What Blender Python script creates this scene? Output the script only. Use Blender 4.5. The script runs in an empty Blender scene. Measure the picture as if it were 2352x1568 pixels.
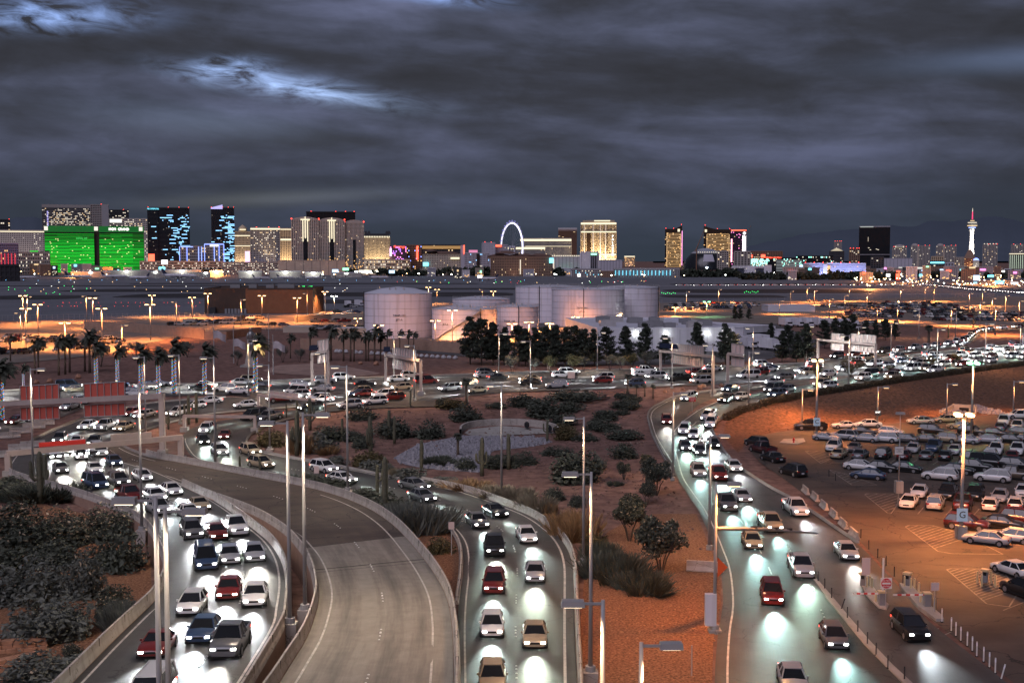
import bpy, math, random
import numpy as np
from mathutils import Vector
random.seed(7)
rng = np.random.default_rng(7)
S = bpy.context.scene
C = S.collection
R = math.radians
PI = math.pi

# ---------------------------------------------------------------- camera
CAMZ, PITCH, FPX = 30.0, R(3.87), 2756.0        # focal length in units of a 2352-wide frame
cam_d = bpy.data.cameras.new('camera')
cam_d.sensor_width = 36.0
cam_d.lens = 36.0 * FPX / 2352.0
cam_d.clip_start, cam_d.clip_end = 0.5, 60000.0
cam = bpy.data.objects.new('camera', cam_d)
cam.location = (0, 0, CAMZ)
cam.rotation_euler = (PI / 2 - PITCH, 0, 0)
C.objects.link(cam)
S.camera = cam

# ---------------------------------------------------------------- sky: heavy dusk clouds with a few gaps of blue
W = bpy.data.worlds.new('World')
S.world = W
W.use_nodes = True
wt = W.node_tree
wt.nodes.clear()
def wn(t, **k):
    n = wt.nodes.new(t)
    for a, b in k.items():
        setattr(n, a, b)
    return n
def wmath(op, a, b=None, c=None, clamp=False):
    n = wn('ShaderNodeMath', operation=op, use_clamp=clamp)
    for i, x in enumerate((a, b, c)):
        if x is None:
            continue
        if isinstance(x, (int, float)):
            n.inputs[i].default_value = x
        else:
            wt.links.new(x, n.inputs[i])
    return n.outputs[0]
def wnoise(vec, scale, detail, rough, dist=0.0):
    n = wn('ShaderNodeTexNoise')
    wt.links.new(vec, n.inputs['Vector'])
    n.inputs['Scale'].default_value = scale
    n.inputs['Detail'].default_value = detail
    n.inputs['Roughness'].default_value = rough
    n.inputs['Distortion'].default_value = dist
    return n.outputs['Fac']
def wramp(fac, stops):
    n = wn('ShaderNodeValToRGB')
    e = n.color_ramp.elements
    while len(e) < len(stops):
        e.new(0.5)
    for el, (p, c) in zip(e, stops):
        el.position = p
        el.color = (*c, 1)
    wt.links.new(fac, n.inputs[0])
    return n.outputs[0]
def wvec(x, y, z):
    n = wn('ShaderNodeCombineXYZ')
    for i, q in enumerate((x, y, z)):
        if isinstance(q, (int, float)):
            n.inputs[i].default_value = q
        else:
            wt.links.new(q, n.inputs[i])
    return n.outputs[0]
tc = wn('ShaderNodeTexCoord')
sx = wn('ShaderNodeSeparateXYZ')
wt.links.new(tc.outputs['Generated'], sx.inputs[0])
dx, dy, dz = sx.outputs[0], sx.outputs[1], sx.outputs[2]
el = wmath('MAXIMUM', dz, 0.0)
az = wmath('DIVIDE', dx, wmath('MAXIMUM', wmath('ABSOLUTE', dy), 0.2))
tilt = wmath('MULTIPLY_ADD', az, 0.05, el)            # cloud banks sag towards the right
v1 = wvec(wmath('MULTIPLY', az, 3.2), wmath('MULTIPLY', dy, 1.3), wmath('MULTIPLY', tilt, 17.0))
v2 = wvec(wmath('MULTIPLY', az, 12.0), wmath('MULTIPLY', dy, 2.0), wmath('MULTIPLY', tilt, 34.0))
n1 = wnoise(v1, 1.0, 6, 0.5, 0.25)
n2 = wnoise(v2, 1.0, 7, 0.58, 0.35)
v1s = wvec(wmath('MULTIPLY_ADD', az, 3.2, -0.10), wmath('MULTIPLY', dy, 1.3), wmath('MULTIPLY_ADD', tilt, 17.0, 0.36))
v2s = wvec(wmath('MULTIPLY_ADD', az, 12.0, -0.10), wmath('MULTIPLY', dy, 2.0), wmath('MULTIPLY_ADD', tilt, 34.0, 0.40))
e1 = wmath('SUBTRACT', n1, wnoise(v1s, 1.0, 6, 0.5, 0.25))          # tops of the banks catch the light, undersides stay dark
e2 = wmath('SUBTRACT', n2, wnoise(v2s, 1.0, 7, 0.58, 0.35))
emb = wmath('ADD', wmath('MULTIPLY', e1, 0.40), wmath('MULTIPLY', e2, 0.14))
nn = wmath('ADD', wmath('ADD', wmath('MULTIPLY', n1, 0.78), wmath('MULTIPLY', n2, 0.22)), emb)
cloud = wramp(nn, [(0.30, (0.032, 0.033, 0.040)), (0.43, (0.043, 0.046, 0.061)), (0.50, (0.055, 0.061, 0.088)), (0.58, (0.075, 0.084, 0.128)), (0.74, (0.130, 0.146, 0.240))])
low = wramp(el, [(0.0, (0.034, 0.045, 0.064)), (0.05, (0.033, 0.043, 0.064)), (0.12, (0.056, 0.058, 0.082)), (1.0, (0.056, 0.058, 0.082))])
lowf = wmath('SUBTRACT', 1.0, wmath('MULTIPLY', el, 8.5), clamp=True)
mixl = wn('ShaderNodeMix', data_type='RGBA')
wt.links.new(lowf, mixl.inputs[0]); wt.links.new(cloud, mixl.inputs[6]); wt.links.new(low, mixl.inputs[7])
sky = wn('ShaderNodeTexSky', sky_type='NISHITA', sun_disc=False)
sky.sun_elevation, sky.sun_rotation = R(6), R(-115)
skyc = wn('ShaderNodeMix', data_type='RGBA', blend_type='MULTIPLY')
skyc.inputs[0].default_value = 1.0
wt.links.new(sky.outputs[0], skyc.inputs[6])
skyc.inputs[7].default_value = (0.33, 0.37, 0.72, 1)
def gap(a0, e0, wa, we, slope):
    da = wmath('SUBTRACT', az, a0)
    de = wmath('SUBTRACT', wmath('MULTIPLY_ADD', da, -slope, el), e0)
    q = wmath('ADD', wmath('POWER', wmath('ABSOLUTE', wmath('DIVIDE', da, wa)), 2.0), wmath('POWER', wmath('ABSOLUTE', wmath('DIVIDE', de, we)), 2.0))
    return wmath('EXPONENT', wmath('MULTIPLY', q, -1.0))
g = gap(-0.385, 0.183, 0.065, 0.009, 0.05)
for a in ((-0.18, 0.138, 0.070, 0.008, -0.12), (-0.41, 0.208, 0.07, 0.010, 0.0), (-0.075, 0.213, 0.05, 0.006, -0.1), (-0.235, 0.150, 0.03, 0.008, 0.05)):
    g = wmath('ADD', g, gap(*a))
g = wmath('MULTIPLY', g, wmath('GREATER_THAN', dy, 0.0))
stre = wnoise(wvec(wmath('MULTIPLY', az, 24.0), dy, wmath('MULTIPLY', tilt, 95.0)), 1.0, 6, 0.6, 0.6)
gm = wmath('MULTIPLY', g, wmath('MULTIPLY', wmath('SUBTRACT', stre, 0.37), 2.6, clamp=True), clamp=True)
weak = gap(0.42, 0.150, 0.11, 0.010, 0.0)
weak = wmath('ADD', weak, gap(-0.26, 0.110, 0.09, 0.012, -0.05))
weak = wmath('ADD', weak, gap(-0.20, 0.050, 0.10, 0.006, 0.05))
gm2 = wmath('ADD', gm, wmath('MULTIPLY', weak, 0.06), clamp=True)
mixg = wn('ShaderNodeMix', data_type='RGBA')
wt.links.new(gm2, mixg.inputs[0]); wt.links.new(mixl.outputs[2], mixg.inputs[6]); wt.links.new(skyc.outputs[2], mixg.inputs[7])
bg = wn('ShaderNodeBackground')
wt.links.new(mixg.outputs[2], bg.inputs[0])
bg.inputs[1].default_value = 1.0
wo = wn('ShaderNodeOutputWorld')
wt.links.new(bg.outputs[0], wo.inputs[0])

# ---------------------------------------------------------------- the last daylight, soft and cool, from the upper left
sd = bpy.data.lights.new('sun', 'SUN')
sd.energy, sd.angle, sd.color = 1.5, R(45), (0.86, 0.80, 1.0)
sun = bpy.data.objects.new('sun', sd)
sun.rotation_euler = (R(38), R(-22), 0)
C.objects.link(sun)
S.view_settings.view_transform = 'Standard'
S.view_settings.look = 'None'
S.view_settings.gamma = 1.0
S.view_settings.exposure = 0.0
S.view_settings.use_curve_mapping = False
cy = S.cycles
cy.use_denoising = True
cy.max_bounces, cy.diffuse_bounces, cy.glossy_bounces, cy.transmission_bounces = 4, 2, 2, 2
cy.sample_clamp_indirect = 3.0
cy.sample_clamp_direct = 0.0
cy.caustics_reflective = cy.caustics_refractive = False
cy.use_light_tree = True

# ================================================================ helpers
class MB:
    """collects boxes, tubes and faces; build() links them as one mesh object"""
    def __init__(s):
        s.v, s.f, s.m = [], [], []
    def face(s, pts, m=0):
        b = len(s.v)
        s.v += [tuple(p) for p in pts]
        s.f.append(tuple(range(b, b + len(pts)))); s.m.append(m)
        return s
    def box(s, c, d, rz=0.0, m=0, top=1.0):
        b = len(s.v); cs, sn = math.cos(rz), math.sin(rz)
        for k, z in enumerate((-.5, .5)):
            t = top if k else 1.0
            for x, y in ((-.5, -.5), (.5, -.5), (.5, .5), (-.5, .5)):
                X, Y = x * d[0] * t, y * d[1] * t
                s.v.append((c[0] + X * cs - Y * sn, c[1] + X * sn + Y * cs, c[2] + z * d[2]))
        for q in ((3, 2, 1, 0), (4, 5, 6, 7), (0, 1, 5, 4), (1, 2, 6, 5), (2, 3, 7, 6), (3, 0, 4, 7)):
            s.f.append(tuple(b + i for i in q)); s.m.append(m)
        return s
    def tube(s, pts, rad, n=8, m=0, cap=True):
        pts = [Vector(p) for p in pts]
        if not hasattr(rad, '__len__'):
            rad = [rad] * len(pts)
        rings = []
        for i, p in enumerate(pts):
            t = (pts[min(i + 1, len(pts) - 1)] - pts[max(i - 1, 0)])
            t = t.normalized() if t.length > 1e-9 else Vector((0, 0, 1))
            a = Vector((1, 0, 0)) if abs(t.x) < .8 else Vector((0, 1, 0))
            e1 = t.cross(a).normalized(); e2 = t.cross(e1)
            b = len(s.v)
            for k in range(n):
                w = 2 * PI * k / n
                q = p + e1 * (math.cos(w) * rad[i]) + e2 * (math.sin(w) * rad[i])
                s.v.append(tuple(q))
            rings.append(b)
        for a, b in zip(rings, rings[1:]):
            for k in range(n):
                j = (k + 1) % n
                s.f.append((a + k, a + j, b + j, b + k)); s.m.append(m)
        if cap:
            s.f.append(tuple(rings[0] + k for k in range(n))[::-1]); s.m.append(m)
            s.f.append(tuple(rings[-1] + k for k in range(n))); s.m.append(m)
        return s
    def lathe(s, c, prof, n=32, m=0, cap=True):
        rings = []
        for r, z in prof:
            b = len(s.v)
            for k in range(n):
                w = 2 * PI * k / n
                s.v.append((c[0] + r * math.cos(w), c[1] + r * math.sin(w), c[2] + z))
            rings.append(b)
        for a, b in zip(rings, rings[1:]):
            for k in range(n):
                j = (k + 1) % n
                s.f.append((a + k, a + j, b + j, b + k)); s.m.append(m)
        if cap:
            s.f.append(tuple(rings[-1] + k for k in range(n))); s.m.append(m)
        return s
    def prism(s, poly, z0, z1, m=0):
        n = len(poly); b = len(s.v)
        s.v += [(p[0], p[1], z0) for p in poly] + [(p[0], p[1], z1) for p in poly]
        s.f.append(tuple(b + n + i for i in range(n))); s.m.append(m)
        s.f.append(tuple(b + n - 1 - i for i in range(n))); s.m.append(m)
        for i in range(n):
            j = (i + 1) % n
            s.f.append((b + i, b + j, b + n + j, b + n + i)); s.m.append(m)
        return s
    def mesh(s, name, mats, smooth=False):
        me = bpy.data.meshes.new(name)
        me.from_pydata(s.v, [], s.f)
        if not isinstance(mats, (list, tuple)):
            mats = [mats]
        for q in mats:
            me.materials.append(q)
        if len(mats) > 1:
            me.polygons.foreach_set('material_index', s.m)
        if smooth:
            me.polygons.foreach_set('use_smooth', [True] * len(s.f))
        me.update()
        return me
    def build(s, name, mats, parent=None, smooth=False, kind=None, loc=None):
        return link(name, s.mesh(name, mats, smooth), parent, kind, loc)

def link(name, me, parent=None, kind=None, loc=None, rz=0.0):
    o = bpy.data.objects.new(name, me)
    C.objects.link(o)
    if parent is not None:
        o.parent = parent
    if kind:
        o['kind'] = kind
    if loc is not None:
        o.location = loc
    if rz:
        o.rotation_euler = (0, 0, rz)
    return o
def tag(o, label=None, cat=None, group=None, kind=None):
    if label: o['label'] = label
    if cat: o['category'] = cat
    if group: o['group'] = group
    if kind: o['kind'] = kind
    return o
def thing(name, label, cat, loc=(0, 0, 0), rz=0.0, group=None):
    o = bpy.data.objects.new(name, None)
    o.empty_display_size = 0.3
    C.objects.link(o)
    o.location = loc; o.rotation_euler = (0, 0, rz)
    return tag(o, label, cat, group)
def copy_tree(o, parent=None, loc=None, rz=None, label=None, group=None, scale=None):
    c = o.copy(); C.objects.link(c)
    c.parent = parent
    for ch in o.children:
        copy_tree(ch, c)
    if loc is not None: c.location = loc
    if rz is not None: c.rotation_euler = (0, 0, rz)
    if scale is not None: c.scale = scale if hasattr(scale, '__len__') else (scale,) * 3
    if label: c['label'] = label
    if group: c['group'] = group
    return c
ORDS = 'first second third fourth fifth sixth seventh eighth ninth tenth eleventh twelfth'.split()
def nth(i):
    if i < 12: return ORDS[i]
    n = i + 1
    return '%d%s' % (n, 'th' if 10 < n % 100 < 20 else {1: 'st', 2: 'nd', 3: 'rd'}.get(n % 10, 'th'))

# ---- pixels of a 2352 x 1568 view of the photograph -> points of the place
CP, SP = math.cos(PITCH), math.sin(PITCH)
def ray(u, v):
    a, b = (u - 1176.0) / FPX, -(v - 784.0) / FPX
    return Vector((a, CP + b * SP, -SP + b * CP))
def P(u, v, z):
    d = ray(u, v)
    t = (z - CAMZ) / d.z
    return Vector((d.x * t, d.y * t, z))
def PY(u, v, y):
    d = ray(u, v)
    t = y / d.y
    return Vector((d.x * t, y, CAMZ + d.z * t))
def zat(v, y):
    return PY(1176, v, y).z
YCX = [-4000, -200, 0, 20, 35, 48, 70, 97, 132, 300, 4000]
YCY = [265, 265, 270, 255, 228, 226, 247, 276, 308, 400, 1500]
WCX = [-200, 0, 20, 35, 48, 66, 102, 132, 300]
WCY = [70, 70, 55, 26, 13, 23, 44, 55, 60]
HUP = 3.5
def hgt(x, y):
    yc = np.interp(x, YCX, YCY); w = np.interp(x, WCX, WCY)
    t = np.clip((np.asarray(y) - (yc - w)) / w, 0, 1)
    return HUP * t * t * (3 - 2 * t)
def h1(x, y):
    return float(hgt(x, y))
def G(u, v, rel=0.0):
    z = 0.0
    for k in range(40):
        p = P(u, v, z + rel)
        z += 0.6 * (h1(p.x, p.y) - z)
    return Vector((p.x, p.y, z + rel))

# ---------------------------------------------------------------- materials
MATS = {}
def mat(name, col, rough=0.75, metal=0.0, var=0.0, vscale=1.0, bump=0.0, bscale=30.0, spec=0.4, coat=0.0, emit=None, estr=1.0, coord='Position', col2=None, detail=5.0, light=False):
    if name in MATS:
        return MATS[name]
    m = bpy.data.materials.new(name)
    m.use_nodes = True
    nt = m.node_tree
    b = nt.nodes['Principled BSDF']
    b.inputs['Base Color'].default_value = (*col, 1)
    b.inputs['Roughness'].default_value = rough
    b.inputs['Metallic'].default_value = metal
    b.inputs['Specular IOR Level'].default_value = spec
    b.inputs['Coat Weight'].default_value = coat
    if emit:
        b.inputs['Emission Color'].default_value = (*emit, 1)
        b.inputs['Emission Strength'].default_value = estr
    if not light:
        m.cycles.emission_sampling = 'NONE'
    if var or bump:
        if coord == 'Position':
            g = nt.nodes.new('ShaderNodeNewGeometry'); vec = g.outputs['Position']
        else:
            g = nt.nodes.new('ShaderNodeTexCoord'); vec = g.outputs['Object']
    if var:
        n = nt.nodes.new('ShaderNodeTexNoise')
        n.inputs['Scale'].default_value = vscale
        n.inputs['Detail'].default_value = detail
        n.inputs['Roughness'].default_value = 0.62
        nt.links.new(vec, n.inputs['Vector'])
        mx = nt.nodes.new('ShaderNodeMix'); mx.data_type = 'RGBA'
        c2 = col2 or tuple(c * (1 + var) for c in col)
        mx.inputs[6].default_value = (*[c * (1 - var) for c in col], 1)
        mx.inputs[7].default_value = (*c2, 1)
        rp = nt.nodes.new('ShaderNodeMapRange')
        rp.inputs[1].default_value, rp.inputs[2].default_value = 0.3, 0.7
        nt.links.new(n.outputs['Fac'], rp.inputs[0])
        nt.links.new(rp.outputs[0], mx.inputs[0])
        nt.links.new(mx.outputs[2], b.inputs['Base Color'])
    if bump:
        n2 = nt.nodes.new('ShaderNodeTexNoise')
        n2.inputs['Scale'].default_value = bscale
        n2.inputs['Detail'].default_value = 3
        nt.links.new(vec, n2.inputs['Vector'])
        bp = nt.nodes.new('ShaderNodeBump')
        bp.inputs['Strength'].default_value = bump
        bp.inputs['Distance'].default_value = 0.05
        nt.links.new(n2.outputs['Fac'], bp.inputs['Height'])
        nt.links.new(bp.outputs[0], b.inputs['Normal'])
    MATS[name] = m
    return m
def glow(name, col, s):
    return mat(name, (0.02, 0.02, 0.02), emit=col, estr=s)

def lamp(loc, col, watts, radius=0.15, kind='POINT', aim=None, spot=None, blend=0.6, name='lamp_light'):
    d = bpy.data.lights.new(name, kind)
    d.energy, d.color = watts, col
    d.shadow_soft_size = radius
    if kind == 'SPOT':
        d.spot_size, d.spot_blend = spot, blend
    o = bpy.data.objects.new(name, d)
    o.location = loc
    if aim is not None:
        o.rotation_euler = (Vector(aim) - Vector(loc)).to_track_quat('-Z', 'Y').to_euler()
    C.objects.link(o)
    return o
FONTS = {}
def text(body, size, material, parent, loc, rot=(PI / 2, 0, 0), extrude=0.02, name='lettering', align='CENTER', width=None):
    cu = bpy.data.curves.new(name, 'FONT')
    cu.body = body; cu.size = size; cu.align_x = align; cu.align_y = 'CENTER'
    cu.extrude = extrude; cu.resolution_u = 2
    cu.materials.append(material)
    tmp = bpy.data.objects.new(name, cu)
    C.objects.link(tmp)
    dg = bpy.context.evaluated_depsgraph_get()
    me = bpy.data.meshes.new_from_object(tmp.evaluated_get(dg))
    bpy.data.objects.remove(tmp)
    o = link(name, me, parent)
    o.location = loc; o.rotation_euler = rot
    if width and len(me.vertices):
        xs = [q.co.x for q in me.vertices]
        o.scale.x = width / max(1e-6, max(xs) - min(xs))
    return o
def resample(pts, n):
    p = np.array([tuple(q) for q in pts], float)
    d = np.r_[0, np.cumsum(np.linalg.norm(np.diff(p[:, :2], axis=0), axis=1))]
    # smooth cubic (Catmull-Rom) through the nodes, then even steps
    out = []
    for i in range(len(p) - 1):
        p0, p1, p2, p3 = p[max(i - 1, 0)], p[i], p[i + 1], p[min(i + 2, len(p) - 1)]
        for t in np.linspace(0, 1, 12, endpoint=False):
            a = 2 * p1 + (p2 - p0) * t + (2 * p0 - 5 * p1 + 4 * p2 - p3) * t * t + (3 * p1 - p0 - 3 * p2 + p3) * t ** 3
            out.append(a / 2)
    out.append(p[-1])
    q = np.array(out)
    d = np.r_[0, np.cumsum(np.linalg.norm(np.diff(q[:, :2], axis=0), axis=1))]
    s = np.linspace(0, d[-1], n)
    return np.stack([np.interp(s, d, q[:, k]) for k in range(q.shape[1])], 1)

# ================================================================ ground, roads, walls
m_gravel = mat('desert_gravel', (0.185, 0.108, 0.088), 0.95, var=0.50, vscale=0.55, bump=0.7, bscale=18.0, spec=0.1, detail=9)
m_mulch = mat('bark_mulch', (0.215, 0.108, 0.062), 0.95, var=0.70, vscale=5.0, bump=0.7, bscale=26.0, spec=0.1, detail=9)
m_slope = mat('embankment_soil', (0.150, 0.078, 0.050), 0.95, var=0.55, vscale=1.6, bump=0.8, bscale=14.0, spec=0.1, detail=9)
m_asph = mat('asphalt', (0.060, 0.055, 0.052), 0.62, var=0.28, vscale=0.35, bump=0.25, bscale=25.0, spec=0.4, detail=9)
m_asph_old = mat('worn_asphalt', (0.098, 0.073, 0.058), 0.72, var=0.30, vscale=0.22, bump=0.3, bscale=20.0, spec=0.35, detail=10)
m_conc = mat('concrete', (0.34, 0.32, 0.29), 0.8, var=0.16, vscale=0.8, bump=0.2, bscale=12.0, spec=0.25, detail=8)
m_wall = mat('painted_concrete', (0.40, 0.36, 0.32), 0.8, var=0.14, vscale=0.6, bump=0.15, bscale=10.0, spec=0.25, detail=8)
m_tan = mat('tan_wall', (0.33, 0.215, 0.16), 0.85, var=0.15, vscale=0.7, bump=0.2, bscale=10.0, spec=0.2)
m_paint = mat('road_paint', (0.50, 0.47, 0.42), 0.6, var=0.35, vscale=1.5)
m_paint_y = mat('kerb_paint', (0.55, 0.42, 0.20), 0.6, var=0.2, vscale=1.5)
m_apron = mat('apron_concrete', (0.125, 0.128, 0.145), 0.7, var=0.16, vscale=0.02, spec=0.3, detail=9)
m_infield = mat('infield_dirt', (0.045, 0.044, 0.047), 0.95, var=0.3, vscale=0.02, spec=0.1)
m_lotfar = mat('sealed_lot', (0.19, 0.155, 0.13), 0.8, var=0.25, vscale=0.08, spec=0.2, detail=9)
m_riprap = mat('grey_rock', (0.26, 0.25, 0.27), 0.9, var=0.35, vscale=2.0)
m_black = mat('black_rubber', (0.012, 0.012, 0.012), 0.8)

def stains(material, scale, amount, col):
    """long dark wheel tracks / patches worn into a surface"""
    nt = material.node_tree
    b = nt.nodes['Principled BSDF']
    src = b.inputs['Base Color'].links[0].from_socket
    g = nt.nodes.new('ShaderNodeNewGeometry')
    mp = nt.nodes.new('ShaderNodeMapping'); mp.inputs['Scale'].default_value = scale
    n = nt.nodes.new('ShaderNodeTexNoise'); n.inputs['Scale'].default_value = 1.0; n.inputs['Detail'].default_value = 3
    r = nt.nodes.new('ShaderNodeMapRange'); r.inputs[1].default_value = 0.48; r.inputs[2].default_value = 0.72; r.inputs[4].default_value = amount
    mx = nt.nodes.new('ShaderNodeMix'); mx.data_type = 'RGBA'
    nt.links.new(g.outputs['Position'], mp.inputs[0]); nt.links.new(mp.outputs[0], n.inputs['Vector'])
    nt.links.new(n.outputs['Fac'], r.inputs[0]); nt.links.new(r.outputs[0], mx.inputs[0])
    nt.links.new(src, mx.inputs[6]); mx.inputs[7].default_value = (*col, 1)
    nt.links.new(mx.outputs[2], b.inputs['Base Color'])
stains(m_asph_old, (0.09, 0.22, 0.1), 0.6, (0.03, 0.026, 0.023))
stains(m_gravel, (0.06, 0.06, 0.06), 0.5, (0.13, 0.085, 0.075))
stains(m_conc, (0.35, 0.12, 0.1), 0.45, (0.17, 0.155, 0.14))
m_deck = mat('deck_concrete', (0.275, 0.245, 0.205), 0.75, var=0.14, vscale=0.9, bump=0.2, bscale=12.0, spec=0.3, detail=9)
m_stall = mat('worn_stall_paint', (0.23, 0.20, 0.16), 0.7, var=0.5, vscale=1.2)
def tracks(material, dark, amount, sc=(0.55, 0.018, 1)):
    """wheel tracks and oil along a lane, laid out along the road's own length"""
    nt = material.node_tree; b = nt.nodes['Principled BSDF']
    src = b.inputs['Base Color'].links[0].from_socket
    uv = nt.nodes.new('ShaderNodeUVMap'); uv.uv_map = 'lane'
    mp = nt.nodes.new('ShaderNodeMapping'); mp.inputs['Scale'].default_value = sc
    n = nt.nodes.new('ShaderNodeTexNoise'); n.inputs['Scale'].default_value = 1.0; n.inputs['Detail'].default_value = 6; n.inputs['Roughness'].default_value = .7
    r = nt.nodes.new('ShaderNodeMapRange'); r.inputs[1].default_value = 0.42; r.inputs[2].default_value = 0.68; r.inputs[4].default_value = amount
    mx = nt.nodes.new('ShaderNodeMix'); mx.data_type = 'RGBA'
    nt.links.new(uv.outputs[0], mp.inputs[0]); nt.links.new(mp.outputs[0], n.inputs['Vector']); nt.links.new(n.outputs['Fac'], r.inputs[0]); nt.links.new(r.outputs[0], mx.inputs[0])
    nt.links.new(src, mx.inputs[6]); mx.inputs[7].default_value = (*dark, 1); nt.links.new(mx.outputs[2], b.inputs['Base Color'])
def cracks(material, scale, width, col):
    nt = material.node_tree; b = nt.nodes['Principled BSDF']
    src = b.inputs['Base Color'].links[0].from_socket
    g = nt.nodes.new('ShaderNodeNewGeometry'); nz = nt.nodes.new('ShaderNodeTexNoise'); nz.inputs['Scale'].default_value = .6; nz.inputs['Detail'].default_value = 6
    ad = nt.nodes.new('ShaderNodeVectorMath'); ad.operation = 'MULTIPLY_ADD'; ad.inputs[1].default_value = (3, 3, 0)
    vo = nt.nodes.new('ShaderNodeTexVoronoi'); vo.feature = 'DISTANCE_TO_EDGE'; vo.inputs['Scale'].default_value = scale
    lt = nt.nodes.new('ShaderNodeMath'); lt.operation = 'LESS_THAN'; lt.inputs[1].default_value = width
    mx = nt.nodes.new('ShaderNodeMix'); mx.data_type = 'RGBA'
    nt.links.new(g.outputs['Position'], nz.inputs['Vector']); nt.links.new(nz.outputs['Color'], ad.inputs[0]); nt.links.new(g.outputs['Position'], ad.inputs[2]); nt.links.new(ad.outputs[0], vo.inputs['Vector'])
    nt.links.new(vo.outputs['Distance'], lt.inputs[0]); nt.links.new(lt.outputs[0], mx.inputs[0]); nt.links.new(src, mx.inputs[6]); mx.inputs[7].default_value = (*col, 1); nt.links.new(mx.outputs[2], b.inputs['Base Color'])
cracks(m_wall, .45, .006, (.14, .12, .10)); cracks(m_asph_old, .11, .0065, (.022, .019, .017)); cracks(m_asph, .13, .005, (.02, .018, .017))
tracks(m_asph, (.030, .027, .025), .7); tracks(m_deck, (.085, .075, .066), .75, (.5, .03, 1)); tracks(m_asph_old, (.045, .038, .034), .5)

# ---- one sheet of ground out to the horizon
def ground():
    xs = np.r_[np.array([-26000, -14000, -8000, -5000, -3000, -1800, -1000, -600, -400, -300, -240, -200]), np.arange(-176, 210, 2.5), np.array([225, 250, 300, 400, 600, 1000, 1800, 3000, 5000, 8000, 14000, 26000])]
    ys = np.r_[np.array([-400, -150, -40]), np.arange(0, 345, 2.5), np.array([370, 420, 500, 650, 900, 1300, 2000, 3200, 5000, 8000, 13000, 24000])]
    X, Y = np.meshgrid(xs, ys)
    Z = hgt(X, Y)
    near = (np.abs(X) < 200) & (Y < 340) & (Y > 60)
    Z = Z + np.where(near, 0.05 * np.sin(X * .21) * np.sin(Y * .17), 0) - 0.05
    nx, ny = len(xs), len(ys)
    V = np.stack([X.ravel(), Y.ravel(), Z.ravel()], 1)
    F = [(j * nx + i, j * nx + i + 1, (j + 1) * nx + i + 1, (j + 1) * nx + i) for j in range(ny - 1) for i in range(nx - 1)]
    me = bpy.data.meshes.new('ground')
    me.from_pydata(V.tolist(), [], F)
    me.materials.append(m_gravel)
    me.polygons.foreach_set('use_smooth', [True] * len(F))
    tag(link('ground', me), kind='structure')
ground()

def drape(name, us, lift, material, kind='structure', step=3.0, parent=None):
    """a sheet laid over the ground inside a pixel polygon"""
    pts = [G(u, v) for u, v in us]
    poly = np.array([(p.x, p.y) for p in pts])
    x0, y0 = poly.min(0); x1, y1 = poly.max(0)
    # clip a grid of strips against the polygon: rows of quads between the two crossings
    rows = []
    ny = max(2, int((y1 - y0) / step))
    for j in range(ny + 1):
        y = y0 + 1e-4 + (y1 - y0 - 2e-4) * j / ny
        xc = []
        for a, b in zip(poly, np.roll(poly, -1, 0)):
            if (a[1] - y) * (b[1] - y) < 0:
                xc.append(a[0] + (b[0] - a[0]) * (y - a[1]) / (b[1] - a[1]))
        if len(xc) < 2:
            continue
        rows.append((y, min(xc), max(xc)))
    mb = MB(); nx = max(2, int((x1 - x0) / step))
    for (y, a, b) in rows:
        for i in range(nx + 1):
            x = a + (b - a) * i / nx
            mb.v.append((x, y, h1(x, y) + lift))
    for j in range(len(rows) - 1):
        for i in range(nx):
            q = j * (nx + 1) + i
            mb.f.append((q, q + 1, q + nx + 2, q + nx + 1)); mb.m.append(0)
    return mb.build(name, material, parent, True, kind)

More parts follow.
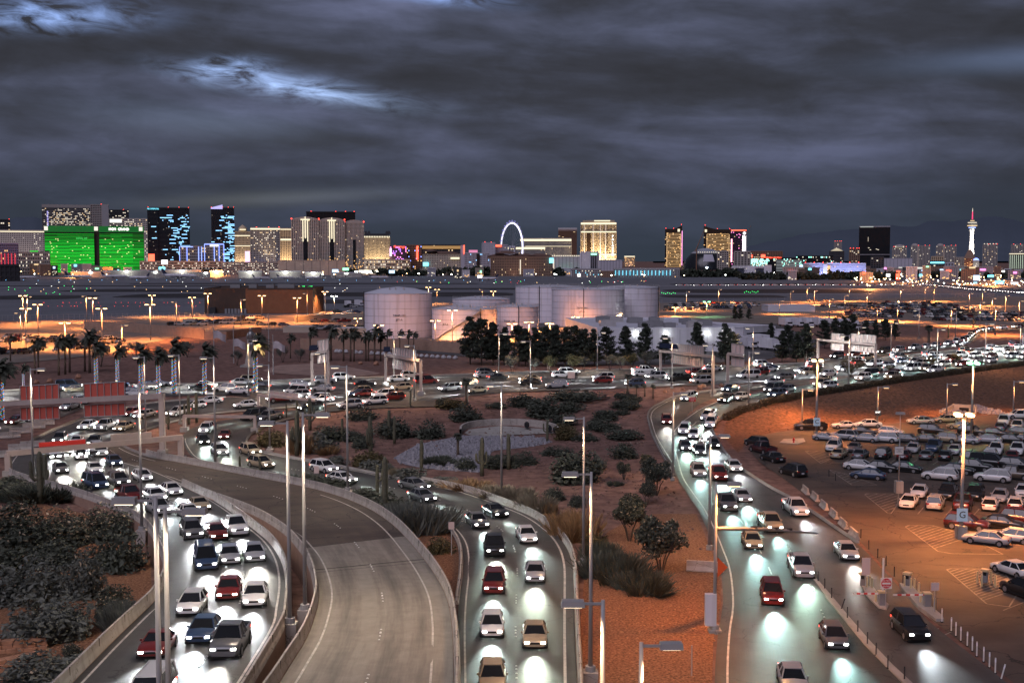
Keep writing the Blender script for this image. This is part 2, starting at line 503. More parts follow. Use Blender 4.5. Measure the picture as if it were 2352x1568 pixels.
class Road:
    def __init__(s, name, left, right, n, material, lift=0.10, cross=4, build=True):
        def w(nodes):
            out = []
            for nd in nodes:
                rel = nd[2] if len(nd) > 2 else 0.0
                p = G(nd[0], nd[1], rel)
                out.append((p.x, p.y, rel))
            return resample(out, n)
        s.L, s.R, s.n, s.lift = w(left), w(right), n, lift
        if build:
            mb = MB()
            for i in range(n):
                for k in range(cross + 1):
                    mb.v.append(s.at(i, k / cross))
            for i in range(n - 1):
                for k in range(cross):
                    q = i * (cross + 1) + k
                    mb.f.append((q, q + 1, q + cross + 2, q + cross + 1)); mb.m.append(0)
            s.o = mb.build(name, material, None, True, 'structure')
            uvl = s.o.data.uv_layers.new(name='lane'); arc = [0.0]
            for i in range(1, n): arc.append(arc[-1] + (Vector(s.at(i, .5)) - Vector(s.at(i - 1, .5))).length)
            wd = (Vector(s.at(n // 2, 0)) - Vector(s.at(n // 2, 1))).length
            li = np.empty(len(s.o.data.loops), int); s.o.data.loops.foreach_get('vertex_index', li)
            uv = np.stack([(li % (cross + 1)) / cross * wd, np.array(arc)[li // (cross + 1)]], 1)
            uvl.data.foreach_set('uv', uv.ravel()); s.arc, s.wd = arc, wd
    def at(s, i, f, up=0.0):
        a, b = s.L[i], s.R[i]
        x, y, r = a + (b - a) * f
        return (x, y, h1(x, y) + r + s.lift + up)
    def line(s, f, off=0.0, up=0.0):
        """polyline at fraction f across, moved off metres to the right"""
        out = []
        for i in range(s.n):
            p = Vector(s.at(i, f, up))
            if off:
                d = Vector((s.R[i][0] - s.L[i][0], s.R[i][1] - s.L[i][1], 0)).normalized()
                p += d * off
            out.append(p)
        return out
    def stripe(s, f, off, width=0.14, a=0.0, b=1.0, dash=None, name='lane_marking', material=None):
        pl = s.line(f, off, 0.006)
        i0, i1 = int(a * (s.n - 1)), int(b * (s.n - 1))
        mb = MB(); acc = 0.0
        for i in range(i0, i1):
            p, q = pl[i], pl[i + 1]
            acc += (q - p).length
            if dash and (acc % dash[1]) > dash[0]:
                continue
            t = (q - p).normalized(); nn = Vector((-t.y, t.x, 0)) * width / 2
            mb.face([p - nn, q - nn, q + nn, p + nn][::1])
        if mb.f:
            o = mb.build(name, material or m_paint, s.o)
            return o
    def barrier(s, f, off, name, label, cat, hgt_=0.9, a=0.0, b=1.0, skirt=False, material=None, wid=0.42, down=None):
        pl = s.line(f, off)
        i0, i1 = int(a * (s.n - 1)), int(b * (s.n - 1))
        pl = pl[i0:i1 + 1]
        sec = [(-wid * .5, 0.0), (-wid * .36, .28), (-wid * .22, hgt_ * .5), (-wid * .17, hgt_), (wid * .17, hgt_), (wid * .22, hgt_ * .5), (wid * .36, .28), (wid * .5, 0.0)]
        mb = MB(); sk = MB()
        for i, p in enumerate(pl):
            t = (pl[min(i + 1, len(pl) - 1)] - pl[max(i - 1, 0)]).normalized()
            nn = Vector((t.y, -t.x, 0)).normalized()
            for x, z in sec:
                mb.v.append(tuple(p + nn * x + Vector((0, 0, z))))
            if skirt:
                g = h1(p.x, p.y) - 0.5
                for x, z in ((-wid * .5, p.z + .02), (-wid * .5, g), (wid * .5, g), (wid * .5, p.z + .02)):
                    q = p + nn * x
                    sk.v.append((q.x, q.y, z))
        k = len(sec)
        for i in range(len(pl) - 1):
            for j in range(k - 1):
                mb.f.append((i * k + j, i * k + j + 1, (i + 1) * k + j + 1, (i + 1) * k + j)); mb.m.append(0)
            if skirt:
                for j in range(3):
                    sk.f.append((i * 4 + j, i * 4 + j + 1, (i + 1) * 4 + j + 1, (i + 1) * 4 + j)); sk.m.append(0)
        for e in (0, (len(pl) - 1) * k):
            mb.f.append(tuple(e + j for j in range(k))); mb.m.append(0)
        root = thing(name, label, cat)
        # cast segments: joints every few metres
        mb.build('barrier', material or m_wall, root)
        jt = MB(); acc = 0
        for i in range(len(pl) - 1):
            acc += (pl[i + 1] - pl[i]).length
            if acc > 6.0:
                acc = 0
                t = (pl[i + 1] - pl[i]); jt.box(pl[i] + Vector((0, 0, hgt_ * .5)), (0.03, wid * .52, hgt_ * 1.015), math.atan2(t.y, t.x))
        if jt.f:
            jt.build('joint', mat('joint_dark', (0.06, 0.055, 0.05)), root, kind='stuff')
        if skirt:
            sk.build('wall_face', m_tan, root)
        return root
    def dots(s, f, off, gap_=9.0, a=0.0, b=1.0):
        """groups of four raised pavement markers"""
        pl = s.line(f, off, 0.01); mb = MB(); acc = 0.0
        for i in range(int(a * (s.n - 1)), int(b * (s.n - 1))):
            p, q = pl[i], pl[i + 1]; L = (q - p).length; k = 0.0
            while k < L:
                ph = (acc + k) % gap_
                if ph < 3.6 and (ph % 0.9) < 0.25:
                    mb.box(p + (q - p) * (k / L) + Vector((0, 0, .02)), (.14, .14, .04), top=.6)
                k += 0.25
            acc += L
        if mb.f:
            mb.build('road_stud', mat('ceramic_stud', (0.75, 0.74, 0.7), 0.3), s.o, kind='stuff')

# main airport road, far
H = Road('airport_road',
    [(-130, 906), (200, 890), (410, 884), (588, 877), (800, 870), (1000, 864), (1176, 857), (1426, 850), (1764, 839), (1914, 831), (2139, 812), (2352, 790), (2520, 772)],
    [(-130, 931), (137, 918), (410, 910), (560, 909), (700, 926), (800, 931), (963, 922), (1176, 902), (1426, 893), (1508, 889), (1764, 878), (1914, 866), (2139, 841), (2352, 817), (2520, 799)], 150, m_asph, 0.12, 10)
# left inbound ramp: loops back towards the terminal and climbs
A = Road('inbound_ramp',
    [(1000, 893), (900, 895), (738, 904), (587, 910), (370, 925), (250, 947), (165, 972), (90, 1005), (42, 1040), (20, 1068), (25, 1091, .1), (75, 1111, .3), (125, 1124, .6), (175, 1139, .8), (225, 1156, 1.1), (275, 1176, 1.5), (320, 1198, 1.9), (352, 1228, 2.3), (373, 1268, 2.6), (385, 1305, 2.9), (378, 1345, 3.2), (355, 1384, 3.5), (325, 1414, 3.8), (250, 1487, 4.4), (150, 1590, 5.0), (60, 1680, 5.4)],
    [(1000, 912), (900, 918), (738, 931), (620, 941), (480, 953), (380, 975), (300, 1000), (265, 1015), (250, 1030), (255, 1042), (290, 1058), (320, 1071, .1), (362, 1086, .3), (410, 1107, .6), (455, 1131, .8), (500, 1157, 1.1), (545, 1188, 1.5), (588, 1222, 1.9), (613, 1243, 2.3), (633, 1268, 2.6), (648, 1300, 2.9), (655, 1345, 3.2), (650, 1401, 3.6), (640, 1447, 4.0), (575, 1560, 4.8), (500, 1680, 5.4)], 150, m_asph, 0.14, 6)
# middle ramp, empty: asphalt running onto a concrete deck
B = Road('outbound_ramp',
    [(215, 1040), (245, 1058), (300, 1075, .1), (400, 1108, .5), (482, 1143, 1.0), (588, 1184, 1.6), (658, 1226, 2.1), (698, 1268, 2.6), (718, 1302, 3.0), (730, 1340, 3.3), (733, 1378, 3.6), (722, 1425, 3.9), (702, 1475, 4.2), (665, 1535, 4.6), (630, 1590, 4.9), (560, 1690, 5.4)],
    [(275, 1022), (300, 1036), (350, 1053, .05), (412, 1064, .1), (500, 1081, .3), (588, 1098, .5), (703, 1121, 1.0), (763, 1137, 1.3), (813, 1155, 1.6), (863, 1180, 2.0), (913, 1218, 2.4), (968, 1281, 3.0), (1003, 1331, 3.4), (1025, 1376, 3.7), (1036, 1430, 4.0), (1040, 1490, 4.3), (1040, 1590, 4.9), (1030, 1690, 5.4)], 120, m_asph_old, 0.16, 6)
# right ramp with a loop
Cr = Road('loop_ramp',
    [(1000, 918), (860, 926), (738, 938), (620, 951), (520, 966), (455, 980), (425, 996), (420, 1012), (428, 1034), (447, 1054), (500, 1071), (588, 1090), (676, 1104), (800, 1128), (870, 1141), (925, 1160), (998, 1189, .1), (1038, 1219, .2), (1060, 1256, .3), (1063, 1313, .5), (1055, 1380, .8), (1050, 1451, 1.1), (1048, 1590, 1.6), (1040, 1690, 2.0)],
    [(1000, 935), (900, 938), (800, 943), (720, 953), (650, 968), (605, 983), (578, 998), (566, 1012), (566, 1024), (580, 1035), (663, 1053), (738, 1066), (813, 1081), (925, 1104), (988, 1115), (1063, 1131), (1113, 1147), (1170, 1168, .1), (1222, 1190, .15), (1268, 1222, .2), (1298, 1256, .3), (1314, 1300, .5), (1318, 1376, .8), (1320, 1450, 1.1), (1326, 1590, 1.6), (1326, 1690, 2.0)], 140, m_asph, 0.18, 6)
# wide service road on the right and the exit ramp that joins it
Rm = Road('service_road',
    [(2520, 790), (2352, 816), (2139, 842), (1949, 869), (1850, 885), (1764, 898), (1690, 913), (1630, 930), (1590, 950), (1556, 975), (1535, 1005), (1545, 1045), (1555, 1094), (1576, 1131), (1601, 1169), (1623, 1216), (1640, 1262), (1655, 1310), (1660, 1388), (1650, 1451), (1643, 1530), (1640, 1640)],
    [(2520, 809), (2352, 834), (2139, 862), (1949, 892), (1850, 906), (1764, 922), (1705, 940), (1660, 962), (1636, 981), (1640, 999), (1663, 1039), (1696, 1074), (1764, 1120), (1814, 1147), (1864, 1179), (1914, 1214), (1976, 1257), (2031, 1315), (2064, 1350), (2131, 1427), (2235, 1510), (2400, 1640)], 130, m_asph, 0.14, 10)
R2 = Road('exit_road',
    [(1860, 868), (1764, 879), (1700, 889), (1600, 904), (1536, 919), (1499, 939), (1489, 956), (1492, 974), (1502, 1006), (1526, 1051), (1551, 1094)],
    [(1860, 882), (1764, 893), (1700, 903), (1640, 917), (1596, 938), (1578, 957), (1575, 985), (1590, 1020), (1620, 1060), (1640, 1085), (1660, 1100)], 70, m_asph_old, 0.12, 4)
# loop top right
Lr = Road('far_loop_road',
    [(1890, 824), (2050, 806), (2150, 793), (2205, 782), (2222, 768), (2240, 758), (2300, 752), (2420, 748)],
    [(1890, 830), (2050, 815), (2170, 800), (2225, 789), (2246, 774), (2262, 765), (2310, 760), (2420, 757)], 50, m_asph, 0.13, 3)
Wr = Road('side_road',
    [(-60, 985), (40, 962), (110, 945), (160, 935), (185, 925), (150, 918)],
    [(-60, 1022), (40, 992), (120, 966), (170, 948), (196, 935), (190, 922)], 30, m_asph_old, 0.10, 3)

# lane lines and kerbs
A.stripe(0, .55, .16, .40, 1); A.stripe(1, -.55, .16, .36, 1); A.dots(.34, 0, 9, .35, 1); A.dots(.66, 0, 9, .35, 1); A.stripe(0, .5, .14, .05, .38)
B.stripe(0, 1.0, .15, .06, 1); B.stripe(1, -1.35, .15, .02, 1); B.dots(.5, 0, 11, .02, 1)
Cr.stripe(0, .6, .14, .3, 1); Cr.stripe(1, -.8, .2, .28, 1, material=m_paint); Cr.dots(.5, 0, 10, .4, 1)
for f in (.18, .34, .5, .66, .82): H.stripe(f, 0, .16, 0, 1, dash=(3, 9))
Rm.stripe(0, .9, .16, .36, 1); Rm.stripe(.30, 0, .14, .36, .9, dash=(2.5, 7)); Rm.dots(.50, 0, 8, .4, .95); R2.stripe(0, .8, .12, .1, .95)
A.barrier(0, -.25, 'concrete_barrier', 'tall curved concrete barrier on the outer edge of the inbound ramp beside the big bushes', 'barrier', .95, .52, 1, True)
A.barrier(1, .25, 'concrete_barrier', 'pale concrete barrier on the inner edge of the traffic filled inbound ramp', 'barrier', .9, .60, 1, True)
B.barrier(0, -.25, 'concrete_barrier', 'pale concrete barrier on the inner curve of the empty concrete ramp', 'barrier', .95, .28, 1, True)
B.barrier(1, .25, 'concrete_barrier', 'long cracked concrete barrier on the outer curve of the empty ramp', 'barrier', .95, .10, 1, True)
Cr.barrier(1, .25, 'concrete_barrier', 'bright curved concrete barrier between the loop ramp and the orange mulch', 'barrier', .85, .52, 1, True)
Cr.barrier(0, -.2, 'kerb_wall', 'low concrete kerb at the planted strip beside the loop ramp', 'kerb', .35, .66, .86, False)
def kerb(road, f, off, label, a=0., b=1., material=None):
    k = road.barrier(f, off, 'kerb', label, 'kerb', .16, a, b, False, material or m_conc, .3)
    return k
kerb(Cr, 1, .15, 'kerb round the inside of the cactus garden loop', .12, .5)
kerb(A, 1, .15, 'kerb along the desert island beside the inbound ramp', .05, .33)
kerb(A, 0, -.15, 'kerb on the far side of the inbound road', .18, .45)
kerb(H, 0, -.15, 'far kerb of the main airport road', .0, 1)
kerb(Rm, 1, .15, 'kerb between the service road and the car park', .30, .86)
kerb(R2, 0, -.15, 'kerb on the garden side of the exit road', .2, 1)
kerb(B, 1, .1, 'kerb at the start of the empty ramp', .0, .12)

# concrete deck of the middle ramp, a slab laid on the asphalt
def deck():
    i0 = next(i for i in range(B.n) if B.at(i, .5)[1] < P(820, 1238, 2.8).y)
    mb = MB(); n = 0
    for i in range(i0, B.n):
        j = min(B.n - 1, i)
        for k in range(9):
            mb.v.append(B.at(j, k / 8, .012))
        n += 1
    for i in range(n - 1):
        for k in range(8):
            q = i * 9 + k
            mb.f.append((q, q + 1, q + 10, q + 9)); mb.m.append(0)
    dk = mb.build('concrete_deck', m_deck, B.o, True)
    uvl = dk.data.uv_layers.new(name='lane'); li = np.empty(len(dk.data.loops), int); dk.data.loops.foreach_get('vertex_index', li)
    uvl.data.foreach_set('uv', np.stack([(li % 9) / 8 * B.wd, np.array(B.arc)[np.minimum(i0 + li // 9, B.n - 1)]], 1).ravel())
    for di, w in ((0, .12), (9, .22), (10, .1)):
        i = i0 + di
        a, b = Vector(B.at(i, 0, .02)), Vector(B.at(i, 1, .02))
        t = (Vector(B.at(i + 1, .5)) - Vector(B.at(i, .5))).normalized() * w
        MB().face([a, b, b + t, a + t]).build('expansion_joint', m_black, B.o)
    for f, off in ((0, 1.0), (1, -1.35)):
        pl = B.line(f, off, 0.024); mb = MB()
        for i in range(i0, B.n - 1):
            p, q = pl[i], pl[i + 1]; t = (q - p).normalized(); nn = Vector((-t.y, t.x, 0)) * .07
            mb.face([p - nn, q - nn, q + nn, p + nn])
        mb.build('edge_line', m_paint, B.o)
deck()

# planted islands and sheets
drape('embankment', [(1668, 962), (1764, 926), (1949, 894), (2139, 864), (2352, 836), (2560, 812), (2560, 932), (2352, 944), (2200, 957), (2000, 974), (1840, 983), (1790, 989), (1728, 1003), (1695, 1040), (1660, 1000)], 0.02, m_slope)
drape('mulch_bed', [(1345, 1290), (1400, 1215), (1500, 1180), (1600, 1180), (1640, 1280), (1655, 1330), (1655, 1400), (1638, 1470), (1635, 1640), (1330, 1640), (1336, 1400)], 0.03, m_mulch)
drape('mulch_bed', [(905, 1190), (960, 1180), (1000, 1195), (1035, 1225), (1058, 1270), (1052, 1350), (1040, 1430), (1020, 1380), (985, 1290)], 0.03, m_mulch)
drape('mulch_bed', [(-60, 1190), (60, 1150), (200, 1180), (300, 1225), (345, 1290), (350, 1370), (240, 1470), (140, 1568), (60, 1640), (-100, 1640)], 0.03, m_mulch)
drape('car_park', [(1722, 1006), (1790, 992), (1840, 986), (2000, 977), (2200, 960), (2352, 947), (2560, 935), (2640, 1640), (2420, 1640), (2240, 1500), (2140, 1424), (2070, 1345), (2036, 1310), (1982, 1250), (1912, 1187), (1850, 1137), (1800, 1100), (1745, 1062), (1720, 1032)], 0.05, m_asph_old)
drape('dry_stream_bed', [(905, 1050), (960, 1020), (1060, 1000), (1240, 1000), (1270, 1015), (1230, 1025), (1130, 1035), (1120, 1060), (1100, 1085), (1000, 1080), (920, 1065)], 0.03, m_riprap)
drape('basin_floor', [(1065, 996), (1080, 984), (1150, 978), (1230, 980), (1270, 988), (1276, 1000), (1180, 1003), (1090, 1003)], 0.06, m_conc)
drape('garden_path', [(700, 862), (640, 858), (600, 852), (640, 838), (720, 835), (800, 842), (880, 858), (800, 866)], 0.04, mat('pale_paving', (0.30, 0.20, 0.16), 0.9, var=.3, vscale=.4))
def sheet(name, x0, x1, y0, y1, z, material, n=1):
    mb = MB().face([(x0, y0, z), (x1, y0, z), (x1, y1, z), (x0, y1, z)])
    return mb.build(name, material, None, kind='structure')
sheet('airfield', -1800, 2200, 640, 2150, HUP + .06, m_apron)
sheet('apron', -420, -72, 520, 640.5, HUP + .07, m_apron)
def oval(name, u0, u1, v0, v1, z, material, n=40):
    a, b = P(u0, (v0 + v1) / 2, z), P(u1, (v0 + v1) / 2, z)
    y0, y1 = P(1176, v1, z).y, P(1176, v0, z).y
    mb = MB(); pts = []
    for k in range(n):
        w = 2 * PI * k / n; c, s_ = math.cos(w), math.sin(w)
        e = .55
        pts.append(((a.x + b.x) / 2 + abs(c) ** e * math.copysign(1, c) * (b.x - a.x) / 2, (y0 + y1) / 2 + abs(s_) ** e * math.copysign(1, s_) * (y1 - y0) / 2, z))
    return mb.face(pts).build(name, material, None, kind='structure')
for q in ((150, 640, 663.5, 670.5), (280, 640, 674, 684), (-60, 200, 678, 688), (900, 1500, 661, 665), (700, 1180, 671, 681), (1540, 2400, 651, 655), (1530, 1990, 664, 673), (1520, 1800, 677, 684), (300, 1100, 650, 652.5), (-100, 800, 655.5, 657.5), (560, 980, 688, 697)):
    oval('infield', *q, HUP + .12, m_infield)
m_taxi = mat('taxiway_strip', (0.20, 0.20, 0.22), 0.7, var=.15, vscale=.03)
for q in ((-200, 1500, 660, 661), (-200, 700, 671.5, 672.6), (-200, 1100, 645.5, 646.5), (900, 2400, 656.5, 657.6), (1500, 2352, 674.5, 676)):
    oval('taxiway', *q, HUP + .10, m_taxi)
def quadsheet(name, px, z, material):
    return MB().face([P(u, v, z) for u, v in px]).build(name, material, None, kind='structure')
quadsheet('lower_lot', [(-120, 845), (-120, 742), (230, 735), (470, 728), (700, 722), (845, 715), (845, 752), (700, 758), (560, 756), (420, 770), (330, 790), (250, 812), (120, 826)], HUP + .10, m_lotfar)
quadsheet('remote_lot', [(1500, 742), (1500, 696), (1800, 690), (2080, 684), (2560, 678), (2560, 760), (2300, 752), (2040, 748), (1900, 745), (1700, 742)], HUP + .10, m_lotfar)
quadsheet('yard', [(820, 800), (820, 720), (1250, 715), (1560, 722), (1760, 735), (1900, 790), (1750, 828), (1500, 838), (1300, 838), (1000, 812)], HUP + .09, mat('yard_asphalt', (0.085, 0.08, 0.082), 0.8, var=.3, vscale=.1))
# far hills
def hills(name, prof, y, base=560):
    mb = MB(); n = len(prof)
    for k, (u, v) in enumerate(prof):
        t = PY(u, v, y)
        b = PY(u, 604, y)
        f = PY(u, 600, y - 3500)
        mb.v += [tuple(f), tuple((Vector(t) * .5 + Vector(PY(u, 600, y - 1500)) * .5) + Vector((0, 0, -30 * random.random()))), tuple(t), (t.x * 1.1, y + 2500, 0)]
    for k in range(n - 1):
        for j in range(3):
            a = k * 4 + j
            mb.f.append((a, a + 4, a + 5, a + 1)); mb.m.append(0)
    mb.build(name, mat('far_hill', (0.085, 0.105, 0.135), 0.95, var=.1, vscale=.0006, spec=0), None, True, 'structure')
def jag(pts, amp):
    q = resample([(a, b, 0) for a, b in pts], 90)
    return [(a, b + amp * math.sin(a * .11) * math.sin(a * .043 + 1) + random.uniform(-.5, .5) * amp * .4) for a, b, _ in q]
hills('hills', jag([(1500, 603), (1600, 588), (1700, 570), (1850, 538), (1990, 524), (2050, 518), (2100, 520), (2140, 507), (2180, 508), (2230, 504), (2270, 496), (2310, 501), (2352, 510), (2420, 515), (2560, 540)], 1.6), 15000)
hills('hills', jag([(-120, 512), (0, 505), (40, 500), (80, 500), (140, 508), (300, 540), (420, 572), (500, 590), (570, 606)], 1.6), 14000)

# ================================================================ plants
def leafmat(name, col, var=.45):
    m = mat(name, col, 0.65, var=var, vscale=2.2, coord='Object', spec=0.25)
    return m
L_dark = leafmat('leaf_dark_green', (0.072, 0.080, 0.060))
L_grey = leafmat('leaf_grey_green', (0.125, 0.132, 0.112))
L_olive = leafmat('leaf_olive', (0.105, 0.085, 0.040))
L_dry = leafmat('leaf_dry', (0.26, 0.165, 0.085))
L_pale = leafmat('leaf_pale', (0.22, 0.19, 0.13))
L_fleck = mat('leaf_fleck', (0.42, 0.33, 0.22), 0.5)
L_pine = leafmat('needle_green', (0.042, 0.052, 0.038))
L_palm = leafmat('palm_frond', (0.058, 0.062, 0.046))
L_verde = leafmat('leaf_yellow_green', (0.12, 0.115, 0.055))
L_cactus = mat('cactus_skin', (0.105, 0.100, 0.065), 0.7, var=.3, vscale=3, coord='Object')
M_bark = mat('bark', (0.075, 0.055, 0.042), 0.9, var=.35, vscale=5, coord='Object')
M_barkp = mat('palm_bark', (0.13, 0.095, 0.070), 0.9, var=.4, vscale=7, coord='Object')
M_twig = mat('dry_twig', (0.16, 0.12, 0.09), 0.9)

def leaf_quads(cen, size, up=0.0, asp=1.0, r=rng):
    """numpy centres -> random little quads; up>0 stretches them along z (blades)"""
    n = len(cen)
    a = r.normal(size=(n, 3)); a[:, 2] += up
    a /= np.linalg.norm(a, axis=1)[:, None]
    b = np.cross(a, r.normal(size=(n, 3))); b /= np.linalg.norm(b, axis=1)[:, None]
    s = (size * r.uniform(.6, 1.4, n))[:, None]
    a, b = a * s * asp, b * s
    V = np.stack([cen - a - b * .6, cen + b * .2 - a * .2, cen + a + b * .5, cen + a * .3 - b], 1).reshape(-1, 3)
    return V
def quad_mesh(name, V, mats, mi=None):
    n = len(V) // 4
    me = bpy.data.meshes.new(name)
    me.vertices.add(len(V)); me.vertices.foreach_set('co', V.ravel())
    me.loops.add(4 * n); me.loops.foreach_set('vertex_index', np.arange(4 * n))
    me.polygons.add(n); me.polygons.foreach_set('loop_start', np.arange(0, 4 * n, 4))
    for m in mats: me.materials.append(m)
    if mi is not None: me.polygons.foreach_set('material_index', mi)
    me.update(calc_edges=True)
    return me
def dome(n, clumps, flat=.72, lift=.0, seed=0, thick=.35):
    """points through a lumpy bush that stands on z=0, about 1 wide and flat high"""
    r = np.random.default_rng(seed)
    cc = r.normal(size=(clumps, 3)); cc /= np.linalg.norm(cc, axis=1)[:, None]
    cc[:, 2] = np.abs(cc[:, 2]) * .9
    cc *= r.uniform(.18, .34, clumps)[:, None]
    k = r.integers(0, clumps, n)
    d = r.normal(size=(n, 3)); d /= np.linalg.norm(d, axis=1)[:, None]
    rad = r.uniform(.13, .21, clumps)[k] * (1 - thick * r.random(n) ** 2)
    p = cc[k] + d * rad[:, None]
    p[:, 2] = np.maximum(p[:, 2] * 1.35 + .04, .01)
    p[:, 2] *= flat / .72
    p *= np.array([1.0, 1.0, 1.0])
    return p
def bush(name, m1, n=1500, size=.028, flat=.75, seed=0, flecks=0, up=0., asp=1., m2=None):
    p = dome(n, 16, flat, seed=seed)
    core = dome(n // 4, 9, flat * .7, seed=seed + 50) * .72
    V = np.r_[leaf_quads(p, size, up, asp), leaf_quads(core, size * 2.2)]
    mi = np.zeros(len(V) // 4, int)
    r = np.random.default_rng(seed)
    if flecks: mi[r.random(len(mi)) < flecks] = 1
    return quad_mesh(name, V, [m1, m2 or L_fleck], mi)
def grassy(name, m1, n=1100, seed=0, m2=None):
    r = np.random.default_rng(seed)
    k = r.integers(0, 14, n); c = r.uniform(-.33, .33, (14, 2))
    base = c[k] + r.normal(size=(n, 2)) * .05
    out = base * r.uniform(.2, .6, n)[:, None] + r.normal(size=(n, 2)) * .08
    h = r.uniform(.25, .72, n) * (1 - 1.1 * np.linalg.norm(base, axis=1) ** 2)
    w = r.normal(size=(n, 2)); w /= np.linalg.norm(w, axis=1)[:, None]; w *= .012
    z0 = np.zeros(n)
    A0 = np.c_[base - w, z0]; B0 = np.c_[base + w, z0]
    A1 = np.c_[base + out + w * .4, h]; B1 = np.c_[base + out - w * .4, h * .98]
    V = np.stack([A0, B0, A1, B1], 1).reshape(-1, 3)
    V = np.r_[V, leaf_quads(dome(n // 3, 10, .5, seed=seed) * .85, .035)]
    return quad_mesh(name, V, [m1])
BUSH = {
    'dark': [bush('shrub', L_dark, seed=1), bush('shrub', L_dark, seed=2), bush('shrub', L_dark, seed=3)],
    'grey': [bush('shrub', L_grey, seed=4, up=.6, asp=1.5), bush('shrub', L_grey, seed=5, up=.6, asp=1.5)],
    'olive': [bush('shrub', L_olive, seed=6), bush('shrub', L_olive, seed=7)],
    'fleck': [bush('shrub', L_dark, 3600, .021, .95, 8, .16), bush('shrub', L_dark, 3600, .021, .95, 9, .10)],
    'soft': [bush('shrub', L_grey, 3200, .02, .8, 10, .04, .8, 1.6), bush('shrub', L_grey, 3200, .02, .8, 11, .0, .8, 1.6)],
    'pale': [grassy('shrub', L_pale, seed=12), grassy('shrub', L_pale, seed=13)],
    'dry': [grassy('shrub', L_dry, seed=14), grassy('shrub', L_dry, 700, 15)],
    'blade': [grassy('shrub', L_grey, 1600, 16), grassy('shrub', L_grey, 1600, 17)],
    'low': [grassy('shrub', L_dark, 1600, 18)],
}
WORDS = {'dark': 'dense dark shrub', 'grey': 'grey mounding shrub', 'olive': 'olive shrub', 'fleck': 'dark bush with pale flecks',
         'soft': 'grey feathery bush', 'pale': 'pale tufted grass clump', 'dry': 'dry straw grass clump', 'blade': 'grey spiky leaved shrub', 'low': 'dark low grassy shrub'}
def plant(kind, u, v, w, h, label, group=None, flat=None, name=None, k=[0]):
    k[0] += 1
    p = G(u, v)
    d = p.y * CP + (CAMZ - p.z) * SP
    sx_, sz = w / FPX * d, h / FPX * d
    me = BUSH[kind][k[0] % len(BUSH[kind])]
    fl = {'dark': .75, 'grey': .75, 'olive': .75, 'fleck': .95, 'soft': .8}.get(kind, .6)
    o = link(name or 'shrub', me, None, None, (p.x, p.y + sx_ * .18, h1(p.x, p.y + sx_ * .18) - .05), random.uniform(0, 6.28))
    sz = sz * .92 / fl
    o.scale = (sx_ * 1.45, sx_ * 1.38 * random.uniform(.85, 1.05), sz * 1.1)
    tag(o, label, 'shrub', group)
    return o
def beds(where, items, group):
    """labels: kind, then rank from the left among its kind in that bed"""
    byk = {}
    for it in items: byk.setdefault(it[0], []).append(it)
    for kd, L in byk.items():
        L.sort(key=lambda q: q[1])
        for i, it in enumerate(L):
            lab = '%s, %s from left %s' % (WORDS[kd], nth(i), where) if len(L) > 1 else '%s %s' % (WORDS[kd], where)
            plant(*it, lab, group)
beds('in the cactus garden inside the loop', [
    ('dark', 833, 963, 66, 33), ('dark', 900, 1004, 96, 58), ('dark', 985, 1006, 76, 52), ('dark', 1013, 936, 28, 28), ('dark', 1142, 936, 54, 16), ('dark', 763, 1011, 106, 40), ('dark', 813, 1014, 52, 30),
    ('dark', 833, 1029, 60, 30), ('dark', 1068, 1079, 54, 40), ('dark', 1138, 1076, 72, 45), ('dark', 1174, 1074, 42, 36), ('low', 1008, 1066, 60, 14), ('dark', 1069, 966, 84, 46),
    ('olive', 1033, 938, 72, 26), ('olive', 620, 1024, 72, 45), ('grey', 738, 1039, 68, 50), ('dry', 748, 1042, 42, 20), ('olive', 843, 1069, 78, 46), ('grey', 768, 1070, 66, 26), ('grey', 863, 1080, 72, 26),
    ('pale', 913, 1095, 36, 18), ('grey', 938, 1100, 78, 28), ('grey', 1008, 1115, 78, 22), ('dry', 1075, 1127, 72, 20), ('pale', 1138, 1142, 70, 22), ('pale', 1168, 1150, 52, 26), ('dry', 692, 1040, 46, 40)], 'garden shrubs')
beds('in the strip beside the empty ramp', [('dark', 738, 1119, 120, 30), ('dark', 833, 1146, 90, 30), ('dark', 888, 1170, 96, 46), ('blade', 963, 1227, 112, 58), ('blade', 930, 1200, 80, 40), ('olive', 1003, 1271, 62, 50), ('low', 690, 1108, 50, 16)], 'median shrubs')
beds('on the gravel slope', [
    ('dark', 1206, 934, 66, 38), ('dark', 1320, 918, 125, 26), ('dark', 1311, 945, 62, 32), ('dark', 1251, 958, 95, 56), ('dark', 1438, 914, 46, 16), ('dark', 1451, 924, 40, 25), ('dark', 1420, 909, 16, 10), ('dark', 1441, 938, 72, 22),
    ('dark', 1428, 952, 32, 18), ('dark', 1391, 964, 66, 30), ('dark', 1388, 987, 82, 27), ('dark', 1372, 975, 40, 20), ('dark', 1433, 1051, 76, 46), ('dark', 1431, 1010, 84, 32), ('dark', 1206, 1066, 62, 36), ('dark', 1326, 1110, 130, 96), ('dark', 1276, 1045, 68, 26), ('dark', 1371, 1080, 52, 34),
    ('dark', 1345, 1012, 60, 22), ('dark', 1272, 1147, 54, 38), ('dark', 1326, 1162, 42, 34), ('low', 1411, 1115, 24, 9), ('olive', 1300, 1010, 60, 45), ('dark', 1290, 980, 70, 40)], 'slope shrubs')
beds('beside the bright barrier above the mulch', [('pale', 1193, 1152, 62, 26), ('pale', 1231, 1177, 62, 36), ('dry', 1268, 1182, 26, 26), ('dry', 1322, 1238, 92, 58), ('olive', 1366, 1274, 72, 62), ('low', 1413, 1336, 112, 54), ('low', 1476, 1362, 92, 42), ('low', 1381, 1298, 62, 44), ('dry', 1300, 1215, 56, 34)], 'barrier shrubs')
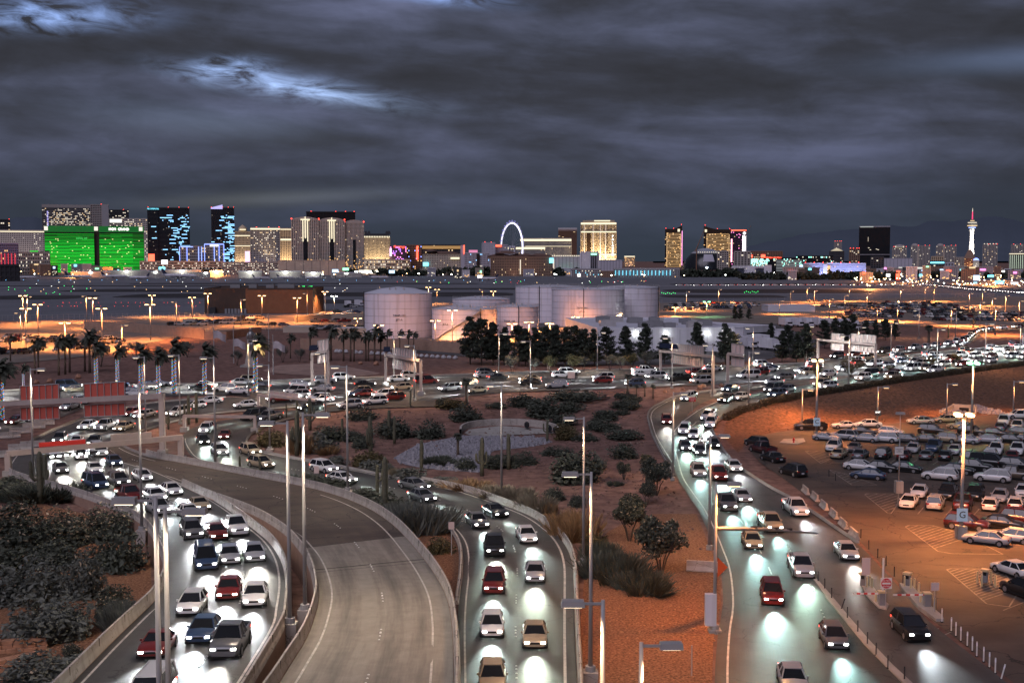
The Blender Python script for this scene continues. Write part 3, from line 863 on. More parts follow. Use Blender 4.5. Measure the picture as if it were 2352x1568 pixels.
beds('below the tall roadside saguaro', [('dark', 20, 1140, 150, 36), ('low', 100, 1150, 130, 30), ('dark', 30, 1112, 110, 22)], 'corner shrubs')
beds('in the bed outside the inbound ramp', [('fleck', 40, 1265, 160, 130), ('fleck', 150, 1255, 115, 108), ('fleck', 245, 1240, 120, 98), ('dark', 262, 1312, 135, 128), ('soft', 180, 1380, 100, 120), ('soft', 60, 1385, 160, 120), ('soft', 95, 1475, 190, 125),
    ('fleck', 258, 1432, 118, 100), ('blade', 290, 1450, 74, 62), ('fleck', 162, 1512, 58, 42), ('soft', 90, 1590, 210, 90), ('dark', 110, 1305, 120, 80), ('dark', 10, 1320, 120, 80)], 'foreground bushes')

def treetop(clusters, n, size, seed, up=0.):
    r = np.random.default_rng(seed)
    c = np.array(clusters)
    k = r.integers(0, len(c), n)
    d = r.normal(size=(n, 3)); d /= np.linalg.norm(d, axis=1)[:, None]
    p = c[k, :3] + d * (c[k, 3] * (r.random(n) ** .45))[:, None]
    return leaf_quads(p, size, up)
def make_tree(name, lm, h, crown_w, seed, stems=4, n=2600, size=.16, clear=.28, flecks=0., airy=False):
    """many-stemmed small tree: trunk with limbs, crown of clumps"""
    r = np.random.default_rng(seed)
    root = thing(name, 'tree', 'tree')
    tr = MB(); cl = []
    for k in range(stems):
        a = 2 * PI * k / stems + r.uniform(-.4, .4)
        e = Vector((math.cos(a) * crown_w * .22, math.sin(a) * crown_w * .22, h * (clear + .22)))
        tr.tube([(math.cos(a) * .1, math.sin(a) * .1, 0), tuple(e * .5 + Vector((0, 0, .05 * h))), tuple(e)], [.05 * h * .3, .04 * h * .3, .02 * h * .3], 6)
        for j in range(3):
            b = a + r.uniform(-.9, .9)
            t = e + Vector((math.cos(b), math.sin(b), r.uniform(.3, 1.2))) * crown_w * .2
            tr.tube([tuple(e), tuple(t)], [.012 * h, .005 * h], 5)
    for k in range(26 if not airy else 18):
        d = r.normal(size=3); d /= np.linalg.norm(d); d *= r.uniform(.45, .95)
        cz = h * (clear + 1) / 2
        cl.append((d[0] * crown_w * .40, d[1] * crown_w * .40, cz + d[2] * h * (1 - clear) * .40, crown_w * r.uniform(.11, .19)))
    V = treetop(cl, n, size, seed)
    mi = np.zeros(len(V) // 4, int)
    if flecks: mi[r.random(len(mi)) < flecks] = 1
    tr.build('trunk', M_bark, root)
    link('crown', quad_mesh('crown', V, [lm, L_fleck], mi), root)
    return root
def place_tree(proto, used, u, v, hpx, label, group, base_h, rz=None, cat=None):
    p = G(u, v)
    d = p.y * CP + (CAMZ - p.z) * SP
    s = hpx / FPX * d / base_h
    rz = random.uniform(0, 6.28) if rz is None else rz
    if used.get(proto):
        o = copy_tree(proto, None, p - Vector((0, 0, .05)), rz, label, group, s)
    else:
        used[proto] = True
        o = proto; o.location = p - Vector((0, 0, .05)); o.rotation_euler = (0, 0, rz); o.scale = (s, s, s); o['label'] = label; o['group'] = group
    return o
USED = {}
T1 = make_tree('oleander_tree', L_dark, 4.0, 3.6, 31, 5, 5200, .095, .22, .07)
T2 = make_tree('oleander_tree', L_dark, 4.0, 3.4, 32, 4, 5200, .095, .22, .05)
for i, (pr, u, v, h, lab) in enumerate([
    (T1, 1518, 1318, 138, 'biggest round glossy tree standing on the orange mulch near the service road'),
    (T2, 1446, 1242, 112, 'round glossy tree with bare stems, just behind the biggest one on the mulch'),
    (T1, 1508, 1136, 88, 'round glossy tree at the edge of the service road, under the tall pole'),
    (T2, 1486, 1158, 56, 'small round glossy tree between two larger ones beside the service road'),
    (T2, 1486, 1083, 44, 'low round tree at the bend where the exit road joins'),
    (T1, 1433, 1100, 42, 'tiny round topped tree alone on the gravel slope')]):
    place_tree(pr, USED, u, v, h, lab, 'round trees on the gravel', 4.0)
V1 = make_tree('palo_verde_tree', L_verde, 5.0, 5.2, 41, 4, 3000, .085, .35, 0, True)
V2 = make_tree('palo_verde_tree', L_grey, 5.0, 5.0, 42, 3, 2600, .085, .32, 0, True)
pv = [(V2, 1226, 856, 36), (V1, 1263, 856, 44), (V1, 1318, 855, 46), (V2, 1341, 853, 38), (V2, 1401, 851, 40), (V1, 1451, 849, 42), (V2, 1488, 847, 42), (V2, 1176, 858, 46), (V2, 1424, 851, 36), (V2, 650, 832, 40), (V2, 688, 832, 34), (V2, 748, 828, 44), (V2, 310, 828, 46), (V2, 368, 832, 40), (V2, 430, 820, 38), (V2, 545, 838, 36), (V2, 232, 842, 60)]
for i, (pr, u, v, h) in enumerate(sorted(pv, key=lambda q: q[1])):
    place_tree(pr, USED, u, v, h, 'feathery %s palo verde, %s from left behind the road' % ('yellow green' if pr is V1 else 'grey green', nth(i)), 'palo verde trees behind the road', 5.0)
V3 = make_tree('palo_verde_tree', L_olive, 5.0, 6.2, 43, 4, 3200, .085, .25, 0, True)
for u, v, h, lab in ((1954, 868, 52, 'golden brown palo verde tree in the median below the wide sign gantry'), (1876, 868, 30, 'sparse small tree in the median beside the lamp pole with the letter C'), (2139, 841, 26, 'small sparse tree in the far median before the loop road'), (2196, 834, 26, 'small sparse tree in the median, close to the tall lamp pole'), (2043, 856, 20, 'low shrubby tree in the median between gantry and hedge'), (2282, 822, 18, 'tiny tree at the end of the median on the highway')):
    place_tree(V3, USED, u, v, h, lab, 'median trees', 5.0)

def make_palm(name, seed, wind=.5, n=46, h=10.0, fan=False, trunk=.26):
    r = np.random.default_rng(seed)
    root = thing(name, 'palm', 'palm tree')
    tr = MB()
    pts = [(0, 0, 0), (.05, 0, h * .3), (.1, 0, h * .6), (.18, 0, h * .86)]
    tr.tube(pts, [trunk * 1.2, trunk, trunk * .95, trunk * 1.1], 10)
    tr.tube([(.18, 0, h * .80), (.19, 0, h * .88)], [trunk * 1.5, trunk * 1.2], 8)
    tr.build('trunk', M_barkp, root, True)
    V = []
    c = np.array([.18, 0, h * .87])
    for k in range(n):
        a = r.uniform(0, 2 * PI); e = r.uniform(-.55, 1.2)
        d = np.array([math.cos(a) * math.cos(e) + wind, math.sin(a) * math.cos(e), math.sin(e)])
        d /= np.linalg.norm(d)
        Ln = h * (.24 if fan else .30) * r.uniform(.75, 1.1)
        side = np.cross(d, [0, 0, 1.0]); side /= (np.linalg.norm(side) + 1e-9)
        p = c.copy(); w0 = .05
        segs = 6
        for j in range(segs):
            t = (j + 1) / segs
            dd = d + np.array([wind * .35 * t, 0, -1.15 * t * t]); dd /= np.linalg.norm(dd)
            q = p + dd * Ln / segs
            w1 = h * .020 * math.sin(PI * min(.98, t * .86 + .08)) * (2.0 if fan else 1.25)
            for sg in (-1, 1):
                jag_ = r.uniform(.6, 1.25)
                o1 = side * sg * w0 * 2.2 * jag_ - np.array([0, 0, w0 * .9 * jag_]); o2 = side * sg * w1 * 2.2 - np.array([0, 0, w1 * .9])
                V += [p, p + o1, q + o2 * .55, q]
            p, w0 = q, w1
    link('crown', quad_mesh('crown', np.array(V), [L_palm]), root)
    return root
PA = [make_palm('palm_tree', 51, .75), make_palm('palm_tree', 52, .6), make_palm('palm_tree', 53, .9)]
pl = [(88, 858, 80), (80, 858, 76), (135, 861, 88), (150, 859, 86), (160, 855, 84), (195, 853, 82), (206, 856, 96), (24, 830, 60), (667, 823, 54), (712, 826, 72), (760, 828, 74), (789, 829, 70), (805, 830, 74), (813, 830, 70), (840, 829, 66), (846, 829, 64), (860, 831, 80), (874, 829, 66), (889, 810, 52), (918, 807, 48), (938, 810, 50), (950, 808, 44), (593, 812, 46), (600, 815, 44)]
for i, (u, v, h) in enumerate(sorted(pl)):
    place_tree(PA[i % 3], USED, u, v, h * 1.03, 'windblown palm with bare dark trunk, %s from left behind the road' % nth(i), 'windblown palms behind the road', 10.0, random.uniform(-.3, .3))
PF = make_palm('fan_palm', 55, .1, 40, 6.0, True, .34)
for u, v, h, lab in ((1072, 925, 58, 'fan palm with a shaggy crown at the top of the cactus garden'), (1052, 1048, 56, 'fan palm standing by the dry stream bed'), (1441, 904, 46, 'tallest fan palm of the cluster beside the highway'), (1462, 909, 28, 'leftmost small fan palm of the three beside the highway'), (1481, 910, 29, 'middle small fan palm of the three beside the highway'), (1500, 915, 34, 'rightmost small fan palm of the three beside the highway'), (2133, 795, 50, 'thick trunked palm near the far loop road')):
    place_tree(PF, USED, u, v, h, lab, 'fan palms', 6.0)
# palms wrapped in coloured string lights
bulbs = [glow('bulb_red', (1, .06, .02), 1.6), glow('bulb_green', (.03, 1, .2), .9), glow('bulb_blue', (.08, .15, 1), 1.6), glow('bulb_white', (.25, .7, 1), .9)]
PW = make_palm('wrapped_palm', 56, .7, 40, 10.0, False, .3)
def string_lights(root, z0, z1):
    for ci in range(4):
        mb = MB(); r = np.random.default_rng(60 + ci)
        for k in range(46):
            t = (k + ci / 4) / 46; a = t * 2 * PI * 9 + ci * 1.5 + r.uniform(-.4, .4)
            z = z0 + (z1 - z0) * t; rr = .36
            mb.box((math.cos(a) * rr + .1 * z / 10, math.sin(a) * rr, z), (.10, .10, .09))
        mb.build('light_string', bulbs[ci], root, kind='stuff')
string_lights(PW, .4, 6.6)
for i, (u, v, h) in enumerate([(4, 968, 140), (54, 898, 62), (221, 890, 106), (270, 888, 96), (324, 908, 112), (364, 906, 104), (400, 906, 126), (470, 906, 116), (587, 902, 128)]):
    place_tree(PW, USED, u, v, h, 'palm with its trunk wrapped in coloured string lights, %s from the left' % nth(i), 'palms wrapped in string lights', 10.0, random.uniform(-.2, .2))
for u, v, h, lab in ((2350, 800, 58, 'palm wrapped in blue string lights at the frame edge by the loop road'),):
    place_tree(PW, USED, u, v, h, lab, 'palms wrapped in string lights', 10.0, 0)

def make_pine(seed, h=12.0, w=5.0):
    r = np.random.default_rng(seed)
    root = thing('pine_tree', 'pine', 'pine tree')
    tr = MB().tube([(0, 0, 0), (.05, 0, h * .5), (0, .05, h * .97)], [.2, .13, .03], 8)
    cen = []
    z = h * .14
    while z < h * .98:
        t = z / h
        L = w * .72 * (1 - t) ** .62 * r.uniform(.75, 1.25) + .25
        for b in range(r.integers(4, 7)):
            a = r.uniform(0, 2 * PI); l = L * r.uniform(.55, 1.15)
            tip = np.array([math.cos(a) * l, math.sin(a) * l, z + l * r.uniform(.1, .5)])
            tr.tube([(0, 0, z), tuple(tip * .95)], [.05, .015], 4, cap=False)
            for q in np.linspace(.35, 1, 4):
                c = np.array([0, 0, z]) + (tip - np.array([0, 0, z])) * q
                cen.append(c + r.normal(size=(22, 3)) * np.array([.30, .30, .2]) * (1.2 - .4 * q))
        z += h * r.uniform(.045, .075)
    cen.append(np.c_[r.normal(size=(30, 2)) * .12, r.uniform(h * .88, h * 1.02, 30)])
    tr.build('trunk', M_bark, root)
    link('crown', quad_mesh('crown', leaf_quads(np.concatenate(cen), .17, .7, 1.5), [L_pine]), root)
    return root
PN = [make_pine(71), make_pine(72, 12, 6.2), make_pine(73, 12, 4.2)]
pines = [(1080, 836, 98), (1106, 838, 98), (1133, 838, 88), (1158, 838, 78), (1192, 841, 86), (1207, 841, 78), (1229, 841, 80), (1252, 842, 84), (1276, 842, 86), (1298, 842, 82), (1320, 842, 86), (1343, 842, 78), (1365, 840, 76), (1393, 838, 80), (1437, 838, 80), (1482, 838, 86), (1526, 836, 62), (1601, 836, 86), (1666, 836, 84), (1682, 838, 70),
         (1796, 832, 66), (1849, 834, 82), (1830, 832, 60), (1894, 800, 60), (1918, 794, 58), (1938, 790, 56), (1956, 786, 60), (1989, 786, 46), (2010, 782, 42), (2034, 782, 46), (2056, 778, 38), (1700, 735, 26), (1720, 735, 24), (1688, 735, 28), (1770, 790, 44), (1810, 800, 50)]
for i, (u, v, h) in enumerate(sorted(pines)):
    place_tree(PN[i % 3], USED, u, v, h * 1.1, 'dark ragged pine tree, %s from the left beyond the airport road' % nth(i), 'pines beyond the road', 12.0)

# saguaro cacti
def ribbed(mb, pts, rad, n=20):
    b0 = len(mb.v)
    mb.tube(pts, rad, n)
    for i in range(b0, len(mb.v)):
        k = (i - b0) % n
        if k % 2:
            ring = (i - b0) // n
            if ring < len(pts):
                c = Vector(pts[ring]); p = Vector(mb.v[i])
                mb.v[i] = tuple(c + (p - c) * .8)
def make_saguaro(seed, arms):
    r = np.random.default_rng(seed)
    root = thing('saguaro_cactus', 'cactus', 'cactus')
    mb = MB()
    ribbed(mb, [(0, 0, 0), (0, 0, 1.2), (.02, 0, 2.6), (.03, 0, 4.2), (.03, 0, 4.75), (.03, 0, 4.95), (.03, 0, 5.0)], [.24, .28, .30, .27, .22, .12, .02])
    mb.build('stem', L_cactus, root, True)
    for k in range(arms):
        a = r.uniform(0, PI) + k * PI * .9; z = r.uniform(1.4, 2.5); c, s_ = math.cos(a), math.sin(a)
        up = r.uniform(.7, 1.8)
        m2 = MB()
        ribbed(m2, [(0, 0, z), (c * .45, s_ * .45, z - .05), (c * .75, s_ * .75, z + .25), (c * .8, s_ * .8, z + up), (c * .8, s_ * .8, z + up + .2), (c * .8, s_ * .8, z + up + .26)], [.15, .17, .18, .16, .1, .02], 14)
        m2.build('arm', L_cactus, root, True)
    return root
SG = [make_saguaro(81, 2), make_saguaro(82, 0), make_saguaro(83, 3), make_saguaro(84, 1)]
sg = [(712, 988, 76, 0), (682, 1046, 104, 2), (786, 1012, 53, 3), (851, 1047, 93, 0), (894, 1006, 67, 1), (906, 1019, 66, 1), (968, 1082, 75, 3), (884, 1171, 125, 1), (867, 1136, 72, 3), (1107, 1092, 90, 2), (1168, 1077, 83, 1), (597, 1095, 46, 1), (943, 934, 40, 1), (1257, 1016, 54, 3), (1294, 1007, 57, 1), (93, 1156, 122, 3), (105, 1128, 88, 2), (551, 1085, 40, 1), (434, 974, 68, 0), (452, 970, 70, 1), (387, 985, 44, 2), (682, 960, 40, 1), (658, 960, 34, 1), (2235, 752, 28, 0), (2178, 776, 30, 1)]
for i, (u, v, h, k) in enumerate(sorted(sg)):
    place_tree(SG[k], USED, u, v, h, '%s saguaro cactus, %s cactus from the left' % (['two armed', 'single stemmed', 'many armed', 'one armed'][k], nth(i)), 'saguaro cacti', 5.0)

# clipped hedge bushes along the top of the bank
r_ = np.random.default_rng(5)
hb = np.c_[r_.uniform(-.5, .5, (700, 3))]
ax = r_.integers(0, 3, 700); hb[np.arange(700), ax] = np.where(r_.random(700) < .5, -.5, .5)
hb *= np.array([1.1, 1.1, .95]) * (1 - .12 * r_.random((700, 1))); hb[:, 2] += .5
nr = np.linalg.norm(hb - [0, 0, .5], axis=1)[:, None]; hb = (hb - [0, 0, .5]) * np.minimum(1, .68 / nr) + [0, 0, .5]
hedge_me = quad_mesh('hedge_bush', leaf_quads(hb, .075), [leafmat('hedge_leaf', (0.075, 0.060, 0.038))])
hl = resample([tuple(G(*q)) for q in ((1670, 964), (1705, 946), (1764, 928), (1850, 911), (1949, 896), (2139, 867), (2352, 839), (2440, 828))], 106)
for i, p in enumerate(hl[:-1]):
    o = link('hedge_bush', hedge_me, None, None, (p[0], p[1], h1(p[0], p[1]) - .05), random.uniform(0, 6))
    o.scale = (1.25 + random.uniform(-.15, .2), 1.25, 1.15 + random.uniform(-.2, .15))
    tag(o, 'clipped bush in the hedge above the embankment, %s from the curve end' % nth(i), 'hedge bush', 'bushes of the long hedge')

# boulders
def make_rock(seed):
    r = np.random.default_rng(seed)
    mb = MB(); n = 10
    mb.lathe((0, 0, 0), [(.42, 0), (.52, .18), (.46, .42), (.26, .6), (.02, .66)], n)
    mb.v = [tuple(np.array(v) * (1 + r.uniform(-.22, .22, 3))) for v in mb.v]
    return mb
m_rockw = mat('pale_boulder', (0.42, 0.41, 0.42), 0.9, var=.2, vscale=2, coord='Object')
m_rockr = mat('red_boulder', (0.36, 0.19, 0.12), 0.9, var=.25, vscale=2, coord='Object')
rw = [make_rock(k).mesh('boulder', m_rockw) for k in range(3)]
rr_ = [make_rock(k).mesh('boulder', m_rockr) for k in range(3, 6)]
bw = [588 + x / 4 for x in (740, 770, 825, 915, 960, 1065, 1120, 1170, 1225, 1470, 1520, 1570, 1620, 1668, 1725, 1775, 1830)]
for i, u in enumerate(bw):
    v = 806 + (u - 770) * .055
    p = G(u, v + 3); s = p.y / FPX * 11
    o = link('boulder', rw[i % 3], None, None, p, random.uniform(0, 6)); o.scale = (s, s, s)
    tag(o, 'pale boulder, %s from the left in the row along the tank yard wall' % nth(i), 'boulder', 'pale boulders in a row')
for i, (u, v, w) in enumerate([(828, 836, 10), (864, 838, 13), (84, 880, 12), (115, 878, 14), (180, 868, 13), (1607, 893, 12), (1615, 889, 12), (1568, 895, 9), (1657, 887, 10), (1528, 901, 10), (232, 880, 8)]):
    p = G(u, v); s = p.y / FPX * w
    o = link('boulder', rr_[i % 3], None, None, p, random.uniform(0, 6)); o.scale = (s, s, s)
    us_ = sorted([84, 115, 180, 232, 828, 864]) if u < 1000 else sorted([1607, 1615, 1568, 1657, 1528])
    tag(o, ('reddish boulder in front of the palms, %s from left' if u < 1000 else 'reddish boulder below the highway gantry, %s from left') % nth(us_.index(u)), 'boulder', 'red boulders')
# riprap: loose grey stones nobody could count
def riprap(us, n, s0, label, seed):
    r = np.random.default_rng(seed); mb = MB()
    pts = [G(*q) for q in us]; poly = np.array([(p.x, p.y) for p in pts])
    (x0, y0), (x1, y1) = poly.min(0), poly.max(0); k = 0
    while k < n:
        x, y = r.uniform(x0, x1), r.uniform(y0, y1)
        c = False
        for a, b in zip(poly, np.roll(poly, -1, 0)):
            if (a[1] > y) != (b[1] > y) and x < (b[0] - a[0]) * (y - a[1]) / (b[1] - a[1]) + a[0]: c = not c
        if not c: continue
        s = s0 * r.uniform(.5, 1.5); mb.box((x, y, h1(x, y) + s * .2), (s, s * r.uniform(.5, 1), s * .7), r.uniform(0, 3), top=.55); k += 1
    tag(mb.build('loose_stones', m_riprap, kind='stuff'), label, 'stones')
riprap([(905, 1052), (960, 1022), (1060, 1003), (1240, 1003), (1270, 1016), (1230, 1024), (1130, 1034), (1118, 1060), (1098, 1084), (1000, 1078), (920, 1064)], 1500, .45, 'loose grey stones of the dry stream bed in the garden', 1)
riprap([(2153, 946), (2180, 936), (2215, 938), (2216, 948)], 130, .5, 'pale stones heaped left of the concrete drain mouth', 2)
riprap([(2222, 938), (2240, 930), (2300, 944), (2310, 954), (2256, 950)], 220, .5, 'grey stones spilling to the right of the concrete drain mouth', 3)
def litter(us, n, s0, material, name, label, seed, tall=.5):
    r = np.random.default_rng(seed); mb = MB()
    pts = [G(*q) for q in us]; poly = np.array([(p.x, p.y) for p in pts]); (x0, y0), (x1, y1) = poly.min(0), poly.max(0); k = 0
    while k < n:
        x, y = r.uniform(x0, x1), r.uniform(y0, y1); c = False
        for a, b in zip(poly, np.roll(poly, -1, 0)):
            if (a[1] > y) != (b[1] > y) and x < (b[0] - a[0]) * (y - a[1]) / (b[1] - a[1]) + a[0]: c = not c
        if not c: continue
        s = s0 * r.uniform(.4, 1.6) ** 2; mb.box((x, y, h1(x, y) + s * .15), (s, s * r.uniform(.5, 1), s * tall), r.uniform(0, 3), top=.5); k += 1
    tag(mb.build(name, material, kind='stuff'), label, 'stones')
litter([(1250, 960), (1500, 925), (1480, 1000), (1560, 1150), (1640, 1290), (1500, 1180), (1400, 1200), (1340, 1200), (1180, 1140), (1200, 1000)], 900, .22, mat('pebble_brown', (.16, .095, .075), .9), 'scattered_pebbles', 'brown pebbles scattered over the gravel slope', 11)
litter([(1345, 1290), (1500, 1185), (1640, 1280), (1650, 1400), (1636, 1600), (1335, 1600)], 1600, .10, mat('wood_chip', (.34, .17, .085), .9), 'wood_chips', 'coarse wood chips strewn over the orange mulch bed', 12, .4)
litter([(650, 1040), (760, 950), (1000, 940), (1200, 920), (1200, 1000), (900, 1050), (760, 1060)], 700, .22, mat('pebble_brown', (.16, .095, .075), .9), 'scattered_pebbles', 'brown pebbles scattered through the cactus garden', 13)
litter([(1670, 965), (1764, 930), (1949, 896), (2352, 838), (2352, 942), (2000, 972), (1840, 982), (1728, 1000)], 900, .2, mat('pebble_dark', (.11, .065, .05), .9), 'scattered_pebbles', 'dark stones scattered on the embankment', 14)
# stacked stone terraces bottom left
m_slab = mat('red_sandstone', (0.40, 0.20, 0.115), 0.9, var=.3, vscale=1.5, coord='Position')
def terrace(label, p0, p1, rows, hgt_, seed):
    r = np.random.default_rng(seed)
    a, b = G(*p0), G(*p1)
    root = thing('stone_terrace', label, 'stone wall', a, math.atan2(b.y - a.y, b.x - a.x))
    L = (b - a).length
    for j in range(rows):
        x = r.uniform(0, .3)
        while x < L - .3:
            w = r.uniform(.5, 1.1); w = min(w, L - x)
            me = MB().box((0, 0, 0), (w * .97, .7 + r.uniform(0, .25), hgt_ * .94), r.uniform(-.03, .03), top=.97).mesh('stone_block', m_slab)
            link('stone_block', me, root, None, (x + w / 2, r.uniform(-.12, .12) + j * .16, hgt_ * (j + .5)))
            x += w
terrace('upper tier of red stacked stone blocks below the grey bushes', (-25, 1500), (112, 1488), 3, .28, 1)
terrace('lower tier of red stacked stone blocks near the bottom corner', (-40, 1552), (98, 1522), 3, .28, 2)

# ================================================================ tanks, sheds, walls beyond the road
ZF = HUP
m_white = mat('white_paint', (0.62, 0.61, 0.66), 0.55, var=.07, vscale=.25, spec=.35)
m_tank = mat('tank_paint', (0.64, 0.60, 0.66), 0.5, var=.06, vscale=.15, spec=.45)
m_roofw = mat('pale_roof', (0.50, 0.50, 0.56), 0.7, var=.08, vscale=.1)
m_dkmetal = mat('dark_metal', (0.05, 0.05, 0.055), 0.5, metal=.6)
m_galv = mat('galvanised_steel', (0.48, 0.46, 0.45), 0.45, metal=.35, var=.1, vscale=1.0, coord='Object')
m_rust = mat('rust_brown_cladding', (0.075, 0.045, 0.032), 0.8, var=.2, vscale=.1)
m_beige = mat('beige_render', (0.42, 0.36, 0.30), 0.85, var=.1, vscale=.1)
m_grey = mat('grey_render', (0.30, 0.29, 0.31), 0.85, var=.12, vscale=.1)
m_vdark = mat('dark_opening', (0.015, 0.015, 0.018), 0.9)
m_hvac = mat('hvac_grey', (0.22, 0.22, 0.23), 0.6)
m_ink = mat('black_lettering', (0.02, 0.02, 0.02), 0.8)

def streaks(material, col, amount):
    nt = material.node_tree; b = nt.nodes['Principled BSDF']; src = b.inputs['Base Color'].links[0].from_socket
    g = nt.nodes.new('ShaderNodeNewGeometry'); mp = nt.nodes.new('ShaderNodeMapping'); mp.inputs['Scale'].default_value = (.9, .9, .045)
    n = nt.nodes.new('ShaderNodeTexNoise'); n.inputs['Scale'].default_value = 1.0; n.inputs['Detail'].default_value = 6
    r = nt.nodes.new('ShaderNodeMapRange'); r.inputs[1].default_value = .5; r.inputs[2].default_value = .75; r.inputs[4].default_value = amount
    mx = nt.nodes.new('ShaderNodeMix'); mx.data_type = 'RGBA'
    nt.links.new(g.outputs['Position'], mp.inputs[0]); nt.links.new(mp.outputs[0], n.inputs['Vector']); nt.links.new(n.outputs['Fac'], r.inputs[0]); nt.links.new(r.outputs[0], mx.inputs[0])
    nt.links.new(src, mx.inputs[6]); mx.inputs[7].default_value = (*col, 1); nt.links.new(mx.outputs[2], b.inputs['Base Color'])
streaks(m_tank, (.34, .29, .27), .6); streaks(m_white, (.38, .36, .36), .5); streaks(m_wall, (.17, .15, .13), .55)
def tank(label, u0, u1, vtop, vbase, dome_h=1.2, stair=False, pipe=None, lettering=None, rail=True):
    um = (u0 + u1) / 2
    f = P(um, vbase, ZF)
    depth = f.y * CP + (CAMZ - ZF) * SP
    r = (u1 - u0) / 2 / FPX * depth
    r = (u1 - u0) / 2 / FPX * (depth + r * .0)
    c = Vector((f.x * (1 + r / f.y * .5), f.y + r, ZF))
    hh = zat(vtop, c.y) - ZF
    root = thing('storage_tank', label, 'storage tank', c)
    mb = MB()
    prof = [(r, 0)]
    nc = 6
    for k in range(nc):
        prof += [(r, hh * (k + 1) / nc - .05), (r - .02, hh * (k + 1) / nc)]
    mb.lathe((0, 0, 0), prof, 72, cap=False); mb.build('shell', m_tank, root, True)
    sm = MB().tube([(math.cos(a) * (r + .01), math.sin(a) * (r + .01), 0) for a in np.linspace(0, 2 * PI, 61)], .045, 4, cap=False).mesh('weld_seam', m_hvac)
    for k in range(1, nc): link('weld_seam', sm, root, None, (0, 0, hh * k / nc))
    MB().lathe((0, 0, hh), [(r + .12, -.1), (r + .12, .05), (r * .5, dome_h * .75), (.5, dome_h)], 72).build('roof', m_roofw, root)
    if rail:
        rl = MB()
        for z in (.55, 1.05):
            rl.tube([(math.cos(a) * r, math.sin(a) * r, hh + z) for a in np.linspace(0, 2 * PI, 73)], .035, 4)
        for a in np.linspace(0, 2 * PI, 48, endpoint=False):
            rl.tube([(math.cos(a) * r, math.sin(a) * r, hh), (math.cos(a) * r, math.sin(a) * r, hh + 1.05)], .03, 4)
        rl.build('railing', m_galv, root)
    for a in (-1.9, -1.2, -1.6):
        MB().tube([(math.cos(a) * r * .6, math.sin(a) * r * .6, hh + dome_h * .5), (math.cos(a) * r * .6, math.sin(a) * r * .6, hh + dome_h * .5 + 1.0)], [.3, .2], 8).build('vent', m_galv, root)
    if stair:
        st = MB()
        for k in range(60):
            t = k / 59; a = -PI / 2 - .9 + 1.5 * t
            st.box((math.cos(a) * (r + .5), math.sin(a) * (r + .5), hh * (.02 + .98 * t)), (.9, .5, .08), a)
        st.tube([(math.cos(a) * (r + .95), math.sin(a) * (r + .95), hh * (.02 + .98 * t) + 1) for t, a in ((t, -PI / 2 - .9 + 1.5 * t) for t in np.linspace(0, 1, 30))], .05, 5)
        st.build('staircase', m_galv, root)
    if pipe is not None:
        MB().tube([(math.cos(pipe) * (r + .2), math.sin(pipe) * (r + .2), .5), (math.cos(pipe) * (r + .2), math.sin(pipe) * (r + .2), hh + .6)], .16, 6).build('pipe', m_dkmetal, root)
    if lettering:
        a = -PI / 2 + lettering[1]
        for i, ln in enumerate(lettering[0]):
            text(ln, .95, m_ink, root, (math.cos(a) * (r + .1), math.sin(a) * (r + .1), hh * .52 - i * 1.5), (PI / 2, 0, a + PI / 2))
    return root
tank('large pale fuel tank with a low domed roof, leftmost of the tanks', 832, 991, 673, 778, 2.2, rail=False, pipe=-2.9, lettering=(['TANK-102', 'JET-A'], .12))
tank('pale fuel tank with a long diagonal stair beside the leftmost tank', 989, 1139, 709, 782, 1.2, True, -1.0, (['JET-A'], -.55))
tank('narrow pale fuel tank with black signs between the stair tank and the orange lit one', 1096, 1142, 711, 776, .8, False, None, (['JET-A'], .0), False)
tank('orange lit fuel tank right of the stair tank', 1137, 1238, 704, 772, 1.0, False, -1.5, (['TANK-109', 'JET-A'], -.35))
tank('low tank with a walkway seen behind the stair tank', 1037, 1172, 686, 742, 1.2)
tank('tall pale fuel tank behind, left of the pair with shared roofline', 1183, 1345, 658, 742, .8, False, -1.9)
tank('biggest pale fuel tank in front, with a dark pipe down its side', 1267, 1439, 664, 752, .8, False, -1.75, (['TANK-103', 'JET-A'], -.22))
tank('tall pale fuel tank at the right end of the tank row', 1375, 1519, 660, 744, 1.0, False, -.4)

def shed(name, label, cat, u0, u1, vtop, vbase, depth, wall, roof=None, parts=None, rz=0.0, parapet=.5):
    """flat roofed building whose front foot runs between two pixels"""
    a, b = P(u0, vbase, ZF), P(u1, vbase, ZF)
    w = (b - a).length; hh = zat(vtop, a.y) - ZF
    root = thing(name, label, cat, (a + b) / 2, math.atan2(b.y - a.y, b.x - a.x) + rz)
    MB().box((0, depth / 2, hh / 2), (w, depth, hh)).build('wall', wall, root)
    MB().box((0, depth / 2, hh + .06), (w - .6, depth - .6, .1)).build('roof', roof or m_roofw, root)
    if parapet:
        mb = MB()
        for x, y, sx_, sy in ((0, .1, w + .2, .3), (0, depth - .1, w + .2, .3), (-w / 2, depth / 2, .3, depth - .4), (w / 2, depth / 2, .3, depth - .4)):
            mb.box((x, y, hh + parapet / 2 - .1), (sx_, sy, parapet))
        mb.build('parapet', wall, root)
    return root, w, hh
root, w, hh = shed('clad_building', 'dark brown metal clad building on the apron edge', 'building', 470, 719, 664.5, 720, 34, m_rust, mat('brown_roof', (0.09, .06, .05), .8), parapet=.8)
for x, y, s in ((-14, 12, 5), (-6, 16, 4), (4, 10, 4), (9, 20, 6), (14, 14, 3)):
    MB().box((x, y, hh + 1.2), (s, s * .7, 2.2)).build('rooftop_unit', m_hvac, root)
MB().box((w * .19, -.06, hh / 2), (w * .62, .1, hh * .96)).build('cladding_panel', mat('orange_cladding', (0.26, 0.10, 0.045), .75, var=.15, vscale=.3), root)
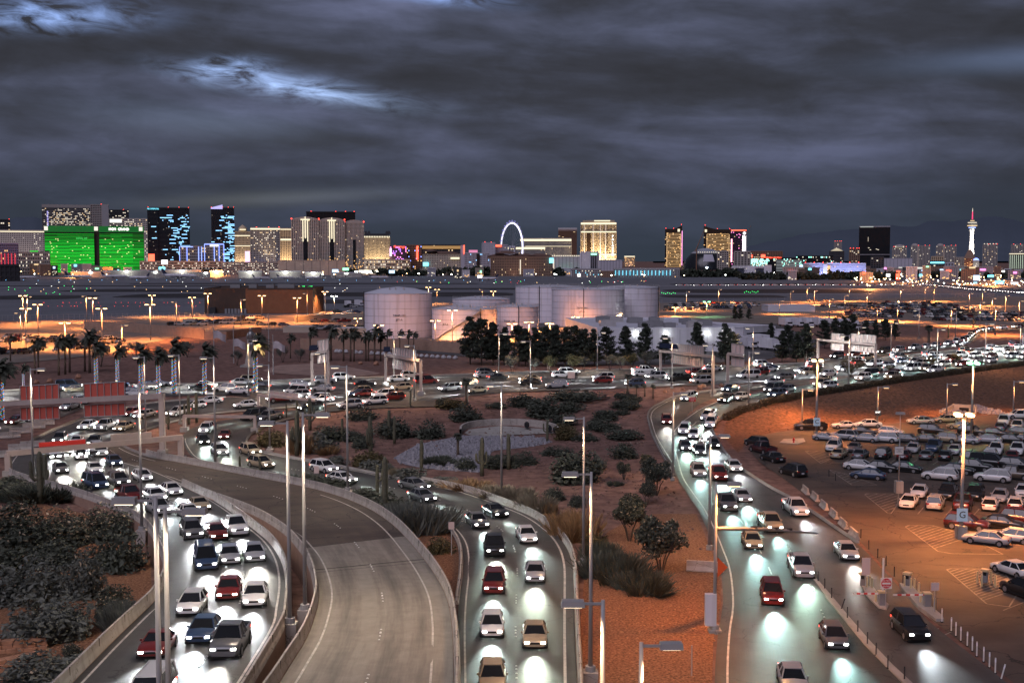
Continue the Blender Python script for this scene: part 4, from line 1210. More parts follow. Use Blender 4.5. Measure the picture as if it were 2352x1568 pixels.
MB().box((-w * .42, -.9, 1.6), (3, 1.6, 3.2)).build('door', m_dkmetal, root)
for k in range(7):
    MB().box((-w * .3 + k * 1.6, -.5, 1.2 + .1 * (k % 2)), (1.1, .9, 2.4)).build('machine_cabinet', m_hvac, root)
# white warehouse with many rooftop units
a, b = P(1372, 800, ZF), P(1770, 800, ZF)
root, w, hh = shed('warehouse', 'long white flat roofed warehouse behind the pines', 'warehouse', 1370, 1690, 757, 808, 62, m_white, m_roofw, rz=R(6), parapet=.7)
rr2 = np.random.default_rng(3)
for k in range(22):
    x, y = rr2.uniform(-w * .42, w * .45), rr2.uniform(6, 56)
    s = rr2.uniform(1.2, 3.6)
    u_ = MB().box((x, y, hh + .1 + s * .3), (s * 1.5, s, s * .6)).box((x, y, hh + .1 + s * .62), (s * .7, s * .7, .15)).build('rooftop_unit', m_hvac if k % 3 else m_galv, root)
for k in range(9):
    MB().box((-w / 2 + (k + 1) * w / 10, -.02, hh / 2), (.12, .08, hh)).build('panel_joint', mat('joint_grey', (.3, .3, .33)), root)
g_cool = glow('cool_floodlight', (.92, 1, .95), 25)
wl = []
for k, fx in enumerate((-.22, .0, .30, .44)):
    lx = w * fx
    MB().box((lx, -.25, hh - 1.1), (.7, .4, .4)).build('wall_light', g_cool, root)
    wl.append(root.matrix_basis @ Vector((lx, -1.4, hh - 1.2)))
root2, w2, hh2 = shed('loading_dock', 'white loading dock wing with trucks parked along it', 'warehouse', 1690, 1790, 751, 790, 60, m_white, m_roofw, rz=R(38))
for k in range(7):
    MB().box((-w2 / 2 + 3 + k * w2 / 7.4, -.1, 2.0), (2.6, .25, 3.4)).build('dock_door', m_vdark, root2)
shed('canopy_depot', 'low flat canopy over lit bays, near the trucks', 'building', 1764, 1872, 702, 716, 16, m_roofw, parapet=.3)
shed('field_shed', 'low tan shed with a pale roof in front of the leftmost tank', 'shed', 775, 841, 756, 775, 10, m_beige)
shed('field_shed', 'long low beige shed left of the tanks', 'shed', 650, 715, 752, 764, 9, m_beige)
shed('guard_hut', 'small striped hut on the orange lit lot', 'hut', 420, 448, 735, 743, 5, m_beige)
# garden wall of the tank yard
def longwall(name, label, pts, h_, material, thick=.3, cat='wall', z=None, caps=True):
    root = thing(name, label, cat)
    for (u, v), (u2, v2) in zip(pts, pts[1:]):
        a, b = G(u, v), G(u2, v2)
        L = (b - a).length
        n = max(1, int(L / 8))
        for k in range(n):
            p, q = a + (b - a) * (k / n), a + (b - a) * ((k + 1) / n)
            m = (p + q) / 2
            MB().box((m.x, m.y, m.z + h_ / 2 - .1), (L / n - .05, thick, h_ + .2), math.atan2(b.y - a.y, b.x - a.x)).build('wall_panel', material, root)
    return root
longwall('yard_wall', 'low tan wall behind the row of palms and boulders', [(690, 801), (830, 802), (960, 804), (1060, 812)], 3.2, m_tan)
longwall('yard_wall', 'orange lit low wall curving through the left lot', [(195, 757), (300, 763), (400, 771), (470, 779)], 3.4, m_tan)
longwall('yard_wall', 'low tan wall at the right side of the left lot', [(676, 741), (760, 734), (830, 732)], 2.6, m_beige)
longwall('yard_wall', 'dark wall beside the ramp below the flags', [(470, 779), (520, 779), (560, 772), (600, 768)], 2.6, m_tan)
def basin_wall():
    pts = resample([tuple(G(*q)) for q in ((1060, 1000), (1064, 990), (1085, 982), (1130, 977), (1180, 976), (1235, 980), (1268, 987), (1280, 996))], 40)
    mb = MB()
    for i, p in enumerate(pts):
        t = pts[min(i + 1, 39)] - pts[max(i - 1, 0)]; n = Vector((-t[1], t[0], 0)).normalized()
        for o, z in ((0, -.3), (0, 1.15), (.35, 1.15), (.35, -.3)):
            q = Vector((p[0], p[1], h1(p[0], p[1]))) + n * o; mb.v.append((q.x, q.y, q.z + z))
    for i in range(39):
        for j in range(3):
            mb.f.append((i * 4 + j, i * 4 + j + 1, (i + 1) * 4 + j + 1, (i + 1) * 4 + j)); mb.m.append(0)
    root = thing('basin_wall', 'curved concrete headwall of the basin with round drain pipes in the garden', 'retaining wall')
    mb.build('wall', m_wall, root)
    for u, v in ((1210, 986), (1262, 994), (1276, 998)):
        p = G(u, v); MB().tube([p + Vector((0, -.6, .8)), p + Vector((0, 1.2, .8))], .45, 12).build('drain_pipe', m_vdark, root)
basin_wall()
# perimeter fence along the airfield
def fence(label, p0, p1, n, h_=2.4):
    a, b = P(*p0, ZF), P(*p1, ZF)
    root = thing('wire_fence', label, 'fence', a)
    pm = MB().tube([(0, 0, 0), (0, 0, h_)], .05, 5).mesh('post', m_galv)
    for k in range(n):
        link('post', pm, root, None, (b - a) * (k / (n - 1)))
    mb = MB()
    for z in (.1, h_ * .5, h_):
        mb.tube([(0, 0, z), tuple((b - a) + Vector((0, 0, z)))], .025, 4)
    mb.build('wire', m_galv, root, kind='stuff')
fence('wire perimeter fence between the left lot and the apron', (-60, 738), (470, 729), 44)
fence('wire fence behind the remote car park', (1520, 696), (2400, 681), 50)
fence('wire fence in front of the lower lot beside the tank yard', (560, 762), (830, 752), 24)
# drain outlet on the bank
p = G(2215, 946)
root = thing('drain_outlet', 'concrete drain mouth with sloping wing walls on the embankment', 'drain', p, R(-35))
MB().box((0, 0, .6), (4.5, .5, 1.8)).build('headwall', m_conc, root)
MB().box((0, -.3, .4), (1.8, .1, 1.0)).build('opening', m_vdark, root)
for s in (-1, 1):
    MB().face([(s * 2.2, -.2, 1.5), (s * 3.6, -5.5, .0), (s * 3.6, -5.5, -.3), (s * 2.2, -.2, -.3)]).face([(s * 2.0, -.2, 1.5), (s * 3.4, -5.5, .0), (s * 3.4, -5.5, -.3), (s * 2.0, -.2, -.3)]).face([(s * 2.2, -.2, 1.5), (s * 3.6, -5.5, 0), (s * 3.4, -5.5, 0), (s * 2.0, -.2, 1.5)]).build('wing_wall', m_conc, root)
MB().face([(-2.2, -.2, .08), (2.2, -.2, .08), (3.4, -5.5, .05), (-3.4, -5.5, .05)]).build('apron_slab', m_conc, root)

# flags, statue
def flag(label, u, v, hpx, col, fu):
    p = G(u, v); d = p.y; s = d / FPX
    root = thing('flagpole', label, 'flagpole', p)
    MB().tube([(0, 0, 0), (0, 0, hpx * s)], [.16, .07], 8).build('pole', m_galv, root)
    MB().lathe((0, 0, hpx * s), [(.02, 0), (.15, .1), (.15, .2), (.02, .3)], 8).build('finial', m_galv, root)
    if col:
        w, h = 27 * s, 17 * s; n = 14; mb = MB()
        for i in range(n):
            t = i / (n - 1)
            for z in (0, -h):
                mb.v.append((t * w, math.sin(t * 7) * .35 * t, hpx * s * fu + z - t * t * .6 + .25 * math.sin(t * 5)))
        for i in range(n - 1):
            mb.f.append((2 * i, 2 * i + 1, 2 * i + 3, 2 * i + 2)); mb.m.append(0)
        mb.build('flag', mat('flag_' + label[:5], col, .8, var=.15, vscale=.8), root)
flag('flagpole with a pale striped flag streaming to the right', 492, 850, 128, (0.45, 0.40, 0.42), .70)
flag('flagpole with a light blue flag', 537, 834, 110, (0.12, 0.38, 0.62), .50)
flag('bare flagpole right of the statue', 618, 830, 108, None, 0)
flag('flagpole with a pale blurred flag near the first gantry', 628, 860, 88, (0.40, 0.40, 0.36), .86)
p = G(577, 842)
root = thing('statue', 'metal figure statue on a tapering stone pedestal beside the flagpoles', 'statue', p)
MB().box((0, 0, .25), (4.6, 4.6, .5)).build('step', m_conc, root)
MB().box((0, 0, 2.2), (2.7, 2.7, 3.4), top=.62).build('pedestal', m_wall, root)
mb = MB()
mb.tube([(-.35, 0, 3.9), (-.3, 0, 5.2), (-.12, 0, 6.4)], [.34, .36, .42], 8); mb.tube([(.35, 0, 3.9), (.32, 0, 5.2), (.12, 0, 6.4)], [.34, .36, .42], 8)
mb.tube([(0, 0, 6.2), (0, 0, 7.4), (0, 0, 8.5), (0, 0, 8.9)], [.55, .6, .75, .3], 10); mb.lathe((0, 0, 8.8), [(.18, 0), (.36, .35), (.32, .75), (.05, .95)], 10)
mb.tube([(.6, 0, 8.4), (1.1, -.1, 7.6), (1.35, -.3, 8.5)], [.24, .2, .16], 8); mb.tube([(-.6, 0, 8.4), (-.95, .1, 7.4), (-.8, -.2, 6.6)], [.24, .2, .16], 8)
mb.build('figure', mat('bronze_figure', (.32, .31, .30), .35, metal=.7), root, True)

# ================================================================ the city skyline
w_warm = glow('window_warm', (1.0, .70, .38), 1.1)
w_white = glow('window_white', (1.0, .88, .70), 1.05)
w_amber = glow('window_amber', (1.0, .55, .20), 1.6)
w_blue = glow('window_ice_blue', (.28, .62, 1.0), 2.2)
w_teal = glow('window_teal', (.35, 1.0, .8), 2.6)
w_dim = glow('window_dim', (.9, .75, .6), .5)
g_red = glow('obstruction_red', (1, .05, .03), 6)
g_neonred = glow('neon_red', (1, .10, .05), 3.5)
g_neonpink = glow('neon_pink', (1, .25, .65), 2.6)
g_neonpurple = glow('neon_purple', (.55, .2, 1.0), 2.0)
g_neonblue = glow('neon_blue', (.25, .35, 1.0), 2.6)
g_white = glow('sign_white', (1, .97, .9), 3.5)
g_cream = glow('cornice_light', (1, .88, .62), 1.25)
g_green = glow('facade_green', (.0, 1.0, .05), .72)
g_greend = glow('facade_green_dim', (.0, .6, .05), .22)
g_cyan = glow('sign_cyan', (.2, .8, 1.0), 2.6)
g_signg = glow('sign_green', (.3, 1.0, .5), 2.4)
g_led = glow('led_white', (1, .98, 1), 2.2)
g_ledb = glow('led_blue', (.5, .7, 1.0), 2.0)
m_glassd = mat('dark_glass', (0.012, 0.014, 0.018), 0.25, spec=.5)
m_glassb = mat('bronze_glass', (0.035, 0.020, 0.012), 0.3, spec=.5)
m_pale = mat('pale_stone', (0.55, 0.50, 0.47), 0.85)
m_greige = mat('greige_stone', (0.34, 0.315, 0.30), 0.85)
m_sand = mat('sand_stone', (0.48, 0.38, 0.26), 0.85)
m_brownst = mat('brown_stone', (0.22, 0.14, 0.10), 0.85)
m_dgrey = mat('dark_grey_panel', (0.055, 0.055, 0.062), 0.7)
m_lav = mat('lavender_white_panel', (0.42, 0.41, 0.47), 0.8)
m_copper = mat('copper_panel', (0.24, 0.13, 0.085), 0.6)
m_rooftile = mat('roof_tile_brown', (0.13, 0.075, 0.06), 0.9)
m_slate = mat('slate_roof', (0.03, 0.03, 0.035), 0.8)

def frame_at(u0, u1, y):
    um = (u0 + u1) / 2
    p = PY(um, 600, y)
    th = math.atan2(p.x, y)
    w = (u1 - u0) / FPX * (y * CP) / math.cos(th) * math.cos(th)
    return Vector((p.x, y, ZF)), -th, w
def tower(name, label, u0, u1, vtop, y, depth=35, wall=None, glass=None, fl=20, cl=12, pier=.35, slab=.35, lit=.15, litm=None, seed=0, proud=.7, top=None, lights=(), zone=None, sides=True, cat='building', pitch=None):
    loc, rz, w = frame_at(u0, u1, y)
    hh = zat(vtop, y) - ZF
    root = thing(name, label, cat, loc, rz)
    wall, glass = wall or m_greige, glass or m_glassd
    MB().box((0, depth / 2, hh / 2), (w - 1.4, depth - 1.4, hh - .2)).build('glazing', glass, root)
    fr = MB(); cw, ch = w / cl, hh / fl
    for k in range(cl + 1):
        x = -w / 2 + k * cw
        if pier: fr.box((x, proud / 2, hh / 2), (max(.5, pier * cw), proud, hh))
    for k in range(fl + 1):
        if slab: fr.box((0, proud / 2 + .1, k * ch), (w, proud * .8, max(.4, slab * ch)))
    if sides:
        dn = max(2, int(depth / cw)); dw = depth / dn
        for sx_ in (-1, 1):
            for k in range(dn + 1):
                if pier: fr.box((sx_ * (w / 2 - proud / 2), k * dw, hh / 2), (proud, max(.5, pier * dw), hh))
            for k in range(fl + 1):
                if slab: fr.box((sx_ * (w / 2 - proud / 2 - .1), depth / 2, k * ch), (proud * .8, depth, max(.4, slab * ch)))
    fr.build('facade_frame', wall, root)
    if top is not False:
        MB().box((0, depth / 2, hh + 1.0), (w + .6, depth + .6, 2.4)).build('parapet', top or wall, root)
    r = np.random.default_rng(seed + 100)
    litm = litm or [w_warm, w_white]
    bins = {}
    for i in range(cl):
        for j in range(fl):
            pr = zone(i / cl, j / fl) if zone else lit
            if r.random() < pr:
                bins.setdefault(r.integers(0, len(litm)), []).append((i, j))
    for mi, cells in bins.items():
        mb = MB()
        for i, j in cells:
            x = -w / 2 + (i + .5) * cw; z = (j + .5) * ch
            a, b = cw * (1 - pier) * .48, ch * (1 - slab) * .46
            mb.face([(x - a, .55, z - b), (x + a, .55, z - b), (x + a, .55, z + b), (x - a, .55, z + b)])
        mb.build('lit_windows', litm[mi], root, kind='stuff')
    for fx, dz in lights:
        MB().box((fx * w / 2, depth * .3, hh + 2.5 + dz), (2.2, 2.2, 2.2)).build('obstruction_light', g_red, root)
    return root, w, hh, depth
def flood(root, w, hh, col, L, n=2, dist=.35, aimz=.5, spot=120, z=2.0):
    """real floodlights standing on the ground in front of a facade"""
    M = root.matrix_basis
    for k in range(n):
        x = (k + .5) / n * w - w / 2
        d = max(w / n, hh * .5) * dist + 6
        rr = math.hypot(d, hh * .45)
        lamp(M @ Vector((x, -d, z)), col, 60 * rr * rr * L, 1.0, 'SPOT', M @ Vector((x, 0, hh * aimz)), R(spot), .8, 'facade_floodlight')
def bar(root, c, d, material, name='light_bar'):
    return MB().box(c, d).build(name, material, root)

# --- far left
tower('hotel_tower', 'dark balconied tower cut by the left frame edge, red lights on top', -8, 24, 505, 3800, 40, m_dgrey, None, 22, 8, .2, .4, .12, seed=1, lights=((-.9, 0), (.9, 0)))
root, w, hh, d = tower('hotel', 'long pale hotel with a bright cornice left of the green hotel', -30, 103, 530, 3000, 40, m_pale, None, 20, 34, .55, .45, .16, [w_white, w_dim], seed=2, zone=lambda a, b: .5 if .78 < a < .9 else .03)
bar(root, (0, -.6, hh - 2), (w, .6, 2.2), g_cream, 'cornice_light'); flood(root, w, hh, (1, .85, .8), .25, 2)
root, w, hh, d = tower('hotel', 'magenta lit hotel with columns uplit red at the left edge', -20, 40, 561, 2100, 40, mat('mauve_lit_render', (.25, .20, .30), .85), None, 12, 14, .5, .4, .1, [w_amber], seed=3)  # magenta light on the walls is put into the render colour
for k in range(5):
    lx = -w * .1 + k * w * .12
    bar(root, (lx, -.8, hh * .36), (1.6, .5, hh * .7), glow('red_uplight', (1, .06, .10), .75), 'red_column_glow')  # red uplight on the columns, imitated by glowing bars
tower('hotel_podium', 'grey low hotel wing with rows of lit windows in front of the green hotel', 38, 112, 581, 2200, 40, m_greige, None, 6, 20, .45, .5, .28, [w_white], seed=4)
root, w, hh, d = tower('casino_wing', 'small bright green lit wing left of the green hotel', 95, 113, 579, 2550, 30, m_dgrey, None, 9, 4, .1, .3, 0)
for k in range(8): bar(root, (0, -.5, (k + .5) * hh / 9), (w, .5, hh / 18), g_green, 'green_light_strip')
MB().box((-w * 1.3, -5, hh * .93), (16, 6, 12)).build('green_sign', g_green, root)
# --- glassy towers behind
root, w, hh, d = tower('resort_tower', 'wide pale banded tower full of lit windows behind the green hotel', 103, 207, 478, 3700, 45, mat('banded_panel', (.17, .165, .17), .7), None, 42, 34, .12, .5, .3, [w_white, w_warm, w_white, w_dim], seed=5, lights=((-.7, 0), (-.3, 0), (.4, 0), (.9, 0)), zone=lambda a, b: .5 if .3 < b < .92 and a > .12 else .2)
MB().box((0, d / 2, hh + 6), (w, d, 9)).build('roof_screen', m_greige, root)
for k in range(22): bar(root, (-w * .385, -.8, hh * (.35 + .028 * k)), (4, .5, 2.2), glow('violet_dot', (.5, .45, 1), 1.6), 'violet_light')
root, w, hh, d = tower('resort_tower', 'plain grey slab tower with two faces right of the wide banded tower', 212, 251, 471, 3550, 40, m_greige, None, 36, 10, .3, .55, .03, [w_dim], seed=6, lights=((.2, 0),))
MB().box((w * .31, -1.2, hh / 2), (w * .38, 2, hh)).build('lighter_face', mat('light_grey_panel', (.33, .33, .35), .8), root)
tower('resort_tower', 'dark tower with few lit windows peeking over the green hotel', 251, 297, 483, 3900, 40, m_dgrey, None, 36, 14, .15, .45, .14, [w_white], seed=7, lights=((.5, 0),))
root, w, hh, d = tower('hotel', 'white lit stepped hotel behind the right wing of the green hotel', 252, 338, 503, 3650, 40, m_pale, None, 26, 24, .35, .5, .3, [w_white, w_warm], seed=8)
flood(root, w, hh, (1, .95, .85), .15, 2, aimz=.8); bar(root, (-w * .3, -1, hh - 6), (w * .3, .8, 10), glow('white_crown', (1, 1, .95), 1.3), 'crown_light')
bar(root, (w * .53, -400, hh * .2), (16, 10, 26), g_neonred, 'red_screen')
# --- the green hotel
def green_hotel():
    y = 2600
    loc, rz, w = frame_at(111, 327, y)
    hh = zat(520, y) - ZF
    root = thing('green_hotel', 'huge green lit hotel with white lettering along its roof band', 'hotel', loc, rz)
    sc = w / 216.0
    for (a, b) in ((111, 218), (228, 327)):
        x0, x1 = (a - 219) * sc, (b - 219) * sc; ww = x1 - x0; xm = (x0 + x1) / 2
        MB().box((xm, 20, hh / 2), (ww, 40, hh)).build('wing', m_glassd, root)
        MB().box((xm, -.6, hh - 6), (ww, 1.6, 13)).build('roof_band', glow('green_band', (.0, .42, .06), .26), root)  # green floodlight on the band is put into a faint glow
        n = 27; top = hh - 15
        gs = [glow('green_strip_%d' % q, (.0, 1.0, .05), e) for q, e in enumerate((.16, .34, .58, .85))]
        rg = np.random.default_rng(a + 1)
        sms = [MB().box((0, 0, 0), (ww * .246, .9, top / n * .5)).mesh('light_strip', q) for q in gs]
        for k in range(n):
            for j in range(4):
                lv = (1 if k > n - 5 else 2 if k > n - 9 else 3) - (1 if j == 3 and b > 300 else 0) - (1 if rg.random() < .22 else 0)  # strip glow is stepped to imitate green light fading at top and right edge
                link('light_strip', sms[max(0, lv)], root, None, (xm + (j - 1.5) * ww * .247, -.5, (k + .5) * top / n))
        r = np.random.default_rng(a); mb = MB()
        for k in range(34):
            mb.box((xm + r.uniform(-.46, .46) * ww, -1.0, (r.integers(2, 24) + .02) * top / n), (2.2, .4, 1.6))
        mb.build('lit_windows', w_warm, root, kind='stuff')
    MB().box(((223 - 219) * sc, 24, hh / 2 - 2), (11 * sc, 34, hh - 4)).build('recess', m_dgrey, root)
    for u in (115, 222, 320):
        MB().box(((u - 219) * sc, -2.2, hh - 5), (8 * sc, 1.2, 9 * sc)).build('emblem_panel', glow('emblem_white', (1, .92, .8), 1.1), root)
    text('MGM  GRAND', 8.4 * sc, g_white, root, (53 * sc, -2.2, hh - 6), extrude=.3, name='roof_lettering', width=44 * sc)
    text('KING OF', 6 * sc, glow('green_text', (.1, 1, .2), .9), root, (-28 * sc, -1.4, hh - 26), extrude=.2, name='banner_lettering')
    MB().box((-10 * sc, -30, 12 * sc), (30 * sc, 50, 12 * sc)).build('entrance_block', m_dgrey, root)
    MB().lathe((3 * sc, -60, 0), [(12 * sc, 0), (12 * sc, 9 * sc), (4 * sc, 13 * sc)], 16).build('rotunda', m_greige, root)
    for k in range(10):
        MB().box(((-75 + k * 9) * sc, -25, 5 * sc), (5 * sc, 6, 2.0 * sc)).build('green_canopy_light', g_green, root)
green_hotel()
# --- the two black towers with ice blue windows
def dashes(label, u0, u1, vtop, y, seed, crown=None):
    root, w, hh, d = tower('glass_tower', label, u0, u1, vtop, y, 45, m_dgrey, m_glassd, 48, 30, 0, .22, 0, seed=seed, lights=((-.95, 0), (0, 0), (.5, 0), (.95, 0)))
    r = np.random.default_rng(seed); mb = MB(); mw = MB()
    for k in range(86):
        x = (.5 - abs(r.normal()) * .28) * w if r.random() < .8 else r.uniform(-.48, .45) * w
        z = r.integers(2, 43) / 48 * hh; L = r.choice([3, 5, 9, 14, 18])
        if abs(x) < w * .48: mb.box((min(max(x, -w * .5 + L / 2), w * .5 - L / 2), -.3, z + 1.4), (L, .5, 2.2))
    for k in range(40):
        mw.box((r.uniform(-.48, .48) * w, -.3, r.integers(1, 46) / 48 * hh + 1), (2, .5, 1.4))
    mb.build('lit_windows', w_blue, root, kind='stuff'); mw.build('dim_windows', w_dim, root, kind='stuff')
    return root, w, hh
root, w, hh = dashes('black glass tower with dashes of ice blue windows, left of the two', 342, 436, 478, 3600, 11)
text('THE COSMOPOLITAN', 6, g_cyan, root, (-w * .36, -2, hh - 3), extrude=.2, name='roof_lettering', width=w * .27)
MB().box((-w * .24, -.5, hh / 2), (1.5, 1.5, hh)).build('facade_seam', m_glassd, root)
root, w, hh = dashes('black glass tower with ice blue windows and a slanted violet crown', 487, 539, 478, 3550, 12)
mb = MB(); mb.face([(-w / 2, -1.5, hh - 3), (0, -1.5, hh - 3), (0, -1.5, hh + 10), (-w / 2, -1.5, hh + 1)]).build('crown_screen', glow('violet_screen', (.55, .5, 1), 1.1), root)
# --- neon edged low hotel
root, w, hh, d = tower('neon_hotel', 'brown hotel outlined in blue neon in front of the black towers', 471, 514, 561, 2500, 40, m_greige, None, 10, 12, .35, .5, .18, [w_warm], seed=13)
for x in (-.5, .0, .25, .5): bar(root, (x * w, -1, hh / 2), (1.2, .8, hh), g_neonblue, 'neon_tube')
bar(root, (0, -1, hh), (w, .8, 1.4), g_neonblue, 'neon_tube')
text('GRAND', 5, g_white, root, (0, -2, hh - 3), extrude=.2, name='roof_lettering')
root, w, hh, d = tower('neon_hotel', 'lower brown wing with blue neon edges left of the neon hotel', 414, 468, 567, 2480, 40, m_greige, None, 9, 12, .35, .5, .1, [w_warm], seed=14)
for x in (-.5, -.2, .28, .4): bar(root, (x * w, -1, hh / 2), (1.2, .8, hh), g_neonblue, 'neon_tube')
bar(root, (-.2 * w, -1, hh), (w * .5, .8, 1.4), g_neonblue, 'neon_tube')
# --- lit classical hotels
root, w, hh, d = tower('classical_hotel', 'warm lit hotel with a domed cupola right of the violet crowned tower', 540, 577, 533, 3900, 40, m_sand, None, 22, 12, .5, .45, .05, [w_warm], seed=15)
flood(root, w, hh, (1, .75, .5), .6, 2); bar(root, (0, -1, hh * .9), (w, .8, 3), g_cream); bar(root, (0, -1, hh * .62), (w, .8, 2.4), g_cream); bar(root, (0, -1, hh * .12), (w, .8, 2.4), g_cream)
MB().lathe((0, d / 2, hh), [(14, 0), (14, 12), (9, 18), (1, 24)], 16).build('cupola', m_sand, root); MB().box((0, 2, hh + 8), (20, 12, 3)).build('cupola_light', g_cream, root)
bar(root, (w * .25, -260, hh * .2), (14, 8, 60), glow('pink_fountain', (1, .6, .95), 1.6), 'lit_sign_tower'); bar(root, (w * .65, -260, hh * .14), (7, 8, 56), glow('pink_sign', (1, .85, 1), 2.5), 'lit_sign_tower')
root, w, hh, d = tower('timeshare_tower', 'grey grid tower with warm windows left of the triple arched towers', 577, 645, 524, 2900, 40, m_greige, None, 24, 20, .4, .4, .17, [w_warm, w_white], seed=16, lights=((-.6, 0), (.2, 0), (.9, 0)))
bar(root, (0, -1, hh - 2), (w, .8, 3.5), g_cream); flood(root, w, hh * .4, (.45, .5, 1), .3, 2)
root, w, hh, d = tower('timeshare_tower', 'cream columned tower glowing warm beside the triple arched towers', 645, 672, 526, 2880, 40, m_sand, None, 20, 7, .6, .2, .0, seed=17)
flood(root, w, hh, (1, .72, .42), 1.0, 2); bar(root, (0, -1, hh * .75), (w, .8, 4), g_cream); bar(root, (0, -1, hh * .2), (w, .8, 4), g_cream); bar(root, (0, -1, hh - 1), (w, .8, 2), g_cream)
# --- triple arched towers
def arched(label, u0, u1, vtop, y, seed, cross):
    root, w, hh, d = tower('arched_tower', label, u0, u1, vtop + 7, y, 36, mat('warm_grey_stone', (.42, .39, .36), .85), None, 38, 15, .48, .30, .035, [w_warm, w_dim], seed=seed, top=False, lights=((-1, 0), (1, 0)))
    mb = MB(); n = 17; f, b = [], []
    ah = 7 / FPX * y
    for k in range(n):
        a = PI * k / (n - 1)
        mb.v += [(-w / 2 * math.cos(a), 0, hh + ah * math.sin(a) ** 1.3), (-w / 2 * math.cos(a), d, hh + ah * math.sin(a) ** 1.3)]
    for k in range(n - 1):
        mb.f.append((2 * k, 2 * k + 2, 2 * k + 3, 2 * k + 1)); mb.m.append(0)
    mb.f.append(tuple(range(0, 2 * n, 2))); mb.m.append(0)
    mb.build('arched_roof', m_greige, root)
    MB().box((0, .2, hh * .42), (w * .17, 1.6, hh * .5)).build('recessed_bay', m_glassd, root)
    if cross:
        for x in (-.085, 0, .085):
            bar(root, (x * w, -1.4, hh * .83 + (3 if x == 0 else -3)), (1.7, 1.2, hh * .40), g_cream, 'crown_light')
        bar(root, (0, -1.4, hh + .5), (w * .34, 1.2, 2.2), g_cream, 'crown_light')
    r = np.random.default_rng(seed); mb = MB()
    for k in range(46): mb.box((r.uniform(-.48, .48) * w, -.9, abs(r.normal()) * .14 * hh + 3), (1.6, .6, 1.4))
    mb.build('amber_windows', w_amber, root, kind='stuff')
arched('arched grey tower with a glowing cross crown, leftmost of three', 671, 733, 498, 2300, 21, True)
arched('arched grey tower with a glowing cross crown, middle of three', 733.5, 792, 500, 2310, 22, True)
arched('arched grey tower without a lit cross, right of the three', 792.5, 836, 505, 2320, 23, False)
root, w, hh, d = tower('glass_slab', 'black glass slab looming behind the arched towers', 705, 817, 488, 3000, 40, m_glassd, m_glassd, 40, 20, 0, .1, .004, [w_white], seed=24, lights=((-.8, 0), (.2, 0), (.6, 0), (.95, 0)))
root, w, hh, d = tower('french_hotel', 'golden lit hotel with a dark mansard roof', 836, 896, 545, 3300, 40, m_sand, None, 22, 20, .5, .3, .04, [w_warm], seed=25, top=False)
flood(root, w, hh, (1, .80, .50), 1.3, 3); MB().box((0, d / 2, hh + 5), (w, d, 10), top=.86).build('mansard_roof', m_slate, root)
for k in range(16): bar(root, (-w / 2 + (k + .5) * w / 16, -.6, hh + 1.2), (2.6, 1.0, 4), g_cream, 'dormer_light')
for x in (-.42, -.30, .38, .47): MB().box((x * w, d / 2, hh + 13), (9, 20, 9), top=.6).build('roof_pavilion', m_slate, root)
# --- pink and purple group
root, w, hh, d = tower('pink_hotel', 'hotel with a purple and pink neon lattice', 896, 934, 566, 3300, 40, mat('plum_panel', (.16, .08, .16), .8), None, 12, 12, .2, .3, .3, [g_neonpink, g_neonpurple, g_neonpurple], seed=26)
text('Flamingo', 9, g_neonred, root, (w * .08, -2, hh - 1), extrude=.3, name='roof_lettering'); bar(root, (-w * .46, -2, hh - 16), (6, 2, 22), glow('pink_panel', (1, .7, .9), 1.6), 'lit_sign_panel')
root, w, hh, d = tower('casino_hotel', 'pale casino hotel with a vertical red sign beside the pink hotel', 934, 969, 564, 3350, 40, m_copper, None, 12, 10, .4, .4, .2, [w_amber, g_neonblue], seed=27)
bar(root, (w * .2, -2, hh * .7), (5, 2, hh * .55), g_neonred, 'vertical_sign')
root, w, hh, d = tower('casino_hotel', 'wide dark glass casino with a gold top band and blue light bars', 969, 1067, 563, 3250, 40, m_dgrey, None, 12, 26, .25, .3, .04, [w_warm], seed=28)
bar(root, (0, -1, hh - 6), (w * .98, 1, 8), glow('gold_band', (.9, .5, .18), .45), 'gold_band'); bar(root, (-w * .32, -1.5, hh * .62), (w * .2, 1, 2.5), g_ledb); bar(root, (w * .26, -1.5, hh * .62), (w * .24, 1, 2.5), g_ledb)
MB().box((w * .45, -2, hh / 2), (w * .09, 3, hh)).build('end_wall', m_lav, root); bar(root, (w * .49, -5, hh * .82), (3, 2, hh * .36), g_neonred, 'vertical_sign'); MB().box((-w * .12, -2, hh * .5), (w * .11, 2, hh * .34)).build('white_bay', m_lav, root)
def hip(root, x, y, z, sx_, sy, h, material, ov=1.5):
    mb = MB(); a, b = sx_ / 2 + ov, sy / 2 + ov; r = max(sx_ - sy, 2) / 2
    v = [(x - a, y - b, z), (x + a, y - b, z), (x + a, y + b, z), (x - a, y + b, z), (x - r * .8, y, z + h), (x + r * .8, y, z + h)]
    for q in ((0, 1, 5, 4), (2, 3, 4, 5), (1, 2, 5), (3, 0, 4), (3, 2, 1, 0)): mb.face([v[i] for i in q])
    return mb.build('hip_roof', material, root)
root, w, hh, d = tower('tan_hotel', 'tan hotel with brown hipped roofs and a teal sign, right of the garage', 972, 1057, 585, 2050, 30, m_beige, None, 9, 22, .7, .5, .05, [w_warm], seed=29)
hip(root, 0, 15, hh + 2, w, 30, 4, m_rooftile); hip(root, -w * .32, 10, hh + 6, 22, 24, 4, m_rooftile)
bar(root, (-w * .43, -2, hh * .55), (9, 2, 6), g_cyan, 'lit_sign_panel'); bar(root, (w * .36, -2, hh * .83), (15, 1, 3), g_cream); bar(root, (w * .38, -2, hh * .15), (7, 1, 4), g_white); flood(root, w, hh, (1, .7, .6), .06, 2)
